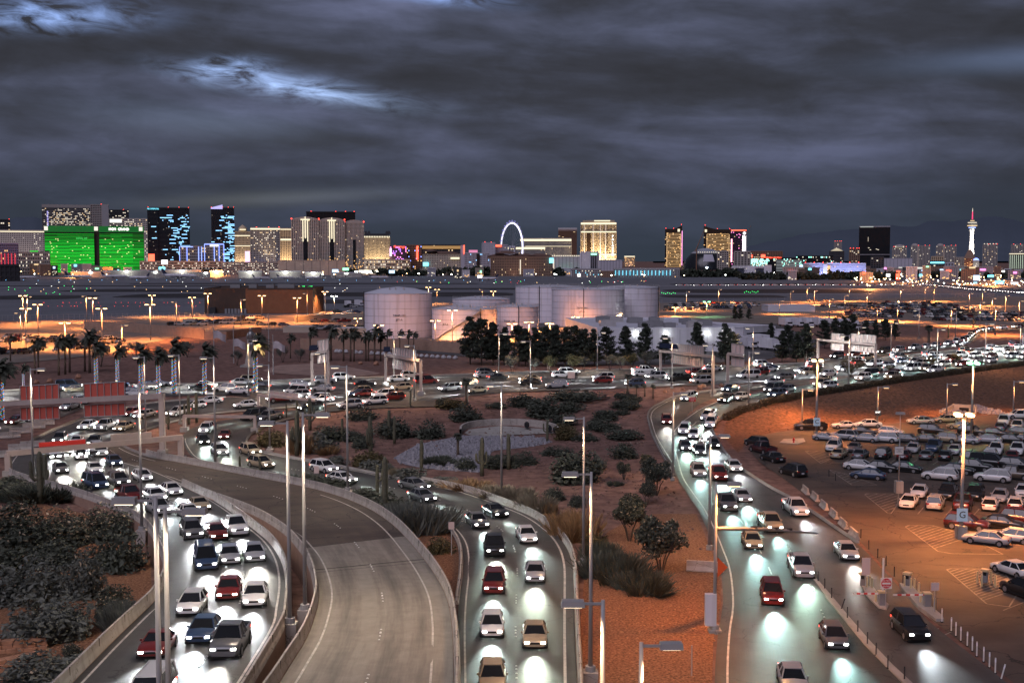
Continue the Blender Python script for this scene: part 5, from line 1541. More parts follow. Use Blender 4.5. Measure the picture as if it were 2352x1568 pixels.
root, w, hh, d = tower('parking_garage', 'parking garage with rows of lit decks and bulb lights', 837, 942, 598, 2250, 60, m_beige, m_vdark, 5, 34, .2, .45, .55, [w_white, w_warm, w_dim], seed=30)
for k in range(8): bar(root, (-w / 2 + (k * .058 + .02 - .1) * w, -30, hh * .2), (5, 3, 5), glow('big_bulb', (1, .93, .75), 5), 'bulb_light')
# --- centre
tower('casino_hotel', 'lavender wall of a hotel with a red sign left of the observation wheel', 1108, 1137, 558, 3700, 40, m_lav, None, 16, 8, .8, .8, .02, seed=31, lights=((-.6, 0), (.4, 0)))
root, w, hh, d = tower('casino_hotel', 'pale gridded hotel with red lettering just left of the observation wheel', 1134, 1166, 563, 3750, 40, m_lav, None, 14, 14, .5, .5, .08, seed=32)
bar(root, (-w * .15, -2, hh - 2), (18, 2, 6), g_neonred, 'red_sign')
root, w, hh, d = tower('casino_hotel', 'white and black stepped hotel with a pink top, left of the wheel', 1067, 1124, 582, 3000, 40, m_lav, None, 9, 18, .5, .4, .15, [w_white, w_blue], seed=33)
MB().box((w * .05, -2, hh * .5), (w * .12, 3, hh)).build('dark_bay', m_glassd, root); bar(root, (-w * .15, 10, hh + 5), (w * .35, 10, 7), glow('pink_top', (1, .35, .6), .8), 'pink_sign_band')
root, w, hh, d = tower('tan_hotel', 'brown stucco hotel complex with hipped roofs in front of the observation wheel', 1128, 1268, 592, 2000, 34, m_brownst, None, 7, 36, .65, .5, .06, [w_warm], seed=34)
for fx, ww in ((-.36, 40), (0, 46), (.3, 40)):
    hip(root, fx * w, 14, hh + 3, ww, 26, 4, m_rooftile); MB().box((fx * w, 12, hh + 1), (ww, 22, 5)).build('penthouse', m_brownst, root)
hip(root, -w * .25, 16, hh + 7, 36, 26, 5, m_rooftile); flood(root, w * .5, hh, (1, .6, .42), .14, 2)
bar(root, (-w * .02, -1, hh * .5), (1.5, 1, hh * .8), w_white, 'stair_light'); bar(root, (w * .49, -2, hh * .85), (7, 3, 8), g_cyan, 'teal_sign')
# observation wheel
def wheel():
    y = 3930; c = PY(1176.5, 567.6, y); R_ = 55 / FPX * y
    root = thing('observation_wheel', 'giant observation wheel ringed in white violet light', 'ferris wheel', (c.x, c.y, ZF), R(64) - math.atan2(c.x, c.y))
    zc = c.z - ZF
    def ring(r, tr, m, name, x=0.0, n=72):
        MB().tube([(math.cos(a) * r, x, zc + math.sin(a) * r) for a in np.linspace(0, 2 * PI, n + 1)], tr, 6, cap=False).build(name, m, root)
    ring(R_, 2.4, glow('wheel_light', (.78, .76, 1.0), 2.6), 'light_ring')
    ring(R_ + 3.5, .9, m_lav, 'rim', -3); ring(R_ + 3.5, .9, m_lav, 'rim', 3)
    cab = MB().lathe((0, 0, 0), [(.1, -3), (2.6, -2), (3.2, 0), (2.6, 2), (.1, 3)], 10).mesh('cabin', glow('cabin_glow', (.35, .35, .9), .5))
    for k in range(28):
        a = 2 * PI * k / 28
        link('cabin', cab, root, None, (math.cos(a) * (R_ + 7), 0, zc + math.sin(a) * (R_ + 7)))
    sp = MB()
    for k in range(28):
        a = 2 * PI * k / 28
        sp.tube([(0, 0, zc), (math.cos(a) * R_, 0, zc + math.sin(a) * R_)], .25, 4)
    sp.build('spoke', m_lav, root, kind='stuff')
    MB().tube([(0, -12, zc), (0, 12, zc)], 4, 12).build('hub', m_lav, root)
    for s in (-1, 1):
        for t in (-1, 1):
            MB().tube([(t * 42, s * 26, 0), (0, s * 8, zc)], 1.8, 8).build('support_leg', m_lav, root)
wheel()
root, w, hh, d = tower('colonnade_hotel', 'long grey hotel with a glowing colonnade top right of the wheel', 1195, 1312, 548, 4100, 50, m_greige, None, 22, 44, .5, .12, .02, [w_warm], seed=35)
bar(root, (0, -1.2, hh - 5), (w, 1, 7), g_cream, 'cornice_light'); bar(root, (w * .05, -1.2, hh - 26), (w * .9, 1, 2.4), glow('soft_cornice', (1, .85, .6), .8), 'cornice_light')
flood(root, w, hh, (1, .8, .55), .4, 3, aimz=.9)
root, w, hh, d = tower('colonnade_hotel', 'lower grey wing with a bright cornice directly behind the wheel', 1166, 1252, 568, 4000, 40, m_greige, None, 12, 34, .5, .15, .05, [w_warm], seed=36)
bar(root, (0, -1.2, hh - 3), (w, 1, 7), g_cream, 'cornice_light')
root, w, hh, d = tower('copper_tower', 'copper striped tower with a white top band behind the colonnade hotel', 1282, 1325, 528, 4600, 45, m_copper, m_glassb, 44, 10, .0, .45, .02, [w_warm], seed=37)
MB().box((0, d / 2, hh + 3), (w, d, 10)).build('white_crown', mat('crown_white', (.5, .48, .5), .7), root); flood(root, w, hh, (1, .7, .6), .10, 1)
def palazzo():
    root, w, hh, d = tower('golden_tower', 'tallest golden lit columned hotel with vertical lettering in the skyline centre', 1334, 1415, 512, 4100, 55, m_sand, m_glassb, 40, 26, .45, .08, .03, [w_warm], seed=38)
    for z, t in ((.985, 6), (.80, 4), (.30, 5), (.20, 3)): bar(root, (0, -1.4, hh * z), (w, 1.2, t), g_cream, 'cornice_light')
    for x in (-.4, -.15, .05, .2): MB().box((x * w, -.8, hh * .52), (w * .035, 1.4, hh * .92)).build('pilaster', m_pale, root)
    for x, ww in ((-.28, .11), (.22, .07)): MB().box((x * w, -.2, hh * .55), (w * ww, 1, hh * .48)).build('dark_bay', m_glassb, root)
    MB().box((0, d / 2, hh + 5), (w * .9, d * .8, 8)).build('attic', m_sand, root); bar(root, (w * .1, 1, hh + 7), (w * .45, 1, 4), g_cream, 'cornice_light')
    t = thing
    for i, ch in enumerate('PALAZZO'):
        text(ch, 11, g_white, root, (w * .40, -3, hh * .70 - i * 10.5), extrude=.3, name='vertical_lettering')
    flood(root, w, hh, (1, .74, .40), 1.7, 3); flood(root, w, hh, (1, .80, .5), .5, 3, aimz=.95)
palazzo()
def blank(name, label, u0, u1, vtop, y, depth, wall, cat='building'):
    loc, rz, w = frame_at(u0, u1, y); hh = zat(vtop, y) - ZF
    root = thing(name, label, cat, loc, rz)
    MB().box((0, depth / 2, hh / 2), (w, depth, hh)).build('wall', wall, root)
    MB().box((0, depth / 2, hh + .5), (w + .8, depth + .8, 1.2)).build('parapet', wall, root)
    jm = MB().box((0, 0, hh / 2), (.5, .3, hh)).mesh('panel_joint', m_dgrey)
    for k in range(1, 8): link('panel_joint', jm, root, None, (-w / 2 + k * w / 8, -.12, 0))
    return root, w, hh
root, w, hh = blank('convention_hall', 'windowless lavender hall with a line of lamps along its roof', 1267, 1334, 590, 2200, 60, m_lav)
for k in range(16): bar(root, (-w / 2 + (k + .5) * w / 16, 0, hh + 2), (2, 2, 2), w_white, 'roof_lamp')
bar(root, (-w * .43, -1.5, hh * .5), (1.6, 1, hh * .7), w_white, 'sign_strip'); bar(root, (w * .0, -20, hh * .16), (16, 3, 9), g_signg, 'green_sign')
root, w, hh, d = tower('white_hotel', 'white end walled hotel block with a dark glass bay and green sign', 1334, 1374, 581, 2000, 30, m_white, None, 14, 8, .9, .9, .0)
MB().box((w * .25, -1, hh * .5), (w * .40, 2.4, hh)).build('glass_bay', m_glassd, root)
for k in range(4): MB().box((w * (.08 + .11 * k), -2.5, hh / 2), (.8, 1, hh)).build('fin', m_lav, root)
bar(root, (w * .25, -3, hh - 2), (10, 1, 3), g_signg, 'green_sign')
blank('convention_hall', 'low windowless hall right of the white hotel block', 1374, 1429, 598, 2300, 60, m_lav)
root, w, hh, d = tower('far_tower', 'small warm lit tower far off between the golden hotel and the bronze towers', 1434, 1458, 589, 5200, 40, m_sand, None, 10, 10, .4, .3, .2, [w_amber], seed=40)
bar(root, (0, -1, hh), (w, 1, 4), g_cream); flood(root, w, hh, (1, .6, .45), .5, 1)
# --- bronze towers with curved tops
def swoop(label, u0, u1, vtop, y, seed, lift, mirror, edge):
    root, w, hh, d = tower('bronze_tower', label, u0, u1, vtop, y, 45, m_glassb, m_glassb, 50, 20, 0, .12, .05, [w_warm, w_amber], seed=seed, top=False, zone=lambda a, b: .10 if b < .9 else 0)
    n = 13
    mb = MB()
    for k in range(n):
        t = k / (n - 1); q = (1 - t) if mirror else t
        z = hh + lift * max(0, (q - .45) / .55) ** 1.5 * (1 if q < .97 else .98)
        mb.v += [(-w / 2 + t * w, 0, hh * .90), (-w / 2 + t * w, 0, z), (-w / 2 + t * w, d, z)]
    for k in range(n - 1):
        for j in range(2):
            a = k * 3 + j; mb.f.append((a, a + 3, a + 4, a + 1)); mb.m.append(0)
    mb.build('curved_crown', m_glassb, root)
    sm = MB().box((0, 0, 0), (w * .80, .7, 1.1)).mesh('floor_light', glow('bronze_floor_light', (1, .60, .28), .95))
    for k in range(24): link('floor_light', sm, root, None, (w * .02, -.9, (k + .5) * hh * .90 / 24))
    for x in (-.38, .43): bar(root, (x * w, -1, hh * .44), (1.6, 1, hh * .86), glow('bronze_edge', (1, .62, .3), 1.1), 'edge_light')
    if edge: bar(root, (w * .5, -1, hh * .5), (2.2, 2, hh * .9), glow('magenta_edge', (1, .35, .75), 2.0), 'edge_light')
    bar(root, ((-.42 if mirror else .30) * w, -1.5, hh * .965), (8, 1, 10), g_cream, 'script_sign')
    for k, x in enumerate((-.45, .0, .45)): MB().box((x * w, 10, hh + 3 + (lift if (x > 0) != mirror and x else 0)), (2, 2, 2)).build('obstruction_light', g_red, root)
swoop('slim bronze tower with a curved top and magenta edge', 1527, 1566, 526, 4500, 41, 14, False, True)
swoop('wide bronze tower with a curved top behind the black dome', 1616, 1678, 527, 4600, 42, 14, True, False)
root, w, hh, d = tower('red_tower', 'violet glass tower with a red roofline and a tall white screen', 1678, 1713, 529, 4700, 45, mat('plum_glass', (.10, .05, .10), .4), m_glassd, 44, 14, .1, .2, .06, [w_warm, g_neonpink], seed=43)
bar(root, (0, -1, hh), (w, 2, 4), g_neonred, 'roof_light'); bar(root, (w * .38, -3, hh * .62), (14, 2, 68), glow('tall_screen', (1, .95, 1), 3), 'tall_screen'); bar(root, (-w * .45, -3, hh * .45), (7, 2, 90), glow('red_white_edge', (1, .45, .6), 2.4), 'edge_screen')
MB().lathe((w * .38, -3, hh * .92), [(.1, -6), (5, -3), (6, 0), (5, 3), (.1, 6)], 12).build('globe_sign', g_led, root)
flood(root, w, hh, (1, .2, .8), .25, 1)
# --- the dark dome
def dome_arena():
    y = 3300; c = PY(1620.5, 600, y); R_ = 52 / FPX * y
    root = thing('dome_arena', 'huge unfinished black dome with a white square patch and pale cap', 'arena', (c.x, c.y, ZF), -math.atan2(c.x, c.y))
    zc = zat(570, y) - ZF - R_
    prof = [(R_ * math.cos(a), zc + R_ * math.sin(a)) for a in np.linspace(-math.asin(min(.95, zc / R_)), R(52), 16)]
    MB().lathe((0, 0, 0), prof, 64, cap=False).build('shell', m_glassd, root, True)
    MB().lathe((0, 0, 0), [((R_ + .3) * math.cos(a), zc + (R_ + .3) * math.sin(a)) for a in np.linspace(R(50), R(88), 10)], 64).build('cap', mat('cap_membrane', (.30, .31, .35), .8, var=.2, vscale=.05), root)
    for k in range(14):
        a = R(70 + 4 * (k % 5)); th = R(-120 + k * 9)
        rr = (R_ + 1.5) * math.cos(R(52)); MB().box((rr * math.cos(th), rr * math.sin(th), zc + (R_ + 1) * math.sin(R(54))), (2, 2, 2)).build('rim_lamp', w_white, root)
    mb = MB()
    for i in range(9):
        for e in (18, 26, 34, 40):
            t = R(-90 - 6 + i * 3.8); a = R(e + 6)
            mb.v.append(((R_ + .5) * math.cos(a) * math.cos(t), (R_ + .5) * math.cos(a) * math.sin(t), zc + (R_ + .5) * math.sin(a)))
    for i in range(8):
        for j in range(3):
            q = i * 4 + j; mb.f.append((q, q + 4, q + 5, q + 1)); mb.m.append(0)
    mb.build('white_patch', m_lav, root)
    MB().box((4, -R_ - 3, 6), (5, 4, 5)).build('work_light', glow('work_light', (.75, .85, 1), 14), root)
dome_arena()
def crane(label, u, v0, du, dv, y):
    a, b = PY(u, v0, y), PY(u + du, v0 + dv, y)
    root = thing('tower_crane', label, 'crane', a)
    MB().tube([(0, 0, ZF - a.z), (0, 0, 0)], 1.4, 4).build('mast', m_copper, root)
    MB().tube([(0, 0, 0), tuple(b - a)], [1.3, .6], 4).build('jib', m_copper, root)
    e = (b - a); MB().tube([tuple(e), (e.x, e.y, e.z - 60)], .2, 4).build('cable', m_dkmetal, root)
    MB().tube([(0, 0, 0), (-e.x * .2, -e.y * .2, -e.z * .12)], 1.2, 4).build('counterweight', m_copper, root)
crane('thin crane leaning left of the black dome', 1600, 571, 22, -54, 3200)
crane('thin crane with its jib raised beside the red roofed tower', 1713, 540, 12, -22, 4650)
# --- residential and low hotels on the right
for u0, u1, vt, y, lab, sd_ in ((1648, 1673, 578, 2500, 'slim striped apartment tower in front of the black dome', 51), (1687, 1723, 579, 2500, 'striped apartment block left of the speckled green building', 52), (1724, 1796, 578, 4200, 'far pinkish hotel with small red signs above the green building', 53),
    (1916, 1932, 555, 5200, 'thin residential tower above the pyramid roofed block', 54), (1951, 1973, 572, 3600, 'brown tower dotted with amber lamps left of the black monolith', 55), (2050, 2081, 568, 4800, 'round shouldered condominium tower just right of the black monolith', 56),
    (2093, 2134, 565, 5000, 'tall paired condominium tower, left one of two, right of the monolith', 57), (2151, 2194, 565, 5050, 'tall paired condominium tower, right one of two, left of the needle tower', 58), (2258, 2289, 562, 5000, 'slim dark condominium tower right of the needle tower', 59), (2324, 2372, 562, 4600, 'dark tower behind the striped lit hotel at the frame edge', 60),
    (2140, 2166, 590, 3600, 'cream mid rise hotel below the paired condominiums', 61), (2193, 2213, 592, 4000, 'tan hotel left of the needle tower base', 62), (2001, 2029, 591, 2600, 'dark mid rise with lit windows below the monolith', 63), (2138, 2168, 602, 2300, 'dark office with a cyan roof sign', 64), (2158, 2190, 605, 2350, 'white framed low office in front of the condominiums', 65)):
    far = {53: m_copper, 55: m_brownst, 61: m_sand, 62: m_beige, 63: m_dgrey, 64: m_dgrey, 65: m_lav}.get(sd_, m_greige)
    fl = max(5, int((zat(vt, y) - ZF) / 4.2)); cl = max(5, int((u1 - u0) / FPX * y / 5.5))
    root, w, hh, d = tower('residential_tower' if sd_ not in (53, 61, 62, 63, 64, 65) else 'mid_rise_hotel', lab, u0, u1, vt, y, 32, far, None, fl, cl, .4, .4, .10 if sd_ != 55 else .2, [w_warm, w_white, w_dim, w_white], seed=sd_, lights=((-.8, 0), (-.2, 0), (.5, 0), (.95, 0)) if vt < 575 else ())
    if sd_ in (57, 58): MB().lathe((-w * .3, 16, hh), [(14, 0), (13, 5), (9, 9), (1, 11)], 16).build('barrel_roof', far, root); MB().box((-w * .12, -1, hh / 2), (w * .1, 2.4, hh)).build('core', m_beige, root)
    if sd_ == 56: bar(root, (0, 0, hh + 2), (w * .6, 2, 5), g_cream, 'crown_light'); MB().lathe((0, 16, hh), [(w * .42, 0), (w * .36, 8), (1, 12)], 20).build('round_crown', far, root)
    if sd_ == 53: bar(root, (-w * .45, -1.5, hh * .6), (4, 1, 22), g_neonred, 'red_sign'); bar(root, (-w * .1, -1.5, hh * .7), (14, 1, 14), g_neonred, 'red_sign')
    if sd_ == 64: bar(root, (0, -1, hh - 1), (w, 1, 2.5), g_cyan, 'roof_sign')
    if sd_ == 59:
        for k in range(5): bar(root, ((-.4 + .2 * k) * w, 4, hh + 3), (4, 2, 5), w_white, 'crown_light')
root, w, hh, d = tower('screen_building', 'long dark glass hotel whose left end sparkles green', 1710, 1848, 594, 2700, 40, m_glassd, m_glassd, 10, 60, 0, .12, .1, seed=66, litm=[w_teal, w_teal, w_white], zone=lambda a, b: .75 if a < .40 and b > .12 else (.16 if b > .5 else .05))
for k in range(8): bar(root, (w * .24, -.8, hh * (.1 + k * .11)), (w * .42, .6, .9), glow('pale_line', (.8, .85, .9), .5), 'floor_line')
text('VIRGIN HOTELS', 5, g_neonred, root, (-w * .02, -2, hh + 2), extrude=.3, name='roof_lettering')
root, w, hh, d = tower('glass_wing', 'dark stepped glass wing with a lit roof terrace behind the violet lit hotel', 1830, 1912, 589, 3000, 40, m_glassd, m_glassd, 10, 36, 0, .1, .12, [w_white, w_teal, w_dim], seed=67, zone=lambda a, b: .5 if b > .85 else .06)
root, w, hh, d = tower('garage_building', 'white parking garage with two dark posters, low in front of the green sparkle', 1682, 1768, 614, 1900, 40, m_white, m_vdark, 4, 22, .5, .6, .25, [w_white, w_amber], seed=68)
for x in (-.3, .25): MB().box((x * w, -1.2, hh * .62), (14, .6, 9)).build('poster', mat('poster_dark', (.03, .035, .06), .6), root)
MB().box((0, -1, hh * .5), (w * .22, 1.6, hh)).build('plain_bay', m_white, root); MB().box((w * .44, -1, hh * .62), (w * .2, 2, hh * 1.25)).build('stair_tower', m_white, root)
root, w, hh, d = tower('violet_hotel', 'long low hotel glowing blue violet with balconies', 1848, 1986, 607, 1950, 30, mat('pale_balcony', (.5, .5, .55), .7), m_grey, 8, 50, .12, .45, .03, [w_amber], seed=69)
flood(root, w, hh, (.36, .42, 1.0), 1.2, 5, dist=.6); MB().box((-w * .15, -1.5, hh / 2), (w * .07, 3, hh)).build('plain_bay', m_white, root)
for k in range(6): bar(root, (-w * .095, -1.5, hh * (.12 + .14 * k)), (5, 1, 2), w_amber, 'stair_light')
for k in range(7): MB().box((-w / 2 + (k + .2) * w / 7, 2, hh + 3), (1.2, 1.2, 1.2)).build('obstruction_light', g_red, root)
root, w, hh, d = tower('pyramid_block', 'dark block with a glowing shallow pyramid top', 1905, 1938, 578, 3500, 34, m_dgrey, None, 12, 12, .3, .4, .10, [w_white], seed=70)
hip(root, 0, 17, hh + 2, w * .8, 26, 8, glow('lit_pyramid', (1, .85, .6), .6))
root, w, hh, d = tower('black_monolith', 'huge black glass monolith hotel with a pale roof line', 1973, 2042, 523, 5500, 60, m_glassd, m_glassd, 60, 20, 0, .06, .004, [w_white], seed=71, lights=((-.9, 0), (-.2, 0), (.1, 0), (.9, 0)))
MB().box((0, d / 2, hh + 4), (w, d, 8)).build('roof_screen', m_grey, root); bar(root, (-w * .25, -1, hh + 4), (w * .42, 1, 4), glow('roof_glow', (.9, .95, .9), .5), 'roof_glow'); bar(root, (0, -1.5, hh * .30), (w, 1, 3), m_grey, 'ledge'); bar(root, (-w * .2, -1, hh * .7), (3, 1, 20), w_dim, 'lift_light')
blank('convention_hall', 'pale windowless exhibition hall below the monolith', 2029, 2094, 594, 3000, 80, m_lav)
root, w, hh = blank('exhibition_hall', 'long hall with a bright white curved roof strip', 2066, 2137, 616, 2400, 60, m_dgrey)
MB().box((0, -2, hh + .5), (w, 6, 3.4)).build('roof_strip', glow('roof_strip', (1, 1, .92), .9), root)
for k in range(4): bar(root, (-w * .4 + k * w * .25, -2, hh * .4), (w * .15, 1, 5), g_signg if k % 2 else w_white, 'lit_sign_panel')
# needle tower
def needle():
    y = 6900; k = y / FPX; c = PY(2231, 600, y)
    root = thing('needle_tower', 'tall white tapering observation tower with a flared pod and red spire', 'tower', (c.x, c.y, ZF))
    def z(v): return zat(v, y) - ZF
    for a0 in (0, 2.094, 4.189):
        mb = MB(); pr = [(590, 7.2), (570, 5.8), (550, 4.8), (535, 4.6), (528, 5.6), (524, 6.4)]
        mb.tube([(math.cos(a0 - PI / 2) * r * k * .52, math.sin(a0 - PI / 2) * r * k * .52, z(v)) for v, r in [(640, 9)] + pr], [4.2 * k] + [r * k * .48 for v, r in pr], 10)
        mb.build('leg', m_white, root, True)
    MB().lathe((0, 0, 0), [(6.3 * k, z(525)), (8 * k, z(521)), (10.8 * k, z(517)), (11.2 * k, z(514)), (9 * k, z(513)), (9 * k, z(511)), (4 * k, z(508)), (2.4 * k, z(504))], 32).build('pod', m_dgrey, root)
    for v, r, m in ((523, 7.4, g_neonblue), (518.5, 10.4, w_warm), (511.5, 9.4, w_white), (507, 4.2, w_warm)):
        MB().lathe((0, 0, 0), [(r * k, z(v) - 2.2), (r * k + 1, z(v) + 2.2)], 32, cap=False).build('light_ring', m, root)
    MB().tube([(0, 0, z(505)), (0, 0, z(486))], [1.5 * k, .9 * k], 8).build('spire', glow('spire_red', (1, .05, .18), 1.4), root)
    MB().tube([(0, 0, z(486)), (0, 0, z(478))], [.9 * k, .3 * k], 8).build('spire_tip', w_white, root)
    M = Vector((c.x, c.y, ZF))
    for dx_ in (-60, 60):
        lamp(M + Vector((dx_, -170, 20)), (1, .93, .75), 6.5e6, 2, 'SPOT', M + Vector((0, 0, 170)), R(75), .8, 'facade_floodlight')
needle()
root, w, hh, d = tower('tower_base_hotel', 'dark amber lit hotel at the foot of the needle tower', 2213, 2241, 594, 5200, 40, m_brownst, None, 8, 10, .4, .4, .2, [w_amber], seed=72)
hip(root, 0, 20, hh, w * .9, 34, 40, m_brownst); flood(root, w, hh, (1, .35, .12), .7, 1)
root, w, hh, d = tower('white_lit_block', 'small white lit block with a blue dome right of the needle tower', 2236, 2248, 599, 3800, 24, m_pale, None, 7, 6, .4, .3, .1, seed=73)
flood(root, w, hh, (1, .95, .8), .8, 1); MB().lathe((0, 10, hh), [(9, 0), (8, 5), (4, 8), (.5, 9)], 12).build('blue_dome', g_neonblue, root)
root, w, hh, d = tower('striped_hotel', 'hotel with vertical white green light strips at the right frame edge', 2321, 2400, 583, 3600, 40, m_greige, None, 10, 20, .3, .1, .0, seed=74)
for k in range(18): bar(root, (-w / 2 + (k + .5) * w / 18, -1, hh * .47), (1.0, .8, hh * .9), glow('pale_green_strip', (.8, 1, .75), .9), 'light_strip')
bar(root, (0, -1, hh), (w, 1, 2), g_cream)

# --- low filler between airfield and towers
m_ha = mat('hangar_beige', (0.42, 0.40, 0.35), 0.8)
hang = [(165, 250, 625, 637, 0), (340, 372, 624, 638, 0), (372, 462, 621, 636, 1), (462, 482, 626, 637, 0), (482, 510, 622, 636, 0), (548, 600, 624, 638, 1), (620, 690, 624, 637, 1), (700, 740, 626, 637, 1), (760, 830, 627, 637, 0), (240, 340, 622, 634, 1)]
for i, (u0, u1, vt, vb, li) in enumerate(sorted(hang)):
    y = P(1176, vb, ZF).y
    loc, rz, w = frame_at(u0, u1, y); hh = zat(vt, y) - ZF
    root = thing('hangar', '%s hangar in the row along the airfield, %s from the left' % ('floodlit beige' if li else 'plain beige', nth(i)), 'hangar', loc, rz, 'hangars')
    MB().box((0, 25, hh / 2), (w, 50, hh)).build('wall', m_ha, root)
    MB().box((0, 25, hh + .4), (w + 1, 51, .8)).build('roof', m_roofw, root)
    n = max(2, int(w / 14))
    dm = MB().box((0, 0, hh * .38), (w / n * .86, .5, hh * .76)).mesh('door', m_greige)
    for k in range(n): link('door', dm, root, None, (-w / 2 + (k + .5) * w / n, -.2, 0))
    MB().box((0, -.6, hh * .9), (4, 1, 1.6)).build('wall_light', g_cool, root)
    if li:
        M = root.matrix_basis
        lamp(M @ Vector((0, -9, hh * 1.0)), (.95, 1, .9), 8000, .5)
tower('small_garage', 'long grey parking structure with lit decks behind the hangars', 325, 510, 602, 2300, 60, m_greige, m_vdark, 5, 60, .15, .5, .3, [w_white, w_dim], seed=75)
tower('small_garage', 'parking structure with lit decks behind the middle hangars', 510, 648, 604, 2250, 50, m_greige, m_vdark, 6, 44, .25, .5, .35, [w_white, w_dim], seed=76)
blank('arena_hall', 'broad plain beige arena block below the arched towers', 640, 792, 599, 2150, 70, m_beige)
tower('small_hotel', 'low dark block with a glowing sign at the left frame edge', -40, 40, 611, 1500, 40, m_slate, m_slate, 3, 8, .3, .3, 0)
tower('inn', 'low inn with vertical cyan light bars, left block', 1314, 1380, 620, 1850, 24, m_grey, None, 4, 18, .5, .4, .15, [w_cyan := glow('cyan_bar', (.2, .75, 1), 1.4), w_white], seed=77)
root, w, hh, d = tower('inn', 'long inn with rows of vertical cyan light bars in the middle distance', 1410, 1560, 619, 1850, 24, m_grey, None, 5, 40, .5, .4, .08, [w_white, w_amber], seed=78)
for k in range(16): bar(root, (-w / 2 + (k + .5) * w / 18, -1.5, hh * .58), (1.1, 1, hh * .62), w_cyan, 'cyan_light_bar')
blank('inn', 'brown plain block between the two cyan barred inns', 1380, 1411, 624, 1840, 24, m_brownst)
rf = np.random.default_rng(12)
fill = []
for i in range(46):
    u = 1800 + i * 12.4 + rf.uniform(-4, 4) if i < 44 else 1000 + i
    fill.append((u, rf.uniform(14, 34), rf.uniform(612, 628), rf.uniform(1500, 2300)))
for i in range(16): fill.append((960 + i * 22, rf.uniform(14, 26), rf.uniform(616, 622), rf.uniform(1900, 2300)))
for i in range(12): fill.append((20 + i * 24, rf.uniform(14, 24), rf.uniform(606, 616), rf.uniform(2000, 2400)))
fill.sort()
shop = [m_grey, m_lav, m_beige, m_brownst, m_dgrey, m_white]
lit_s = [g_white, g_cyan, g_neonred, g_signg, w_amber, g_ledb, w_warm, g_neonpink]
for i, (u, wd, vt, y) in enumerate(fill):
    root, w, hh = blank('low_shop', 'low flat roofed city block, %s from the left below the skyline' % nth(i), u, u + wd, vt, y, rf.uniform(15, 30), shop[i % 6])
    root['group'] = 'low city blocks'
    if i % 2 == 0:
        bar(root, (rf.uniform(-.2, .2) * w, -1, hh * rf.uniform(.6, 1.1)), (w * rf.uniform(.2, .45), .6, rf.uniform(1.6, 4)), lit_s[rf.integers(0, 8)], 'lit_sign_panel')
    mb = MB()
    for k in range(6): mb.box((rf.uniform(-.45, .45) * w, -.4, rf.uniform(.1, .5) * hh), (1.6, .4, 1.2))
    mb.build('lit_windows', [w_warm, w_white, w_amber][i % 3], root, kind='stuff')
# billboards
for i, (u, v, wd, hg, y, m) in enumerate([(1102, 635, 11, 6, 1500, g_led), (900, 624, 13, 7, 1700, g_ledb), (770, 622, 14, 7, 1700, g_ledb), (794, 618, 14, 6, 1800, g_signg), (2243, 638, 14, 12, 1500, g_ledb), (2296, 648, 20, 7, 1350, g_cyan), (2118, 632, 13, 5, 1600, g_cyan), (2040, 632, 9, 7, 1600, g_led), (2062, 635, 8, 14, 1550, g_neonred), (2330, 652, 16, 8, 1300, g_led), (1330, 632, 7, 7, 1750, g_led), (2278, 634, 18, 5, 1700, g_cyan), (2240, 650, 8, 4, 1300, g_cyan), (378, 602, 14, 10, 2000, g_led), (372, 616, 14, 6, 1900, g_cyan)]):
    a = PY(u, v, y); s = y / FPX
    root = thing('billboard', '%s lit billboard, number %s counted from the left' % ({g_led: 'white', g_ledb: 'pale blue', g_signg: 'green', g_cyan: 'cyan', g_neonred: 'red'}[m], ''), 'billboard', (a.x, a.y, ZF), -math.atan2(a.x, a.y))
    root['label'] = '%s lit billboard %s' % ({g_led: 'white', g_ledb: 'pale blue', g_signg: 'green', g_cyan: 'cyan', g_neonred: 'red'}[m], 'on a post, %s of the city billboards from the left' % nth(sorted([1102, 900, 770, 794, 2243, 2296, 2118, 2040, 2062, 2330, 1330, 2278, 2240, 378, 372]).index(u)))
    zz = a.z - ZF
    MB().tube([(0, .4, 0), (0, .4, zz)], .5, 6).build('post', m_dkmetal, root)
    MB().box((0, .3, zz), (wd * s + .6, .8, hg * s + .6)).build('frame', m_dkmetal, root)
    MB().box((0, -.2, zz), (wd * s, .3, hg * s)).build('screen', m, root)
# tree masses in front of the city
def treeline(label, u0, u1, vtop, vbase, n, seed):
    r = np.random.default_rng(seed); y = P(1176, vbase, ZF).y
    c = []
    for k in range(n):
        p = PY(u0 + (u1 - u0) * (k + r.random()) / n, 600, y + r.uniform(0, 60)); h = (zat(vtop, y) - ZF) * r.uniform(.5, 1.15)
        for j in range(5): c.append((p.x + r.normal() * h * .3, p.y + r.normal() * h * .3, ZF + h * r.uniform(.25, .9), h * .30))
    me = quad_mesh('tree_mass', treetop(c, n * 150, y * .0011, seed), [L_pine])
    tag(link('far_treeline', me, None, 'stuff'), label, 'trees')
treeline('dark mass of trees below the tan hotels in the city', 868, 1340, 617, 634, 90, 1)
treeline('dark tree mass left of the dome arena foot', 1555, 1700, 620, 637, 40, 2)
treeline('dark trees along the far road below the violet hotel', 1700, 2060, 626, 643, 80, 3)
treeline('dark trees behind the bright far highway', 2090, 2400, 626, 640, 50, 4)
treeline('palms and bushes before the hangars', 330, 830, 619, 630, 70, 5)

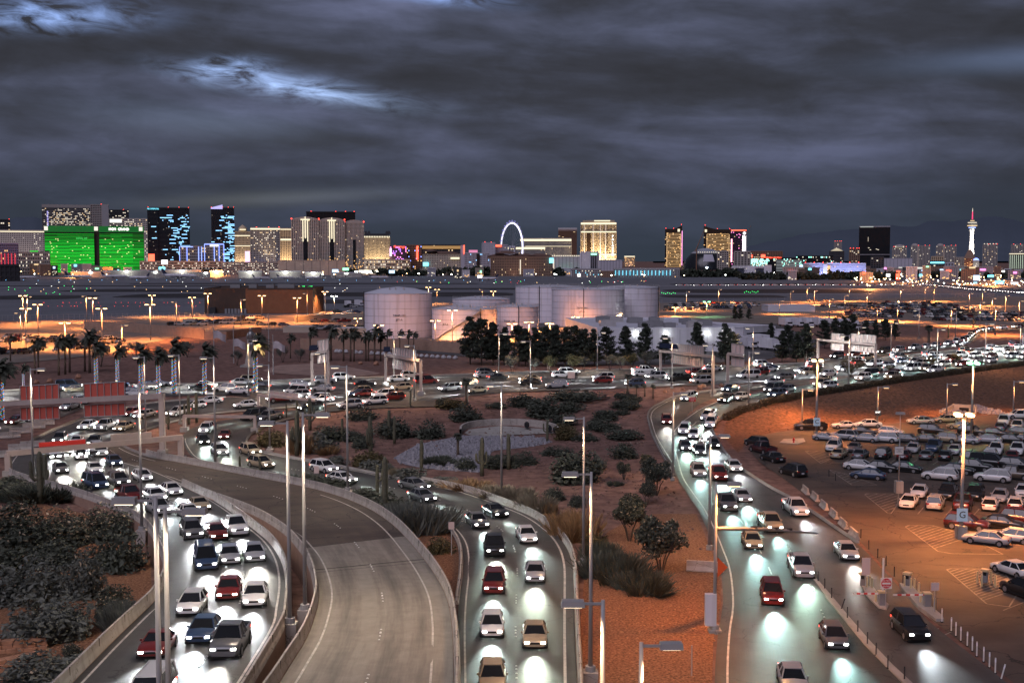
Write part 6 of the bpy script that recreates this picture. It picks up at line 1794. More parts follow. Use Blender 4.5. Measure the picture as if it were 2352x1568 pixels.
# ================================================================ vehicles
def paint(name, c, rough=.28): return mat('paint_' + name, c, rough, spec=.5, coat=.5)
PAINT = {'white': paint('white', (.66, .65, .64)), 'silver': paint('silver', (.36, .36, .37)), 'grey': paint('grey', (.11, .11, .115)), 'black': paint('black', (.012, .012, .013)), 'red': paint('red', (.14, .012, .010)), 'dark red': paint('dark_red', (.055, .010, .012)), 'blue': paint('blue', (.03, .055, .11)), 'gold': paint('gold', (.34, .27, .18)), 'green': paint('green', (.03, .07, .05)), 'brown': paint('brown', (.10, .075, .055))}
m_cglass = mat('car_glass', (0.012, 0.013, 0.015), 0.08, spec=.6)
m_tyre = mat('tyre', (0.015, 0.015, 0.015), 0.8)
m_rim = mat('wheel_rim', (0.35, 0.35, 0.36), 0.35, metal=.6)
m_hl_off = mat('headlamp_off', (0.55, 0.56, 0.58), 0.15)
m_tl_off = mat('taillamp_off', (0.25, 0.015, 0.012), 0.2)
m_hl_on = glow('headlamp_on', (1, .97, .92), 30)
m_tl_on = glow('taillamp_on', (1, .06, .03), 5)
m_plate = mat('number_plate', (.5, .52, .56), .5)
SHAPES = {
    'sedan': dict(L=4.75, W=1.84, H=1.45, belt=.95, prof=[(-.5, .60), (-.485, .88), (-.42, .97), (-.28, .98), (.20, .95), (.32, .91), (.43, .82), (.485, .68), (.5, .50)], cab=(-.37, .25, -.21, .07), r=.33),
    'coupe': dict(L=4.45, W=1.82, H=1.34, belt=.90, prof=[(-.5, .58), (-.485, .82), (-.42, .92), (-.28, .93), (.16, .90), (.30, .86), (.43, .77), (.485, .64), (.5, .48)], cab=(-.36, .18, -.20, .0), r=.33),
    'suv': dict(L=4.72, W=1.92, H=1.72, belt=1.08, prof=[(-.5, .55), (-.492, .98), (-.47, 1.06), (-.28, 1.08), (.20, 1.07), (.32, 1.04), (.44, .96), (.49, .80), (.5, .52)], cab=(-.485, .25, -.39, .07), r=.37),
    'hatchback': dict(L=4.15, W=1.80, H=1.52, belt=1.0, prof=[(-.5, .52), (-.49, .90), (-.46, .99), (-.28, 1.0), (.22, .98), (.34, .93), (.44, .84), (.49, .70), (.5, .48)], cab=(-.48, .29, -.34, .06), r=.32),
    'pickup': dict(L=5.7, W=2.0, H=1.86, belt=1.14, prof=[(-.5, .55), (-.495, 1.08), (-.47, 1.13), (-.14, 1.14), (.20, 1.13), (.32, 1.10), (.45, 1.02), (.492, .84), (.5, .55)], cab=(-.13, .24, -.11, .12), r=.40),
    'van': dict(L=5.2, W=2.0, H=1.98, belt=1.12, prof=[(-.5, .5), (-.495, 1.0), (-.48, 1.1), (-.28, 1.12), (.22, 1.12), (.34, 1.06), (.45, .92), (.49, .78), (.5, .52)], cab=(-.492, .33, -.47, .16), r=.36),
}
def car_meshes(kind, simple=False):
    s = SHAPES[kind]; L, W, H, belt = s['L'], s['W'] / 2, s['H'], s['belt']
    body = MB(); rings = []
    for i, (t, z) in enumerate(s['prof']):
        e = abs(t); wf = 1 - .20 * max(0, (e - .36) / .14) ** 2.2
        w = W * wf; zb = .22 + .12 * max(0, (e - .42) / .08)
        b = len(body.v)
        sec = [(.80, zb), (.97, zb + .10), (1.0, zb + (z - zb) * .5), (.97, z - .08 * (z - zb)), (.86, z), (0, z + .03)]
        ring = [(t * L, w * q, zz) for q, zz in sec] + [(t * L, -w * q, zz) for q, zz in sec[-2::-1]]
        body.v += ring; rings.append((b, len(ring)))
    for (a, n), (b, _) in zip(rings, rings[1:]):
        for k in range(n - 1):
            body.f.append((a + k, b + k, b + k + 1, a + k + 1)); body.m.append(0)
        body.f.append((a, a + n - 1, b + n - 1, b)); body.m.append(0)
    for e in (0, -1):
        a, n = rings[e]; f = tuple(a + k for k in range(n)); body.f.append(f if e == 0 else f[::-1]); body.m.append(0)
    x0, x1, x2, x3 = [q * L for q in s['cab']]
    wb, wt = W * .92, W * .66
    lo = [(x0, -wb), (x1, -wb), (x1, wb), (x0, wb)]; hi = [(x2, -wt), (x3, -wt), (x3, wt), (x2, wt)]
    gl = MB()
    for k in range(4):
        j = (k + 1) % 4
        gl.face([(*lo[k], belt - .03), (*lo[j], belt - .03), (*hi[j], H - .03), (*hi[k], H - .03)])
    body.prism([(p[0] + (.05 if i in (1, 2) else -.05), p[1] * 1.05) for i, p in enumerate(hi)], H - .05, H)
    for k in range(4):
        body.tube([(*lo[k], belt - .02), (hi[k][0], hi[k][1], H - .03)], .05, 4)
    mb_ = (x1 + x0) / 2 - .1; mt = (x3 + x2) / 2 - .05
    for sg in (-1, 1):
        body.tube([(mb_, sg * wb * 1.0, belt - .02), (mt, sg * wt * 1.02, H - .03)], .045, 4)
        body.box((x1 - .45, sg * (W + .05), belt + .04), (.14, .16, .12))
    if kind in ('suv', 'van'):
        for sg in (-1, 1): body.tube([(x2 + .2, sg * wt * .9, H + .04), (x3 - .2, sg * wt * .9, H + .04)], .03, 4)
    if kind == 'pickup':
        for sg in (-1, 1): body.box((-.31 * L, sg * W * .86, belt + .06), (.35 * L, .10, .16))
        body.box((-.488 * L, 0, belt + .06), (.09, W * 1.7, .16))
        gl.face([(-.485 * L, -W * .8, belt + .035), (-.14 * L, -W * .8, belt + .035), (-.14 * L, W * .8, belt + .035), (-.485 * L, W * .8, belt + .035)])
    r = s['r']
    def wheel_(): 
        m = MB(); m.tube([(0, -.12, 0), (0, .12, 0)], r, 14, 0)
        for sg in (-1, 1):
            m.tube([(0, sg * .118, 0), (0, sg * .128, 0)], r * .66, 10, 1)
        return m
    wpos = [(sx_ * L * .305, sg * (W - .095), r) for sx_ in (-1, 1) for sg in (-1, 1)]
    hz = s['prof'][-2][1] - .06; tz = s['prof'][1][1] - .10
    def lampm(front):
        m = MB()
        if front: m.box((L * .487, W * .64, hz), (.14, .30, .12))
        else: m.box((-L * .487, W * .70, tz), (.10, .34, .17))
        return m
    return body, gl, wheel_, wpos, lampm, s
def make_car(kind):
    body, gl, wh, wpos, lm, s = car_meshes(kind)
    root = thing(kind, 'car', 'car')
    nl = (len(s['prof']) - 1) * 11
    bo = body.build('body', PAINT['white'], root, False)
    bo.data.polygons.foreach_set('use_smooth', [k < nl for k in range(len(bo.data.polygons))])
    L_, W_ = s['L'], s['W'] / 2
    MB().box((L_ * .492, 0, s['prof'][-2][1] - .10), (.10, W_ * .78, .13)).build('grille', m_black, root)
    MB().box((0, 0, .235), (L_ * .93, W_ * 1.96, .16)).build('underbody', m_black, root)
    wa = MB().tube([(0, -.02, 0), (0, .02, 0)], s['r'] * 1.18, 14).mesh('wheel_arch', m_black)
    for q_ in wpos: link('wheel_arch', wa, root, None, (q_[0], math.copysign(W_ - .025, q_[1]), q_[2] + .03))
    gl.build('window_glass', m_cglass, root)
    wm = wh().mesh('wheel', [m_tyre, m_rim])
    for p in wpos: link('wheel', wm, root, None, p)
    for nm, fr, m in (('headlight', True, m_hl_off), ('taillight', False, m_tl_off)):
        a = lm(fr); me = a.mesh(nm, m); a.v = [(x, -y, z) for x, y, z in a.v]; me2 = a.mesh(nm, m)
        link(nm, me, root); link(nm, me2, root)
    MB().box((-s['L'] * .499, 0, .62), (.03, .42, .2)).build('number_plate', m_plate, root)
    for ch in root.children:
        if ch.name.split('.')[0] in ('body', 'headlight', 'taillight'):
            for sl in ch.material_slots: sl.link = 'OBJECT'
    return root
PROTO = {k: make_car(k) for k in SHAPES}
for k in PROTO: PROTO[k]['used'] = 0
CATS = {'sedan': 'car', 'coupe': 'car', 'suv': 'car', 'hatchback': 'car', 'pickup': 'pickup truck', 'van': 'van'}
def put_car(kind, col, loc, heading, label, group, lit=False):
    pr = PROTO[kind]
    if pr['used'] == 0:
        pr['used'] = 1; o = pr
        o.location = loc; o.rotation_euler = (0, 0, heading); o['label'] = label; o['group'] = group
    else:
        o = copy_tree(pr, None, loc, heading, label, group)
    o['category'] = CATS[kind]
    for ch in o.children:
        n = ch.name.split('.')[0]
        if n == 'body': ch.material_slots[0].link = 'OBJECT'; ch.material_slots[0].material = PAINT[col]
        if n == 'headlight': ch.material_slots[0].link = 'OBJECT'; ch.material_slots[0].material = m_hl_on if lit else m_hl_off
        if n == 'taillight': ch.material_slots[0].link = 'OBJECT'; ch.material_slots[0].material = m_tl_on if lit else m_tl_off
    return o
def far_mesh(kind, col, lit=False):
    body, gl, wh, wpos, lm, s = car_meshes(kind)
    base = len(body.v)
    def merge(o, mi):
        b = len(body.v); body.v += o.v
        for f, m in zip(o.f, o.m): body.f.append(tuple(b + i for i in f)); body.m.append(mi if mi < 10 else m + 2)
    merge(gl, 1)
    for p in wpos:
        w = MB(); w.tube([(p[0], p[1] - .12, p[2]), (p[0], p[1] + .12, p[2])], s['r'], 8); merge(w, 2)
    for fr, mi in ((True, 3), (False, 4)):
        a = lm(fr); merge(a, mi); b = lm(fr); b.v = [(x, -y, z) for x, y, z in b.v]; merge(b, mi)
    return body.mesh('far_' + kind, [PAINT[col], m_cglass, m_tyre, m_hl_on if lit else m_hl_off, m_tl_on if lit else m_tl_off])

# ---- the near car park, car by car
DIR = {'L': (-.85, .5), 'R': (.85, -.5), 'A': (.45, .89), 'T': (-.45, -.89), 'W': (-.97, -.25), 'N': (-.35, .93), 'Q': (-.97, .05)}
lot = [
 ('along the foot of the embankment', [('pickup', 'black', 390, 272, 'Q'), ('coupe', 'white', 700, 260, 'Q'), ('sedan', 'white', 922, 250, 'Q'), ('sedan', 'silver', 1400, 220, 'Q'), ('sedan', 'gold', 1640, 206, 'Q'), ('suv', 'white', 2300, 172, 'Q')]),
 ('in the row below the embankment lane', [('coupe', 'silver', 535, 372, 'R'), ('suv', 'silver', 690, 362, 'L'), ('coupe', 'black', 880, 315, 'R'), ('sedan', 'silver', 890, 382, 'L'), ('suv', 'white', 1065, 386, 'L'), ('hatchback', 'white', 1130, 322, 'R'), ('sedan', 'grey', 1245, 388, 'L'), ('sedan', 'brown', 1440, 390, 'L'), ('suv', 'black', 1510, 312, 'R'), ('suv', 'gold', 1615, 388, 'L'), ('sedan', 'gold', 1775, 268, 'L'), ('sedan', 'silver', 1805, 398, 'L'), ('suv', 'black', 1875, 322, 'R'), ('sedan', 'silver', 2010, 394, 'L'), ('sedan', 'black', 2080, 332, 'R'), ('sedan', 'black', 2195, 392, 'L'), ('sedan', 'grey', 2325, 322, 'R'), ('sedan', 'black', 2330, 394, 'L')]),
 ('in the short end rows by the frame edge', [('pickup', 'white', 2165, 226, 'T'), ('hatchback', 'blue', 2140, 280, 'A'), ('pickup', 'white', 2290, 276, 'A')]),
 ('in the second double row', [('suv', 'white', 605, 462, 'T'), ('coupe', 'grey', 790, 470, 'T'), ('sedan', 'gold', 655, 528, 'A'), ('sedan', 'grey', 850, 533, 'A'), ('suv', 'black', 1060, 532, 'A'), ('sedan', 'dark red', 1250, 540, 'A'), ('sedan', 'silver', 1335, 478, 'T'), ('coupe', 'grey', 1455, 538, 'A'), ('pickup', 'blue', 1525, 466, 'T'), ('hatchback', 'black', 1630, 548, 'A'), ('sedan', 'silver', 1715, 494, 'T'), ('suv', 'green', 1828, 556, 'A'), ('pickup', 'white', 2095, 492, 'T'), ('suv', 'white', 2045, 542, 'A'), ('sedan', 'red', 2240, 548, 'A'), ('pickup', 'white', 2290, 494, 'T')]),
 ('in the third double row', [('sedan', 'white', 850, 642, 'R'), ('sedan', 'black', 1040, 652, 'R'), ('sedan', 'black', 1255, 658, 'R'), ('sedan', 'blue', 920, 724, 'L'), ('suv', 'white', 1580, 734, 'L'), ('sedan', 'black', 1735, 674, 'R'), ('suv', 'black', 1900, 650, 'R'), ('van', 'black', 2030, 612, 'R'), ('suv', 'white', 2062, 748, 'L'), ('pickup', 'brown', 2240, 724, 'L'), ('suv', 'black', 2280, 636, 'R')]),
 ('in the fourth double row', [('sedan', 'white', 1390, 884, 'T'), ('sedan', 'white', 1295, 978, 'T'), ('pickup', 'black', 1655, 896, 'T'), ('suv', 'silver', 1540, 992, 'A'), ('suv', 'black', 1900, 906, 'T'), ('pickup', 'dark red', 1790, 994, 'A'), ('sedan', 'silver', 2130, 924, 'T'), ('hatchback', 'white', 2042, 1004, 'A'), ('hatchback', 'white', 2272, 1000, 'A'), ('sedan', 'white', 2345, 880, 'T')]),
 ('near the lamp pole with the letter G', [('suv', 'dark red', 1825, 1186, 'R'), ('sedan', 'black', 2150, 1176, 'R'), ('sedan', 'silver', 2005, 1322, 'L'), ('hatchback', 'white', 2245, 1304, 'L'), ('suv', 'dark red', 2335, 1136, 'R')]),
 ('at the lane by the low barriers', [('suv', 'black', 230, 692, 'N'), ('sedan', 'black', 42, 562, 'N'), ('pickup', 'dark red', -50, 486, 'N'), ('suv', 'black', -108, 424, 'N')]),
 ('in the bottom corner by the yellow posts', [('sedan', 'white', 2255, 1610, 'N'), ('suv', 'black', 2360, 1800, 'N')]),
]
for where, cars in lot:
    cnt = {}
    for c in cars: cnt.setdefault((c[1], c[0]), []).append(c[2])
    for kind, col, zx, zy, dc in cars:
        p = G(1764 + zx / 4, 918.8 + zy / 4)
        d = DIR[dc]; xs = sorted(cnt[(col, kind)])
        lab = '%s %s parked %s' % (col, {'coupe': 'two door coupe', 'suv': 'sport utility', 'pickup': 'pickup truck'}.get(kind, kind), where)
        if len(xs) > 1: lab = '%s, %s from left' % (lab, nth(xs.index(zx)))
        put_car(kind, col, (p.x, p.y, .05), math.atan2(d[1], d[0]) + random.uniform(-.04, .04), lab, 'cars in the near car park')
# ---- traffic standing in the lanes with lamps lit
COLS = ['white', 'silver', 'white', 'grey', 'black', 'silver', 'white', 'blue', 'red', 'gold']
KINDS = ['sedan', 'suv', 'sedan', 'suv', 'hatchback', 'sedan', 'coupe', 'pickup', 'sedan', 'hatchback', 'suv', 'sedan', 'van']
HEADW = 6500
def beams(p, d, up, L, watts=HEADW, col=(.93, .97, 1.0)):
    q = p + d * (L / 2 + .15) + Vector((0, 0, .66))
    w_ = random.uniform(.55, 1.25); c_ = random.choice(((1, 1, 1), (1, 1, 1), (1, .92, .8), (.9, .97, 1)))
    lamp(q, tuple(x * y for x, y in zip(col, c_)), watts * w_, .45, 'SPOT', q + d * 10 + Vector((random.uniform(-.3, .3), 0, -.9)), R(36), 1.0, 'headlamp_beam')
def along(pl, step, start, jit, rs):
    out = []; acc = 0; nxt = start
    for a, b in zip(pl, pl[1:]):
        L = (b - a).length
        while acc + L > nxt:
            t = (nxt - acc) / L
            out.append((a + (b - a) * t, (b - a).normalized()))
            nxt += step * rs.uniform(1 - jit, 1 + jit)
        acc += L
    return out
def traffic(road, f, step, where, group, a=0.0, b=1.0, rev=False, seed=0, start=3, near=True, watts=HEADW, tint=(.93, .97, 1.0)):
    rs = random.Random(seed)
    pl = road.line(f)
    pl = pl[int(a * (road.n - 1)):int(b * (road.n - 1)) + 1]
    if rev: pl = pl[::-1]
    for i, (p, d) in enumerate(along(pl, step, start, .22, rs)):
        kind, col = rs.choice(KINDS), rs.choice(COLS)
        lab = '%s %s with lamps lit, %s %s' % (col, {'suv': 'sport utility', 'pickup': 'pickup truck'}.get(kind, kind), nth(i), where)
        hd = math.atan2(d.y, d.x)
        if near:
            o = put_car(kind, col, p, hd, lab, group, True)
        else:
            key = (kind, col)
            if key not in LITM: LITM[key] = far_mesh(kind, col, True)
            o = link('traffic_' + kind, LITM[key], None, None, p, hd); tag(o, lab, CATS[kind], group)
        o.rotation_euler = (0, -math.asin(max(-.2, min(.2, d.z))), hd)
        beams(p, d, 0, SHAPES[kind]['L'], watts, tint)
LITM = {}
traffic(A, .34, 15, 'in the outer lane of the inbound ramp', 'traffic on the inbound ramp', .06, 1, seed=1)
traffic(A, .56, 14, 'in the middle lane of the inbound ramp', 'traffic on the inbound ramp', .04, 1, seed=2, start=7)
traffic(A, .78, 14.5, 'in the inner lane of the inbound ramp', 'traffic on the inbound ramp', .04, 1, seed=3)
traffic(Cr, .30, 15, 'in the near lane of the loop ramp', 'traffic on the loop ramp', .05, 1, seed=4, tint=(.80, 1, .93))
traffic(Cr, .66, 17, 'in the far lane of the loop ramp', 'traffic on the loop ramp', .05, 1, seed=5, start=8, tint=(.80, 1, .93))
traffic(Rm, .26, 20, 'in the outer lane of the service road', 'traffic on the service road', .05, 1, seed=6, start=5, tint=(.60, 1, .92))
traffic(Rm, .48, 18, 'in the middle lane of the service road', 'traffic on the service road', .05, 1, seed=7, start=10, tint=(.60, 1, .92))
traffic(Rm, .84, 24.0, 'in the exit lane beside the car park', 'traffic on the service road', .30, 1, seed=8)
traffic(R2, .5, 18.0, 'on the curving exit road', 'traffic on the exit road', .1, .7, seed=9)
for k, (f, rv, st) in enumerate(((.10, False, 17), (.26, False, 18), (.42, False, 16), (.60, True, 15), (.76, True, 16), (.92, True, 18))):
    traffic(H, f, st, 'in lane %s of the airport road' % ['one', 'two', 'three', 'four', 'five', 'six'][k], 'traffic on the airport road', .0, 1 if k < 5 else .95, rv, 20 + k, 4 + k, False, HEADW * 6.0)
traffic(Lr, .5, 9, 'on the far loop road', 'traffic on the loop road', 0, 1, True, 31, 4, False)
traffic(Wr, .35, 8, 'on the side road by the low barriers', 'traffic on the side road', 0, 1, True, 32, 4, False)
# ---- far lots, no parts needed at their size
FARM = {}
def farcar(kind, col):
    if (kind, col) not in FARM: FARM[(kind, col)] = far_mesh(kind, col)
    return FARM[(kind, col)]
def rows(u0, u1, v, du, label, group, heading, seed, skip=.15, cat='car', z=HUP + .12):
    rs = random.Random(seed); u = u0; made = []
    while u < u1:
        if rs.random() > skip:
            kind, col = rs.choice(['sedan', 'suv', 'sedan', 'pickup', 'hatchback', 'suv']), rs.choice(['white', 'silver', 'grey', 'black', 'white', 'silver', 'blue', 'red', 'black', 'gold'])
            p = P(u, v + rs.uniform(-.3, .3), z)
            o = link('parked_car', farcar(kind, col), None, None, p, heading + rs.choice((0, PI)) + rs.uniform(-.05, .05))
            n_ = len(made); made.append(o)
            tag(o, '%s %s, %s from the left %s' % (col, {'suv': 'sport utility', 'pickup': 'pickup truck'}.get(kind, kind), nth(n_), label), 'car', group)
        u += du * rs.uniform(.9, 1.1)
for k, (v, u0, u1, du) in enumerate(((743, 1990, 2020, 14), (736, 2150, 2352, 15), (729, 1930, 2352, 13.5), (723, 1950, 2360, 13), (718, 1960, 2240, 12), (713, 1975, 2200, 11.5), (708.5, 1930, 2250, 11), (704.5, 1870, 2200, 10.5), (700.5, 2000, 2170, 10), (697, 2040, 2140, 10), (693, 1860, 1920, 12), (708, 1530, 1720, 10.5), (703, 1540, 1740, 10), (698.5, 1560, 1740, 9.5), (713, 1530, 1640, 11))):
    rows(u0, u1, v, du, 'in line %s of the remote lot' % nth(k) , 'cars in the remote lot, line %s' % nth(k), PI / 2 + .25, 50 + k)
for k, (v, u0, u1, du) in enumerate(((812, -20, 60, 26), (806, 85, 150, 26), (801, 150, 220, 26), (785, -10, 130, 21), (780, 40, 140, 21), (787, 215, 280, 20), (782, 225, 260, 20), (776, 0, 60, 20))):
    rows(u0, u1, v, du, 'in line %s of the left lot' % nth(k), 'cars in the left lot, line %s' % nth(k), R(80), 80 + k)
for k, (v, u0, u1, du) in enumerate(((747, 395, 480, 18), (743, 465, 570, 16), (740, 480, 600, 17), (733, 540, 600, 18), (748, 600, 660, 26), (740, 725, 800, 22), (755, 720, 760, 18), (757, 735, 830, 22), (706, 800, 830, 12), (718, 775, 830, 15))):
    rows(u0, u1, v, du, 'in line %s left of the tanks' % nth(k), 'cars left of the tanks, line %s' % nth(k), R(20), 95 + k, .1)
# box trucks beside the warehouse
def make_truck():
    root = thing('box_truck', 'truck', 'truck')
    MB().box((-1.2, 0, 2.2), (6.4, 2.5, 2.8)).build('cargo_box', m_white, root)
    MB().box((3.1, 0, 1.4), (1.9, 2.2, 1.6), top=.9).build('cab', m_white, root)
    MB().box((3.55, 0, 1.75), (1.1, 2.0, .6)).build('windscreen', m_cglass, root)
    MB().box((-.2, 0, .7), (8, 1.0, .3)).build('chassis', m_dkmetal, root)
    wm = MB().tube([(0, -.15, 0), (0, .15, 0)], .48, 12).mesh('wheel', m_tyre)
    for x in (-3.2, 2.9):
        for y in (-1.05, 1.05): link('wheel', wm, root, None, (x, y, .48))
    return root
TK = make_truck()
trk = [(1712, 800), (1735, 797), (1752, 795), (1776, 786), (1800, 782), (1805, 750), (1828, 750), (1853, 750), (1880, 750), (1910, 752), (1940, 752), (1720, 782), (1745, 778), (1768, 772), (1960, 756), (1700, 790), (1772, 805), (800, 705), (825, 703)]
for i, (u, v) in enumerate(sorted(trk)):
    p = P(u, v, HUP + .1)
    lab = 'white box truck, %s from the left' % nth(i)
    if i == 0: TK.location = p; TK.rotation_euler = (0, 0, R(-70)); TK['label'] = lab; TK['group'] = 'box trucks'
    else: copy_tree(TK, None, p, R(-70) + random.uniform(-.2, .2), lab, 'box trucks')
# aircraft on the apron
def make_jet():
    root = thing('airliner', 'jet', 'airplane')
    MB().tube([(-20, 0, 5.2), (-15, 0, 4.5), (-8, 0, 4), (10, 0, 4), (16, 0, 3.9), (19, 0, 3.5), (20, 0, 3.3)], [.3, 1.3, 1.9, 1.9, 1.7, .9, .1], 16).build('fuselage', m_white, root, True)
    for s in (-1, 1):
        MB().face([(4, s * 1.5, 3.2), (-1, s * 1.5, 3.2), (-6, s * 17, 4.2), (-4, s * 17, 4.2)]).face([(4, s * 1.5, 3.0), (-4, s * 17, 4.1), (-6, s * 17, 4.1), (-1, s * 1.5, 3.0)]).build('wing', m_galv, root)
        MB().face([(-15, s * .5, 5), (-18, s * .5, 5), (-20, s * 6, 5.4), (-18.6, s * 6, 5.4)]).build('tailplane', m_white, root)
        MB().tube([(2.5, s * 5.5, 2.2), (-1, s * 5.5, 2.3)], [.95, .7], 12).build('engine', m_galv, root)
    MB().face([(-13, .12, 5.5), (-18, .12, 5.5), (-20.5, .12, 12), (-18, .12, 12)]).face([(-13, -.12, 5.5), (-18, -.12, 12), (-20.5, -.12, 12), (-18, -.12, 5.5)]).build('tail_fin', mat('tail_navy', (.02, .025, .06), .5), root)
    mb = MB()
    for k in range(22): mb.box((-9 + k * 1.0, -1.86, 4.4), (.5, .15, .4))
    mb.build('cabin_window', m_cglass, root, kind='stuff')
    for x, y in ((14, 0), (-2, 2.5), (-2, -2.5)):
        MB().tube([(x, y, .2), (x, y, 3)], .3, 6).build('landing_gear', m_dkmetal, root)
    return root
JT = make_jet()
for i, (u, v, s, hd) in enumerate(sorted([(412, 641, 1.25, 0), (262, 640, .9, .2), (180, 641, .9, .3), (655, 641, .6, .2), (720, 641, .6, 3.0), (870, 641, .7, .1), (1120, 644, .7, 3.1), (60, 641, .7, 0.3), (320, 642, .8, 2.9), (600, 642, .6, .3)])):
    p = P(u, v, HUP + .1); lab = 'white jet parked before the hangars, %s from the left' % nth(i)
    if i == 0: o = JT; o.location = p; o.rotation_euler = (0, 0, hd); o['label'] = lab; o['group'] = 'parked jets'
    else: o = copy_tree(JT, None, p, hd, lab, 'parked jets')
    o.scale = (s, s, s)

# ================================================================ lamp poles
m_pole = mat('pole_paint', (0.34, 0.325, 0.31), 0.5, var=.08, vscale=.5)
g_lens = glow('lens_warm', (1, .80, .55), 6)
g_lens_o = glow('lens_orange', (1, .58, .25), 9)
g_lens_w = glow('lens_cool', (.95, 1, .92), 22)
g_lens_g = glow('lens_green', (.25, 1, .45), 16)
WARM, ORANGE, COOL, GREENL = (1, .60, .32), (1, .34, .09), (.95, 1, .93), (.3, 1, .5)
NEUT = (1, .80, .60)
def pole(u, vtop, vbase, arm, label, group=None, rel=0.0, ped=None, color=WARM, watts=6500, fixed=None, heads='box', armlen=None, rad=.13, lit=True, cat='street lamp', zlift=0.0):
    if fixed: p = Vector(fixed)
    else:
        p = G(u, vbase, rel)
    h = zat(vtop, p.y) - p.z
    root = thing('street_lamp', label, cat, p, 0.0, group)
    MB().tube([(0, 0, 0), (0, 0, h)], [rad * 1.25, rad * .72], 10).build('pole', m_pole, root, True)
    if ped:
        MB().box((0, 0, -ped * .5 + .25), (.9, .9, ped), top=1.15).build('pedestal', m_wall, root)
        MB().tube([(0, 0, .25), (0, 0, .62)], .36, 12).build('base_collar', m_pole, root)
    elif not fixed:
        MB().tube([(0, 0, 0), (0, 0, .5)], .34, 12).build('base_collar', m_conc, root)
    lens = {NEUT: g_lens, WARM: g_lens, ORANGE: g_lens_o, COOL: g_lens_w, GREENL: g_lens_g}[color]
    if heads == 'box':
        al = armlen or 1.0
        MB().box((arm * al / 2, 0, h - .18), (al, .10, .12)).build('arm', m_pole, root)
        hd_ = MB().box((arm * (al + .45), 0, h - .16), (1.15, .55, .30), top=.92).build('lamp_head', m_pole, root)
        MB().box((arm * (al + .45), 0, h - .325), (.85, .4, .03)).build('lens', lens if lit else m_hvac, hd_)
        lp = [(arm * (al + .45), 0, h - .45)]
    elif heads == 'twin':
        lp = []
        for s in (-1, 1):
            MB().box((s * .5, 0, h - .1), (.9, .1, .1)).build('arm', m_pole, root)
            hd_ = MB().box((s * 1.1, 0, h - .08), (.9, .5, .26)).build('lamp_head', m_dkmetal, root)
            MB().box((s * 1.1, 0, h - .24), (1.0, .6, .22)).build('lens', lens, hd_)
        lp = [(-1.1, 0, h - .55), (1.1, 0, h - .55)]
    else:                                       # cluster of floodlights
        for k in range(4):
            a = k * PI / 2 + .6
            MB().tube([(0, 0, h), (math.cos(a) * .7, math.sin(a) * .7, h + .25)], .05, 5).build('arm', m_pole, root)
            MB().box((math.cos(a) * .85, math.sin(a) * .85, h + .3), (.5, .5, .3), a).build('lamp_head', lens, root)
        lp = [(-1.1, -.4, h + .2), (1.1, .4, h + .2)]
    if lit:
        for q in lp:
            d = Vector(q) + p
            lamp(d, color, watts / len(lp), .2, 'SPOT', d + Vector((arm * .4, 0, -8)), R(150), .55)
    return root, h, p
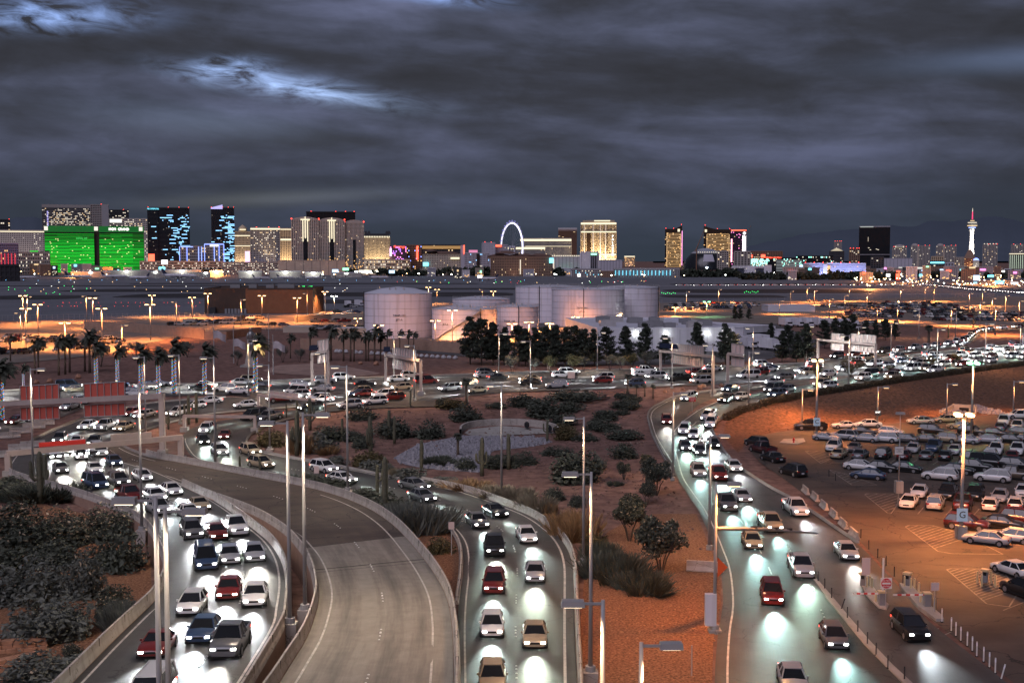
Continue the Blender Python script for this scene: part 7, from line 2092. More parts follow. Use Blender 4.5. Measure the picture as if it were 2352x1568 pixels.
# tall poles standing close to the viewpoint, their feet below the frame
for u, vt, y, arm, lab in ((357, 1141, 56, -1, 'tall lamp pole with its head turned left, foremost on the left side'), (379, 1166, 57, 1, 'tall lamp pole with its head turned right, twin of the foremost left one'), (1385, 1377, 57, -1, 'grey lamp pole with a big shoebox head cut by the bottom edge'), (1473, 1474, 57, 1, 'short looking lamp pole at the bottom edge over the mulch, head turned right')):
    x = PY(u, vt, y).x
    pole(u, vt, 0, arm, lab, fixed=(x, y, h1(x, y) + 0.0), rad=.14, watts=1300 if u < 800 else 5500, color=NEUT if u < 800 else WARM)
near = [
 (666, 966, 1437, -1, 4.05, 2.2, 'lamp pole on a wall pedestal between the ramps, left of a close pair'), (701, 947, 1405, 1, 3.85, 1.8, 'lamp pole on a wall pedestal between the ramps, right of a close pair'),
 (326, 878, 1222, 1, 2.3, 1.4, 'lamp pole on a pedestal at the outer wall of the inbound ramp'), (77, 845, 1114, 1, .3, None, 'lamp pole at the corner of the inbound ramp near the tall saguaro'),
 (495, 819, 1070, -1, 0, 1.2, 'lamp pole on a pedestal between the empty ramp and the loop'), (414, 814, 974, -1, 0, None, 'lamp pole behind the small portal frame'),
 (620, 836, 1034, -1, 0, .8, 'lamp pole at the tip of the cactus garden'), (335, 818, 1000, -1, 0, None, 'lamp pole inside the hairpin of the inbound road'), (571, 779, 908, 1, 0, None, 'lamp pole beside the statue at the airport road'),
 (748, 809, 953, -1, 0, None, 'lamp pole in the garden edge below the first gantry'), (799, 839, 1130, -1, 1.4, .8, 'lamp pole on the barrier of the empty ramp'), (952, 792, 922, -1, 0, None, 'lamp pole beside the double post gantry'),
 (905, 770, 877, 1, 0, None, 'lamp pole beyond the road near the palms'), (1146, 765, 857, 1, 0, None, 'lamp pole beyond the road before the dark pines'), (1152, 881, 1140, -1, 0, None, 'lamp pole at the right end of the cactus garden'),
 (1218, 782, 894, -1, 0, None, 'lamp pole at the near edge of the airport road, middle of the frame'), (1372, 762, 852, 1, 0, None, 'lamp pole tinted green beyond the road'), (1543, 774, 892, -1, 0, None, 'lamp pole left of the long sign gantry'),
 (1636, 790, 912, -1, 0, None, 'lamp pole at the right foot of the long sign gantry'), (1719, 807, 933, 1, 0, None, 'lamp pole on the island between exit road and service road'), (1729, 752, 838, -1, 0, None, 'lamp pole beyond the road by the loading dock'),
 (1340, 957, 1296, -1, .3, 1.5, 'lamp pole on a pedestal at the bright barrier, upper of two'), (1356, 1083, 1548, -1, 1.4, 1.5, 'lamp pole on a pedestal at the bright barrier, lower of two'),
 (1545, 900, 1103, 1, 0, None, 'lamp pole at the inner edge of the exit road bend'), (1629, 997, 1262, 1, 0, None, 'dark lamp pole beside the signal mast on the service road'),
 (1949, 769, 884, -1, 0, None, 'lamp pole rising in front of the wide gantry signs'), (2152, 755, 836, 1, 0, None, 'double lamp pole near the far loop road'), (2262, 742, 851, 1, 0, None, 'lamp pole on the hedge near the right side'), (2343, 747, 816, -1, 0, None, 'lamp pole at the right frame edge beside the highway'),
 (1851, 748, 834, 1, 0, None, 'lamp pole before the large pine near the trucks'), (1971, 750, 817, 1, 0, None, 'lamp pole behind the wide gantry'), (2046, 740, 817, 1, 0, None, 'lamp pole in the landscaped triangle behind the highway'), (2110, 712, 778, -1, 0, None, 'lamp pole near the far loop, left of the thick palm'), (2195, 715, 777, 1, 0, None, 'lamp pole just left of the far loop curve'),
 (1842, 893, 972, 1, 0, None, 'short lamp pole at the foot of the embankment behind the black pickup'), (2015, 887, 975, 1, 0, None, 'short lamp pole with an EXIT plate on the embankment foot'), (2174, 880, 958, 1, 0, None, 'short lamp pole beside the drain mouth'), (2327, 874, 954, 1, 0, None, 'short lamp pole on the embankment near the frame edge')]
POLES = {}
for u, vt, vb, arm, rel, ped, lab in near:
    embk = vb > 940 and 1800 < u
    POLES[u] = pole(u, vt, vb, arm, lab, None, rel, ped, ORANGE if embk else (NEUT if vb > 1000 and u < 1320 else WARM), 7000 if embk else 4200)
# signal mast pole over the service road
root, h, p = pole(1641, 1106, 1451, 1, 'lamp pole with a long mast arm reaching over the service road', None, 0, .5, ORANGE, 9000)
zz = zat(1213, p.y) - p.z; e = PY(1877, 1224, p.y + 12) - p
MB().tube([(0, 0, zz), (e.x * .5, e.y * .5, (zz + e.z) / 2 + .15), tuple(e)], [.17, .13, .08], 8).build('mast_arm', m_pole, root)
for t in (.35, .55, .7): MB().box((e.x * t, e.y * t, zz + (e.z - zz) * t + .25), (.5, .2, .2)).build('camera', m_dkmetal, root)
MB().box((-.35, -.1, 1.9), (.9, .5, 2.6)).build('control_cabinet', m_white, root)
MB().face([(.15, -.3, 4.6), (.95, -.3, 5.4), (.15, -.3, 6.2)]).face([(.15, -.26, 4.6), (.15, -.26, 6.2), (.95, -.26, 5.4)]).build('orange_flag', mat('safety_orange', (.8, .12, .03), .6), root)
# car park lamps
def lotsign(root, h, letter, z):
    MB().box((0, -.2, z), (1.15, .12, 1.4)).build('sign_panel', mat('sign_pale_blue', (.45, .60, .70), .5, emit=(.45, .6, .7), estr=.12), root)
    text(letter, 1.05, m_ink, root, (0, -.29, z), extrude=.01, name='sign_letter')
r1 = pole(1875, 832, 997, 0, 'tall car park lamp pole carrying the letter C', None, 0, None, ORANGE, 20000, heads='cluster', rad=.19)
lotsign(r1[0], r1[1], 'C', zat(968, r1[2].y) - r1[2].z)
r2 = pole(2207, 959, 1238, 0, 'tall car park lamp pole carrying the letter G', None, 0, None, ORANGE, 42000, heads='cluster', rad=.19)
lotsign(r2[0], r2[1], 'G', zat(1181, r2[2].y) - r2[2].z)
MB().box((0, 0, .75), (1.0, 1.0, 1.5)).build('concrete_base', m_wall, r2[0])
r3 = pole(2231, 838, 1002, 0, 'tall car park lamp pole with green tinted lamps', None, 0, None, GREENL, 3500, heads='cluster', rad=.19)
lamp(r3[2] + Vector((0, 0, r3[1] - .6)), ORANGE, 24000, .2, 'SPOT', r3[2], R(150), .5)
r4 = pole(2064, 946, 1132, 0, 'thin camera pole on a square concrete base carrying a white notice', None, 0, None, WARM, 10, heads='box', rad=.08, lit=False, cat='camera pole')
MB().box((0, 0, .8), (.95, .95, 1.6)).build('concrete_base', m_wall, r4[0])
MB().box((-.1, -.15, zat(1034, r4[2].y) - r4[2].z), (1.1, .08, 1.0)).build('notice', mat('notice_white', (.6, .6, .58), .6), r4[0])
text('EMERGENCY\nCALL\nSTATION', .17, m_ink, r4[0], (-.1, -.2, zat(1034, r4[2].y) - r4[2].z), extrude=.005, name='notice_lettering')
q = POLES[2015]; z = zat(948, q[2].y) - q[2].z
MB().box((0, -.2, z), (1.2, .08, .95)).build('exit_plate', m_dgrey, q[0]); text('EXIT', .42, g_white, q[0], (0, -.26, z + .15), extrude=.005, name='exit_lettering')
# orange lamps of the left lot and the yards
left = [(54, 678, 749), (64, 680, 742), (49, 717, 787), (61, 707, 799), (88, 698, 770), (200, 679, 740), (214, 683, 754), (235, 707, 797), (350, 677, 728), (346, 698, 782), (406, 692, 758), (442, 682, 730), (478, 673, 734), (554, 687, 749), (602, 678, 735), (683, 683, 742), (706, 673, 726), (747, 669, 718), (822, 730, 748), (984, 659, 700), (1004, 664, 697), (1108, 664, 702), (1133, 668, 704), (867, 659, 694), (150, 740, 800), (280, 745, 805)]
for i, (u, vt, vb) in enumerate(sorted(left)):
    p = P(u, vb, HUP)
    pole(u, vt, vb, 1 if i % 2 else -1, 'orange lot lamp on a tall pole, %s from the left before the airfield' % nth(i), 'orange lamps of the left lot', fixed=p, color=ORANGE, watts=46000 if u < 800 else 22000, heads='twin' if i % 3 else 'box')
yard = [(768, 679, 719, COOL), (1249, 692, 740, GREENL), (1322, 727, 754, ORANGE), (1420, 719, 750, ORANGE), (1442, 734, 752, COOL), (1551, 705, 727, ORANGE), (1623, 692, 728, GREENL), (1109, 776, 800, COOL), (1176, 742, 780, ORANGE), (1000, 735, 786, ORANGE), (1262, 742, 762, ORANGE), (1039, 711, 788, WARM), (870, 745, 790, ORANGE), (1215, 738, 782, ORANGE)]
for i, (u, vt, vb, c) in enumerate(sorted(yard)):
    p = P(u, vb, HUP)
    cn = {COOL: 'cool white', GREENL: 'green', ORANGE: 'orange', WARM: 'warm'}[c]
    pole(u, vt, vb, 0, '%s floodlight on a short pole in the tank yard, %s from the left' % (cn, nth(i)), 'tank yard floodlights', fixed=p, color=c, watts=30000 if c == ORANGE else 5000, heads='twin', rad=.1)
    q_ = p + Vector((0, -.5, (zat(vt, p.y) - p.z) * .8)); lamp(q_, c, 5500 if c == ORANGE else 1200, .3)
right = [(1816, 668, 699), (1853, 660, 694), (1870, 667, 700), (1905, 685, 729), (1940, 677, 717), (1951, 662, 692), (1991, 673, 713), (2014, 707, 737), (2068, 664, 697), (2061, 704, 740), (2124, 660, 694), (2145, 658, 692), (2226, 673, 709), (2250, 693, 752), (2256, 669, 703), (2278, 684, 720), (2285, 704, 770), (2309, 678, 719), (2184, 708, 749), (1576, 669, 714), (1650, 664, 700), (2340, 690, 735), (1790, 690, 722)]
for i, (u, vt, vb) in enumerate(sorted(right)):
    p = P(u, vb, HUP)
    pole(u, vt, vb, 1, 'warm lamp pole in the remote lot, %s from the left' % nth(i), 'lamps of the remote lot', fixed=p, color=ORANGE, watts=60000, heads='box', rad=.15)
for q in wl: lamp(q, COOL, 110, .3)
# far street lamps and airfield lights
def dot(name, m, s): 
    return MB().tube([(0, 0, 0), (0, 0, s * 3)], s * .16, 5, 0).lathe((0, 0, s * 3), [(s * .2, -s * .4), (s * .55, 0), (s * .2, s * .4)], 8, 1).mesh(name, [m_dkmetal, m])
rs = random.Random(4)
dl = {'white': dot('far_lamp', g_lens_w, 1.3), 'orange': dot('far_lamp', glow('far_orange', (1, .62, .28), 9), 1.4), 'warm': dot('far_lamp', glow('far_warm', (1, .85, .6), 9), 1.3)}
for i in range(290):
    z_ = rs.random()
    if z_ < .38: u, v, k = rs.uniform(1960, 2352), rs.uniform(634, 664), rs.choice(['orange', 'orange', 'warm', 'white'])
    elif z_ < .55: u, v, k = rs.uniform(1700, 2080), rs.uniform(633, 642), rs.choice(['white', 'white', 'warm'])
    elif z_ < .66: u, v, k = rs.uniform(1270, 1700), rs.uniform(632, 640), rs.choice(['white', 'warm'])
    else: u, v, k = rs.uniform(20, 1280), rs.uniform(626, 638), rs.choice(['white', 'warm', 'orange'])
    o = link('far_street_lamp', dl[k], None, None, P(u, v, HUP), 0); s = P(u, v, HUP).y / 1500; o.scale = (s, s, s)
    if k == 'orange' and i % 5 == 0: lamp(P(u, v, HUP) + Vector((0, -2, 9)), ORANGE, 120000, .5)
    tag(o, 'tiny %s street lamp glowing in the distant city' % k, 'street lamp', 'far %s street lamps' % k)
ad = {'blue': dot('taxiway_light', glow('taxi_blue', (.2, .55, 1), 5), .35), 'green': dot('taxiway_light', glow('taxi_green', (.05, 1, .2), 5), .42), 'amber': dot('taxiway_light', glow('taxi_amber', (1, .6, .25), 6), .4), 'red': dot('taxiway_light', glow('taxi_red', (1, .05, .05), 4), .35), 'white': dot('taxiway_light', glow('taxi_white', (1, 1, .9), 6), .42)}
def airlight(u, v, k):
    p = P(u, v, HUP + .1); o = link('taxiway_light', ad[k], None, None, p); s = p.y / 900; o.scale = (s, s, s)
    tag(o, 'small %s taxiway light on the airfield' % k, 'taxiway light', '%s taxiway lights' % k)
for i in range(34): airlight(20 + i * 36 + rs.uniform(-9, 9), 646.5 + rs.uniform(-.5, .8), 'blue')
for i in range(24): airlight(rs.uniform(0, 200) if i < 14 else rs.uniform(690, 720), 660 + i * 1.6 if i < 14 else 661 + rs.random(), 'green')
for i in range(16): airlight(1520 + (i % 8) * 4.4 + (190 if i > 7 else 0), 676 + (i % 3) * 1.2 - (3 if i > 7 else 0), 'green')
for i in range(40): airlight(rs.uniform(0, 800), rs.uniform(650, 676), 'amber' if i % 2 else 'white')
for i in range(40): airlight(rs.uniform(90, 460), 698 if i % 2 else 706, 'red')
for i in range(30): airlight(rs.uniform(900, 1500), rs.uniform(648, 654), ['red', 'green', 'white', 'amber'][i % 4])
# the bright distant highway and runway service traffic: rows of small lit vehicles
fh = [(2100, 650, 1), (2230, 664, 1), (2300, 669, 1), (2360, 674, 1)]
k = 0
fm = far_mesh('sedan', 'white', True); fb = far_mesh('van', 'silver', True)
pts = resample([tuple(P(u, v, HUP + .2)) for u, v, _ in fh], 60)
for i in range(59):
    for off in (-6, -2, 2, 6):
        a, b = Vector(pts[i]), Vector(pts[i + 1]); d = (b - a).normalized()
        o = link('far_traffic_car', fm if (i + off) % 3 else fb, None, None, a + Vector((-d.y, d.x, 0)) * off, math.atan2(d.y, d.x)); o.scale = (1.3,) * 3
        tag(o, 'tiny car with lamps lit in the bright distant highway queue', 'car', 'cars in the distant highway queue')
for i in range(40):
    u = 1560 + i * 20; p = P(u, 656.5 - (u - 1560) * .002, HUP + .2)
    o = link('far_traffic_car', fm, None, None, p, 0 if i % 2 else PI); o.scale = (1.3,) * 3
    tag(o, 'tiny car with lamps lit on the road beyond the runway', 'car', 'cars beyond the runway')

# ================================================================ gantries, signs, barriers, gates, markings
m_beam = mat('gantry_paint', (0.42, 0.34, 0.30), 0.6, var=.12, vscale=.4)
m_signback = mat('sign_back', (0.60, 0.47, 0.43), 0.6, var=.06, vscale=.3)
m_signredlit = mat('sign_back_red_lit', (0.50, 0.10, 0.07), 0.6)  # red light falling on the sign backs is put into the base colour
m_solar = mat('solar_panel', (0.015, 0.02, 0.04), 0.2)
m_redsign = mat('sign_red', (0.55, 0.03, 0.03), 0.5)
m_signwhite = mat('sign_white_face', (0.75, 0.75, 0.73), 0.5)
m_cream = mat('bollard_cream', (0.60, 0.50, 0.30), 0.6)
def gantry(label, b0, b1, vt0, vt1, signs, solar=0, cant=False, rel=0.0, red=False, thick=.55):
    """two posts, a box beam, sign backs above and below it. signs: (t0, t1, up, down)"""
    p0, p1 = G(*b0, rel), G(*b1, rel)
    root = thing('sign_gantry', label, 'sign gantry', p0)
    d = p1 - p0; d.z = 0; L = d.length; a = math.atan2(d.y, d.x); n = d / L
    z0, z1 = zat(vt0, p0.y) - p0.z, zat(vt1, p1.y) - p0.z
    def at(t, z=0.0): return Vector((n.x * L * t, n.y * L * t, z0 + (z1 - z0) * t + z))
    for k, t in enumerate((0, 1)):
        if cant and k: continue
        q = at(t)
        MB().box((q.x, q.y, q.z / 2), (thick, thick, q.z)).build('post', m_beam, root)
        MB().box((q.x, q.y, .3), (1.3, 1.3, .9)).build('footing', m_conc, root)
    m = at(.5); seg = MB()
    e0, e1 = at(-.01, -thick * .5), at(1.01, -thick * .5)
    side = Vector((-n.y, n.x, 0)) * thick * .5
    c = [e0 - side, e1 - side, e1 + side, e0 + side]; top = [q + Vector((0, 0, thick)) for q in c]
    seg.face(c[::-1]); seg.face(top)
    for i in range(4): seg.face([c[i], c[(i + 1) % 4], top[(i + 1) % 4], top[i]])
    seg.build('beam', m_beam, root)
    sb = m_signredlit if red else m_signback
    for t0, t1, up, dn in signs:
        for lo, hi, nm in ((.25, up, 'upper'), (-dn, -thick * 1.1, 'lower')):
            if hi - lo < .3: continue
            A_, B_ = at(t0, lo), at(t1, lo); C_, D_ = at(t1, hi), at(t0, hi)
            o = Vector((-n.y, n.x, 0)) * .45
            pan = MB().face([A_ + o, B_ + o, C_ + o, D_ + o]).face([D_ + o * 1.2, C_ + o * 1.2, B_ + o * 1.2, A_ + o * 1.2]).build('sign_panel', sb, root)
            nr = max(3, int(L * (t1 - t0) / 1.3))
            for k in range(nr + 1):
                t = t0 + (t1 - t0) * k / nr
                q, r_ = at(t, lo), at(t, hi)
                MB().tube([q + o * .7, r_ + o * .7], .07, 4).build('rib', m_galv, pan)
            for z in (lo, hi):
                MB().tube([at(t0, z) + o * .8, at(t1, z) + o * .8], .06, 4).build('rail', m_galv, pan)
    for k in range(solar):
        q = at(.04 + .09 * k, 1.3)
        MB().face([q + Vector((-.7, .4, .5)), q + Vector((.7, .4, .5)), q + Vector((.7, -.5, -.5)), q + Vector((-.7, -.5, -.5))]).build('solar_panel', m_solar, root)
    return root, at, L
gantry('gantry with two pairs of red lit sign backs over the far left road', (-40, 1010), (374, 1043), 929, 909, [(.22, .44, 2.7, 2.9), (.58, .80, 2.5, 2.8)], red=True, thick=.8)
rt, at, L = gantry('long low gantry over the inbound ramp with a red strip sign', (20, 1092), (416, 1058), 1041, 1004, [], thick=.75)
o = MB().box((0, 0, 0), (L * .27, .35, .85)); q = at(.30, .75)
an = math.atan2(at(1).y - at(0).y, at(1).x - at(0).x)
MB().box(q, (L * .26, .35, .6), an).build('red_strip_sign', mat('strip_red', (.5, .04, .03), .5, emit=(1, .05, .03), estr=.08), rt)
MB().box(at(.70, .75), (L * .24, .4, 1.1), an).build('box_sign', m_beam, rt)
MB().box(at(.35, -.9), (L * .30, .3, .35), an).build('lane_light_rail', m_dkmetal, rt)
for k in range(6): MB().box(at(.24 + .04 * k, -1.0), (.5, .4, .18), an).build('lane_light', g_lens_w, rt)
gantry('plain portal frame over the start of the loop ramp', (424, 990), (586, 992), 955, 957, [], thick=.5)
gantry('short gantry with a ribbed sign back and solar panels left of the double post gantry', (717, 884), (754, 889), 813, 806, [(.3, .95, 2.6, 2.2)], 3, rel=0)
gantry('gantry with a ribbed sign back and a tall right post over the airport road', (886, 885), (967, 920), 815, 828, [(.18, .82, 1.8, 2.6)], 1)
gantry('longest ribbed sign gantry with solar panels across the airport road', (1517, 868), (1637, 905), 806, 819, [(.22, .80, 1.9, 2.4)], 4)
gantry('single post cantilever sign beside the longest gantry', (1671, 888), (1707, 890), 812, 817, [(.2, 1.0, 2.2, 2.4)], 0, True)
gantry('wide gantry with pink sign backs near the golden tree', (1878, 836), (2010, 853), 780, 792, [(.22, .44, 1.9, 2.2), (.57, .98, 2.2, 2.0)], 0)
gantry('low cantilever arm carrying camera boxes over the airport road', (594, 941), (722, 950), 907, 919, [(.15, .7, .9, 0)], 0, True, thick=.45)

# jersey barriers
def jersey_mesh(L=3.0):
    mb = MB(); sec = [(-.3, 0), (-.3, .1), (-.12, .38), (-.09, .82), (.09, .82), (.12, .38), (.3, .1), (.3, 0)]
    for x in (-L / 2, L / 2):
        for y, z in sec: mb.v.append((x, y, z))
    for k in range(7): mb.f.append((k, k + 1, k + 9, k + 8)); mb.m.append(0)
    mb.f += [tuple(range(8)), tuple(range(15, 7, -1))]; mb.m += [0, 0]
    return mb.mesh('jersey_barrier', m_wall)
JM = jersey_mesh()
def jersey(u, v, hd, label, group, s=1.0):
    p = G(u, v); o = link('jersey_barrier', JM, None, None, p + Vector((0, 0, .05)), hd); o.scale = (s, s, s)
    tag(o, label, 'barrier', group)
for i, (zx, zy) in enumerate([(345, 852), (432, 912), (515, 992), (605, 1072), (692, 1162), (790, 1256)]):
    a, b = G(1764 + 345 / 4, 918.8 + 852 / 4), G(1764 + 790 / 4, 918.8 + 1256 / 4)
    jersey(1764 + zx / 4, 918.8 + zy / 4, math.atan2(b.y - a.y, b.x - a.x), 'concrete jersey barrier beside the car park lane, %s from the far end' % nth(i), 'jersey barriers by the car park')
for i, (u, v) in enumerate([(5, 1050), (20, 1006), (48, 995), (78, 984), (100, 976), (48, 1034), (75, 1027)]):
    jersey(u, v, R(24), 'concrete jersey barrier beside the far left side road, number %s from the left' % nth(sorted([5, 20, 48, 78, 100, 48.5, 75]).index(u if (u, v) != (48, 1034) else 48.5)), 'jersey barriers by the side road', 1.25)
jersey(1620, 1312, R(-14), 'single concrete barrier block next to the signal mast cabinet', None, 1.2)
# delineators, bollards and fence posts
def post_mesh(h, r, m, cap=None):
    mb = MB().tube([(0, 0, 0), (0, 0, h)], r, 8, 0)
    if cap: mb.tube([(0, 0, h * .72), (0, 0, h * .92)], r * 1.06, 8, 1)
    mb.tube([(0, 0, 0), (0, 0, .06)], r * 2.2, 8, 2 if cap else 1)
    return mb.mesh('delineator', [m, cap, m_black] if cap else [m, m_black])
PM = post_mesh(1.15, .055, mat('delineator_white', (.65, .65, .63), .6), mat('reflector', (.8, .8, .85), .3))
for i, (zx, zy) in enumerate([(1597, 1018), (1683, 1103), (1725, 1148), (1770, 1193), (1830, 1240), (1876, 1286), (1917, 1335), (1980, 1385), (2033, 1437), (2087, 1490), (2140, 1546)]):
    p = G(1764 + zx / 4, 1176 + zy / 4); o = link('delineator_post', PM, None, None, p + Vector((0, 0, .1)))
    if i == 10: o.rotation_euler = (0, R(14), 0)
    tag(o, 'white flexible delineator post past the exit gates, %s in the line' % nth(i), 'delineator', 'delineators past the gates')
PD = post_mesh(1.0, .05, m_dkmetal)
for i, (u, v) in enumerate([(1879, 1340), (1894, 1357), (1910, 1379), (1932, 1404), (1946, 1425), (1970, 1457), (1992, 1485), (2012, 1510), (2039, 1540), (2077, 1567)]):
    o = link('fence_post', PD, None, None, G(u, v) + Vector((0, 0, .2))); o.rotation_euler = (0, R(18) if i == 3 else 0, 0)
    tag(o, 'thin dark post on the narrow median beside the exit lane, %s from the far end' % nth(i), 'post', 'posts on the exit median')
for i, (zx, zy) in enumerate([(853, 1265), (925, 1370), (1008, 1450), (1085, 1520), (1160, 1620), (1240, 1690), (620, 740), (560, 700)]):
    o = link('fence_post', PD, None, None, G(1764 + zx / 4, 918.8 + zy / 4))
    tag(o, 'thin post in the gravel strip below the jersey barriers, %s' % nth(i), 'post', 'posts in the gravel strip')
for i, (u, v) in enumerate([(230, 1070), (242, 1074), (258, 1078), (283, 1086), (295, 1090)]):
    o = link('delineator_post', PM, None, None, G(u, v, .2)); tag(o, 'delineator post where the two ramps part, %s from the left' % nth(i), 'delineator', 'delineators at the ramp gore')
BM = MB().tube([(0, 0, 0), (0, 0, 1.05)], .09, 10).lathe((0, 0, 1.05), [(.09, 0), (.07, .06), (.01, .09)], 10).mesh('bollard', m_cream)
bl = [(862, 692), (905, 712), (935, 702), (955, 720), (990, 845), (1075, 850), (1253, 704), (1345, 722), (1385, 762), (1400, 852), (1485, 852), (1528, 908), (1923, 657), (1963, 687), (2047, 657), (2087, 692), (1312, 722)]
for i, (zx, zy) in enumerate(sorted(bl)):
    o = link('bollard', BM, None, None, G(1764 + zx / 4, 1176 + zy / 4) + Vector((0, 0, .08)))
    tag(o, 'cream painted steel bollard by the exit gates, %s from the left' % nth(i), 'bollard', 'cream bollards')
# kerb islands of the gates and the median
def island(label, pts, h=.18, lift=0.0):
    q = [G(u, v) for u, v in pts]
    root = thing('kerb_island', label, 'kerb island')
    MB().prism([(p.x, p.y) for p in q][::-1], q[0].z - .1, q[0].z + h + .1).build('slab', m_conc, root)
island('narrow concrete median between the service lanes and the exit lane', [(1868, 1334), (1876, 1334), (1912, 1376), (1950, 1422), (2000, 1480), (2050, 1533), (2120, 1598), (2100, 1600), (2030, 1530), (1985, 1484), (1938, 1426), (1900, 1380)])
island('concrete island carrying the nearer exit gate and its bollards', [(1978, 1348), (2005, 1352), (2030, 1384), (2042, 1394), (2036, 1404), (2018, 1400), (1990, 1372)])
island('long concrete island carrying the farther exit gate and bollards', [(2066, 1344), (2095, 1350), (2130, 1390), (2165, 1420), (2168, 1428), (2150, 1428), (2110, 1398), (2074, 1358)])
island('gore island with fire hydrant at the head of the car park', [(1790, 1018), (1800, 1010), (1846, 1008), (1850, 1016), (1830, 1022)], .08)
# exit gates
def gate(label, u, v, du, up=False):
    p = G(u, v) + Vector((0, 0, .25)); s = p.y / FPX
    root = thing('barrier_gate', label, 'barrier gate', p)
    MB().box((0, 0, .55), (.55, .55, 1.1)).build('housing', m_hvac, root); MB().box((0, 0, 1.16), (.65, .65, .14)).build('housing_lid', m_cream, root)
    n = 8; Lg = abs(du) * s; sg = 1 if du > 0 else -1
    for k in range(n):
        MB().box(((k + .5) * Lg / n * sg, 0, 1.0), (Lg / n, .07, .14)).build('arm_section', m_signwhite if k % 2 else m_redsign, root)
    if up: MB().box((.1, .1, 2.6), (.14, .07, 3.0)).build('raised_arm', m_signwhite, root)
gate('exit gate with its striped arm down, nearer to the service road', 2025, 1395, -68, True)
gate('exit gate with its striped arm down, farther right', 2129, 1398, -80)
for u, v, lab in ((1983, 1350, 'ticket machine on the nearer gate island'), (2085, 1350, 'ticket machine on the farther gate island'), (2263, 1342, 'grey cabinet among the four cream bollards')):
    p = G(u, v) + Vector((0, 0, .2)); root = thing('ticket_machine', lab, 'ticket machine', p, R(-40))
    MB().box((0, 0, .55), (.45, .4, 1.1)).build('case', m_hvac, root); MB().box((0, -.1, 1.2), (.7, .6, .2)).build('hood', m_cream, root); MB().box((0, -.21, .85), (.3, .03, .3)).build('screen', m_black, root)
# traffic signs
def sign(label, u, vb, vt, shape, w, h, material, body=None, face='front', tcol=None, rz=0.0, size=.2):
    p = G(u, vb); z = zat(vt, p.y) - p.z
    root = thing('road_sign', label, 'road sign', p, rz)
    MB().tube([(0, .05, 0), (0, .05, z)], .045, 6).build('post', m_galv, root)
    zc = z - h / 2
    if shape == 'diamond':
        MB().prism([(w / 2 * math.cos(k * PI / 2), h / 2 * math.sin(k * PI / 2)) for k in range(4)], -.02, .02).build('panel', material, root).rotation_euler = (PI / 2, 0, 0)
        root.children[-1].location = (0, -.03, zc)
    elif shape == 'round':
        MB().box((0, -.02, zc), (w, .04, h)).build('panel', m_signwhite, root)
        MB().tube([(0, -.05, zc), (0, -.06, zc)], w * .46, 24).build('red_disc', m_redsign, root)
        MB().box((0, -.075, zc), (w * .74, .02, h * .16)).build('white_bar', m_signwhite, root)
    else:
        MB().box((0, -.02, zc), (w, .04, h)).build('panel', material, root)
    if body:
        for i, (ln, dz) in enumerate(body):
            text(ln, size, tcol or m_signwhite, root, (0, -.085, zc + dz), extrude=.004, name='lettering')
sign('white square sign with a red DO NOT ENTER disc at the exit gate', 2034, 1403, 1326, 'round', .95, .95, m_redsign, [('DO NOT', .24), ('ENTER', -.26)])
sign('red WRONG WAY sign on the island by the exit road', 1590, 945, 912, 'box', 1.2, .8, m_redsign, [('WRONG', .17), ('WAY', -.17)], size=.3)
sign('orange diamond warning sign beside the long gantry', 1588, 880, 855, 'diamond', 1.5, 1.5, mat('orange_sign', (.75, .16, .04), .5))
sign('grey back of a square sign standing between the ramps', 1037, 1275, 1198, 'box', .6, .75, m_signback)
sign('grey back of a diamond sign at the bottom edge', 1588, 1600, 1530, 'diamond', 1.3, 1.3, m_signback)
sign('grey back of a sign at the tip of the far gate island', 2146, 1412, 1337, 'box', .7, .7, m_signback)
sign('tall double sign back on the verge of the exit lane', 1988, 1362, 1280, 'box', .75, 1.6, m_signback)
sign('small sign back on the gravel by the loop ramp', 727, 1090, 1070, 'box', .7, 1.0, m_signback)
sign('sign back on two posts on the airport road shoulder', 1312, 877, 854, 'box', 1.6, 1.4, m_signback)
sign('striped object marker where the ramps part', 343, 1095, 1083, 'diamond', 1.0, 1.0, mat('marker_pale', (.55, .45, .35), .6))
sign('diamond sign back by the far loop road', 1988, 826, 815, 'diamond', 1.6, 1.6, mat('rust_sign', (.35, .16, .10), .6))
# fire hydrant
p = G(1823, 1018); root = thing('fire_hydrant', 'red fire hydrant on the small gore island', 'fire hydrant', p + Vector((0, 0, .15)))
MB().lathe((0, 0, 0), [(.2, 0), (.2, .06), (.13, .1), (.13, .55), (.17, .6), (.12, .75), (.02, .82)], 12).build('barrel', m_redsign, root, True)
for s in (-1, 1): MB().tube([(s * .1, 0, .45), (s * .24, 0, .45)], .06, 8).build('outlet', m_redsign, root)
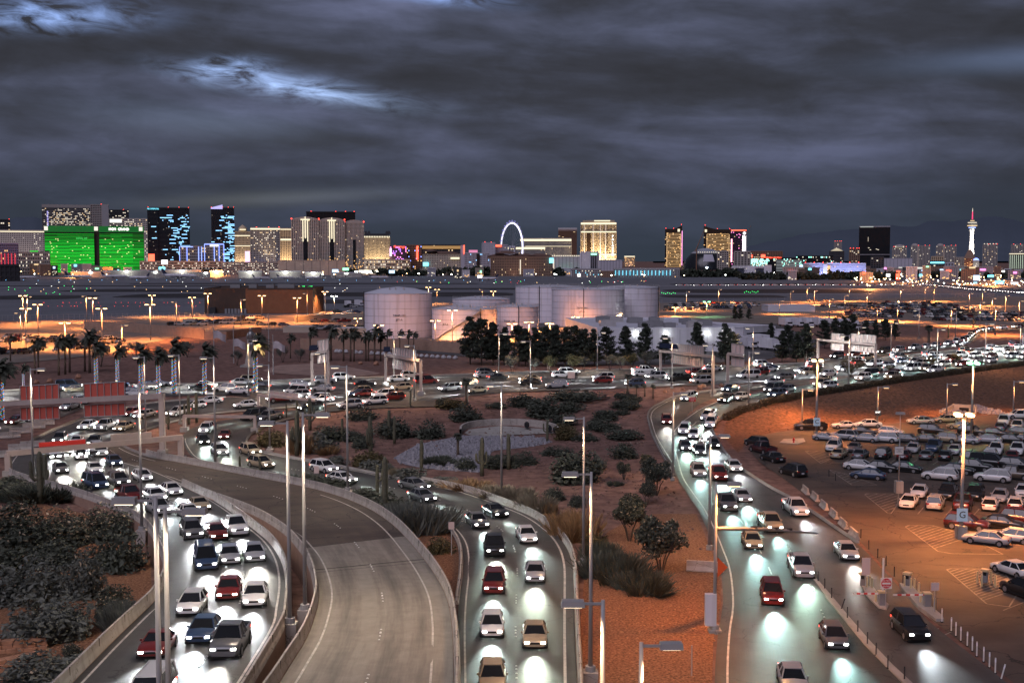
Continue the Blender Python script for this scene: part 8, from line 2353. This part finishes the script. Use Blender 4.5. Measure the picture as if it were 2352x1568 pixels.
# stall lines and hatched noses, painted on the car park
park = next(o for o in bpy.data.objects if o.name == 'car_park')
def stroke(pts, w=.12, name='stall_line'):
    mb = MB()
    q = [G(u, v) for u, v in pts]
    for a, b in zip(q, q[1:]):
        t = (b - a).normalized(); n = Vector((-t.y, t.x, 0)) * w / 2
        mb.face([a - n + Vector((0, 0, .058)), b - n + Vector((0, 0, .058)), b + n + Vector((0, 0, .058)), a + n + Vector((0, 0, .058))])
    mb.build(name, m_stall, park)
def crop8(l): return [(1764 + x / 4, 918.8 + y / 4) for x, y in l]
def crop9(l): return [(1764 + x / 4, 1176 + y / 4) for x, y in l]
def hatch(outline, crop):
    stroke(crop(outline), .14, 'hatch_outline')
    # hatching between the long sides, inside the outline
    P_ = outline; ys = [p[1] for p in P_]; x0 = min(p[0] for p in P_); x1 = max(p[0] for p in P_)
    for k in np.arange(min(ys) + 14, max(ys) + 60, 26):
        best = []
        for a, b in zip(P_, P_[1:]):
            # line y = k - .33 (x - x0)
            fa, fb = a[1] - (k - .33 * (a[0] - x0)), b[1] - (k - .33 * (b[0] - x0))
            if fa * fb < 0:
                t = fa / (fa - fb); best.append((a[0] + (b[0] - a[0]) * t, a[1] + (b[1] - a[1]) * t))
        if len(best) >= 2:
            best.sort(); stroke(crop([best[0], best[-1]]), .12, 'hatch_stripe')
hatch([(1262, 1165), (1290, 1152), (1510, 1152), (1800, 1235), (2160, 1418), (1690, 1412), (1560, 1390), (1262, 1165)], crop8)
hatch([(888, 870), (905, 860), (1200, 862), (1190, 960), (1130, 1045), (1100, 1040), (888, 870)], crop8)
hatch([(557, 638), (750, 690), (1000, 782), (770, 780), (557, 638)], crop8)
hatch([(342, 470), (560, 466), (575, 540), (485, 583), (342, 470)], crop8)
hatch([(1642, 530), (1680, 520), (2150, 528), (2300, 740), (2215, 872), (2010, 845), (1642, 530)], crop9)
hatch([(1590, 275), (1760, 250), (1830, 275), (1700, 305), (1590, 275)], crop8)
hatch([(1930, 245), (2080, 225), (2090, 262), (1980, 280), (1930, 245)], crop8)
for x, y in ((1400, 1030), (1660, 1040), (1910, 1045), (2165, 1050)): stroke(crop8([(x - 24, y + 18), (x + 32, y - 46)]))
for x, y in ((720, 565), (930, 570), (1130, 575), (1335, 575), (1545, 578), (1730, 580), (1950, 580), (2140, 575)): stroke(crop8([(x - 30, y + 16), (x + 38, y - 28)]))
for x, y in ((1380, 718), (1200, 712), (1800, 760), (2230, 790)): stroke(crop8([(x - 60, y - 8), (x + 60, y + 10)]))
for x in range(700, 2300, 190): stroke(crop8([(x, 405), (x + 80, 422)]))
stroke(crop9([(2160, 905), (2352, 830)])); stroke(crop9([(1310, 1085), (1480, 1010)])); stroke(crop9([(1545, 1165), (1690, 1100)])); stroke(crop9([(1390, 1140), (1570, 1070)])); stroke(crop9([(1530, 1160), (1660, 1186)])); stroke(crop9([(1650, 1290), (1800, 1320)]))
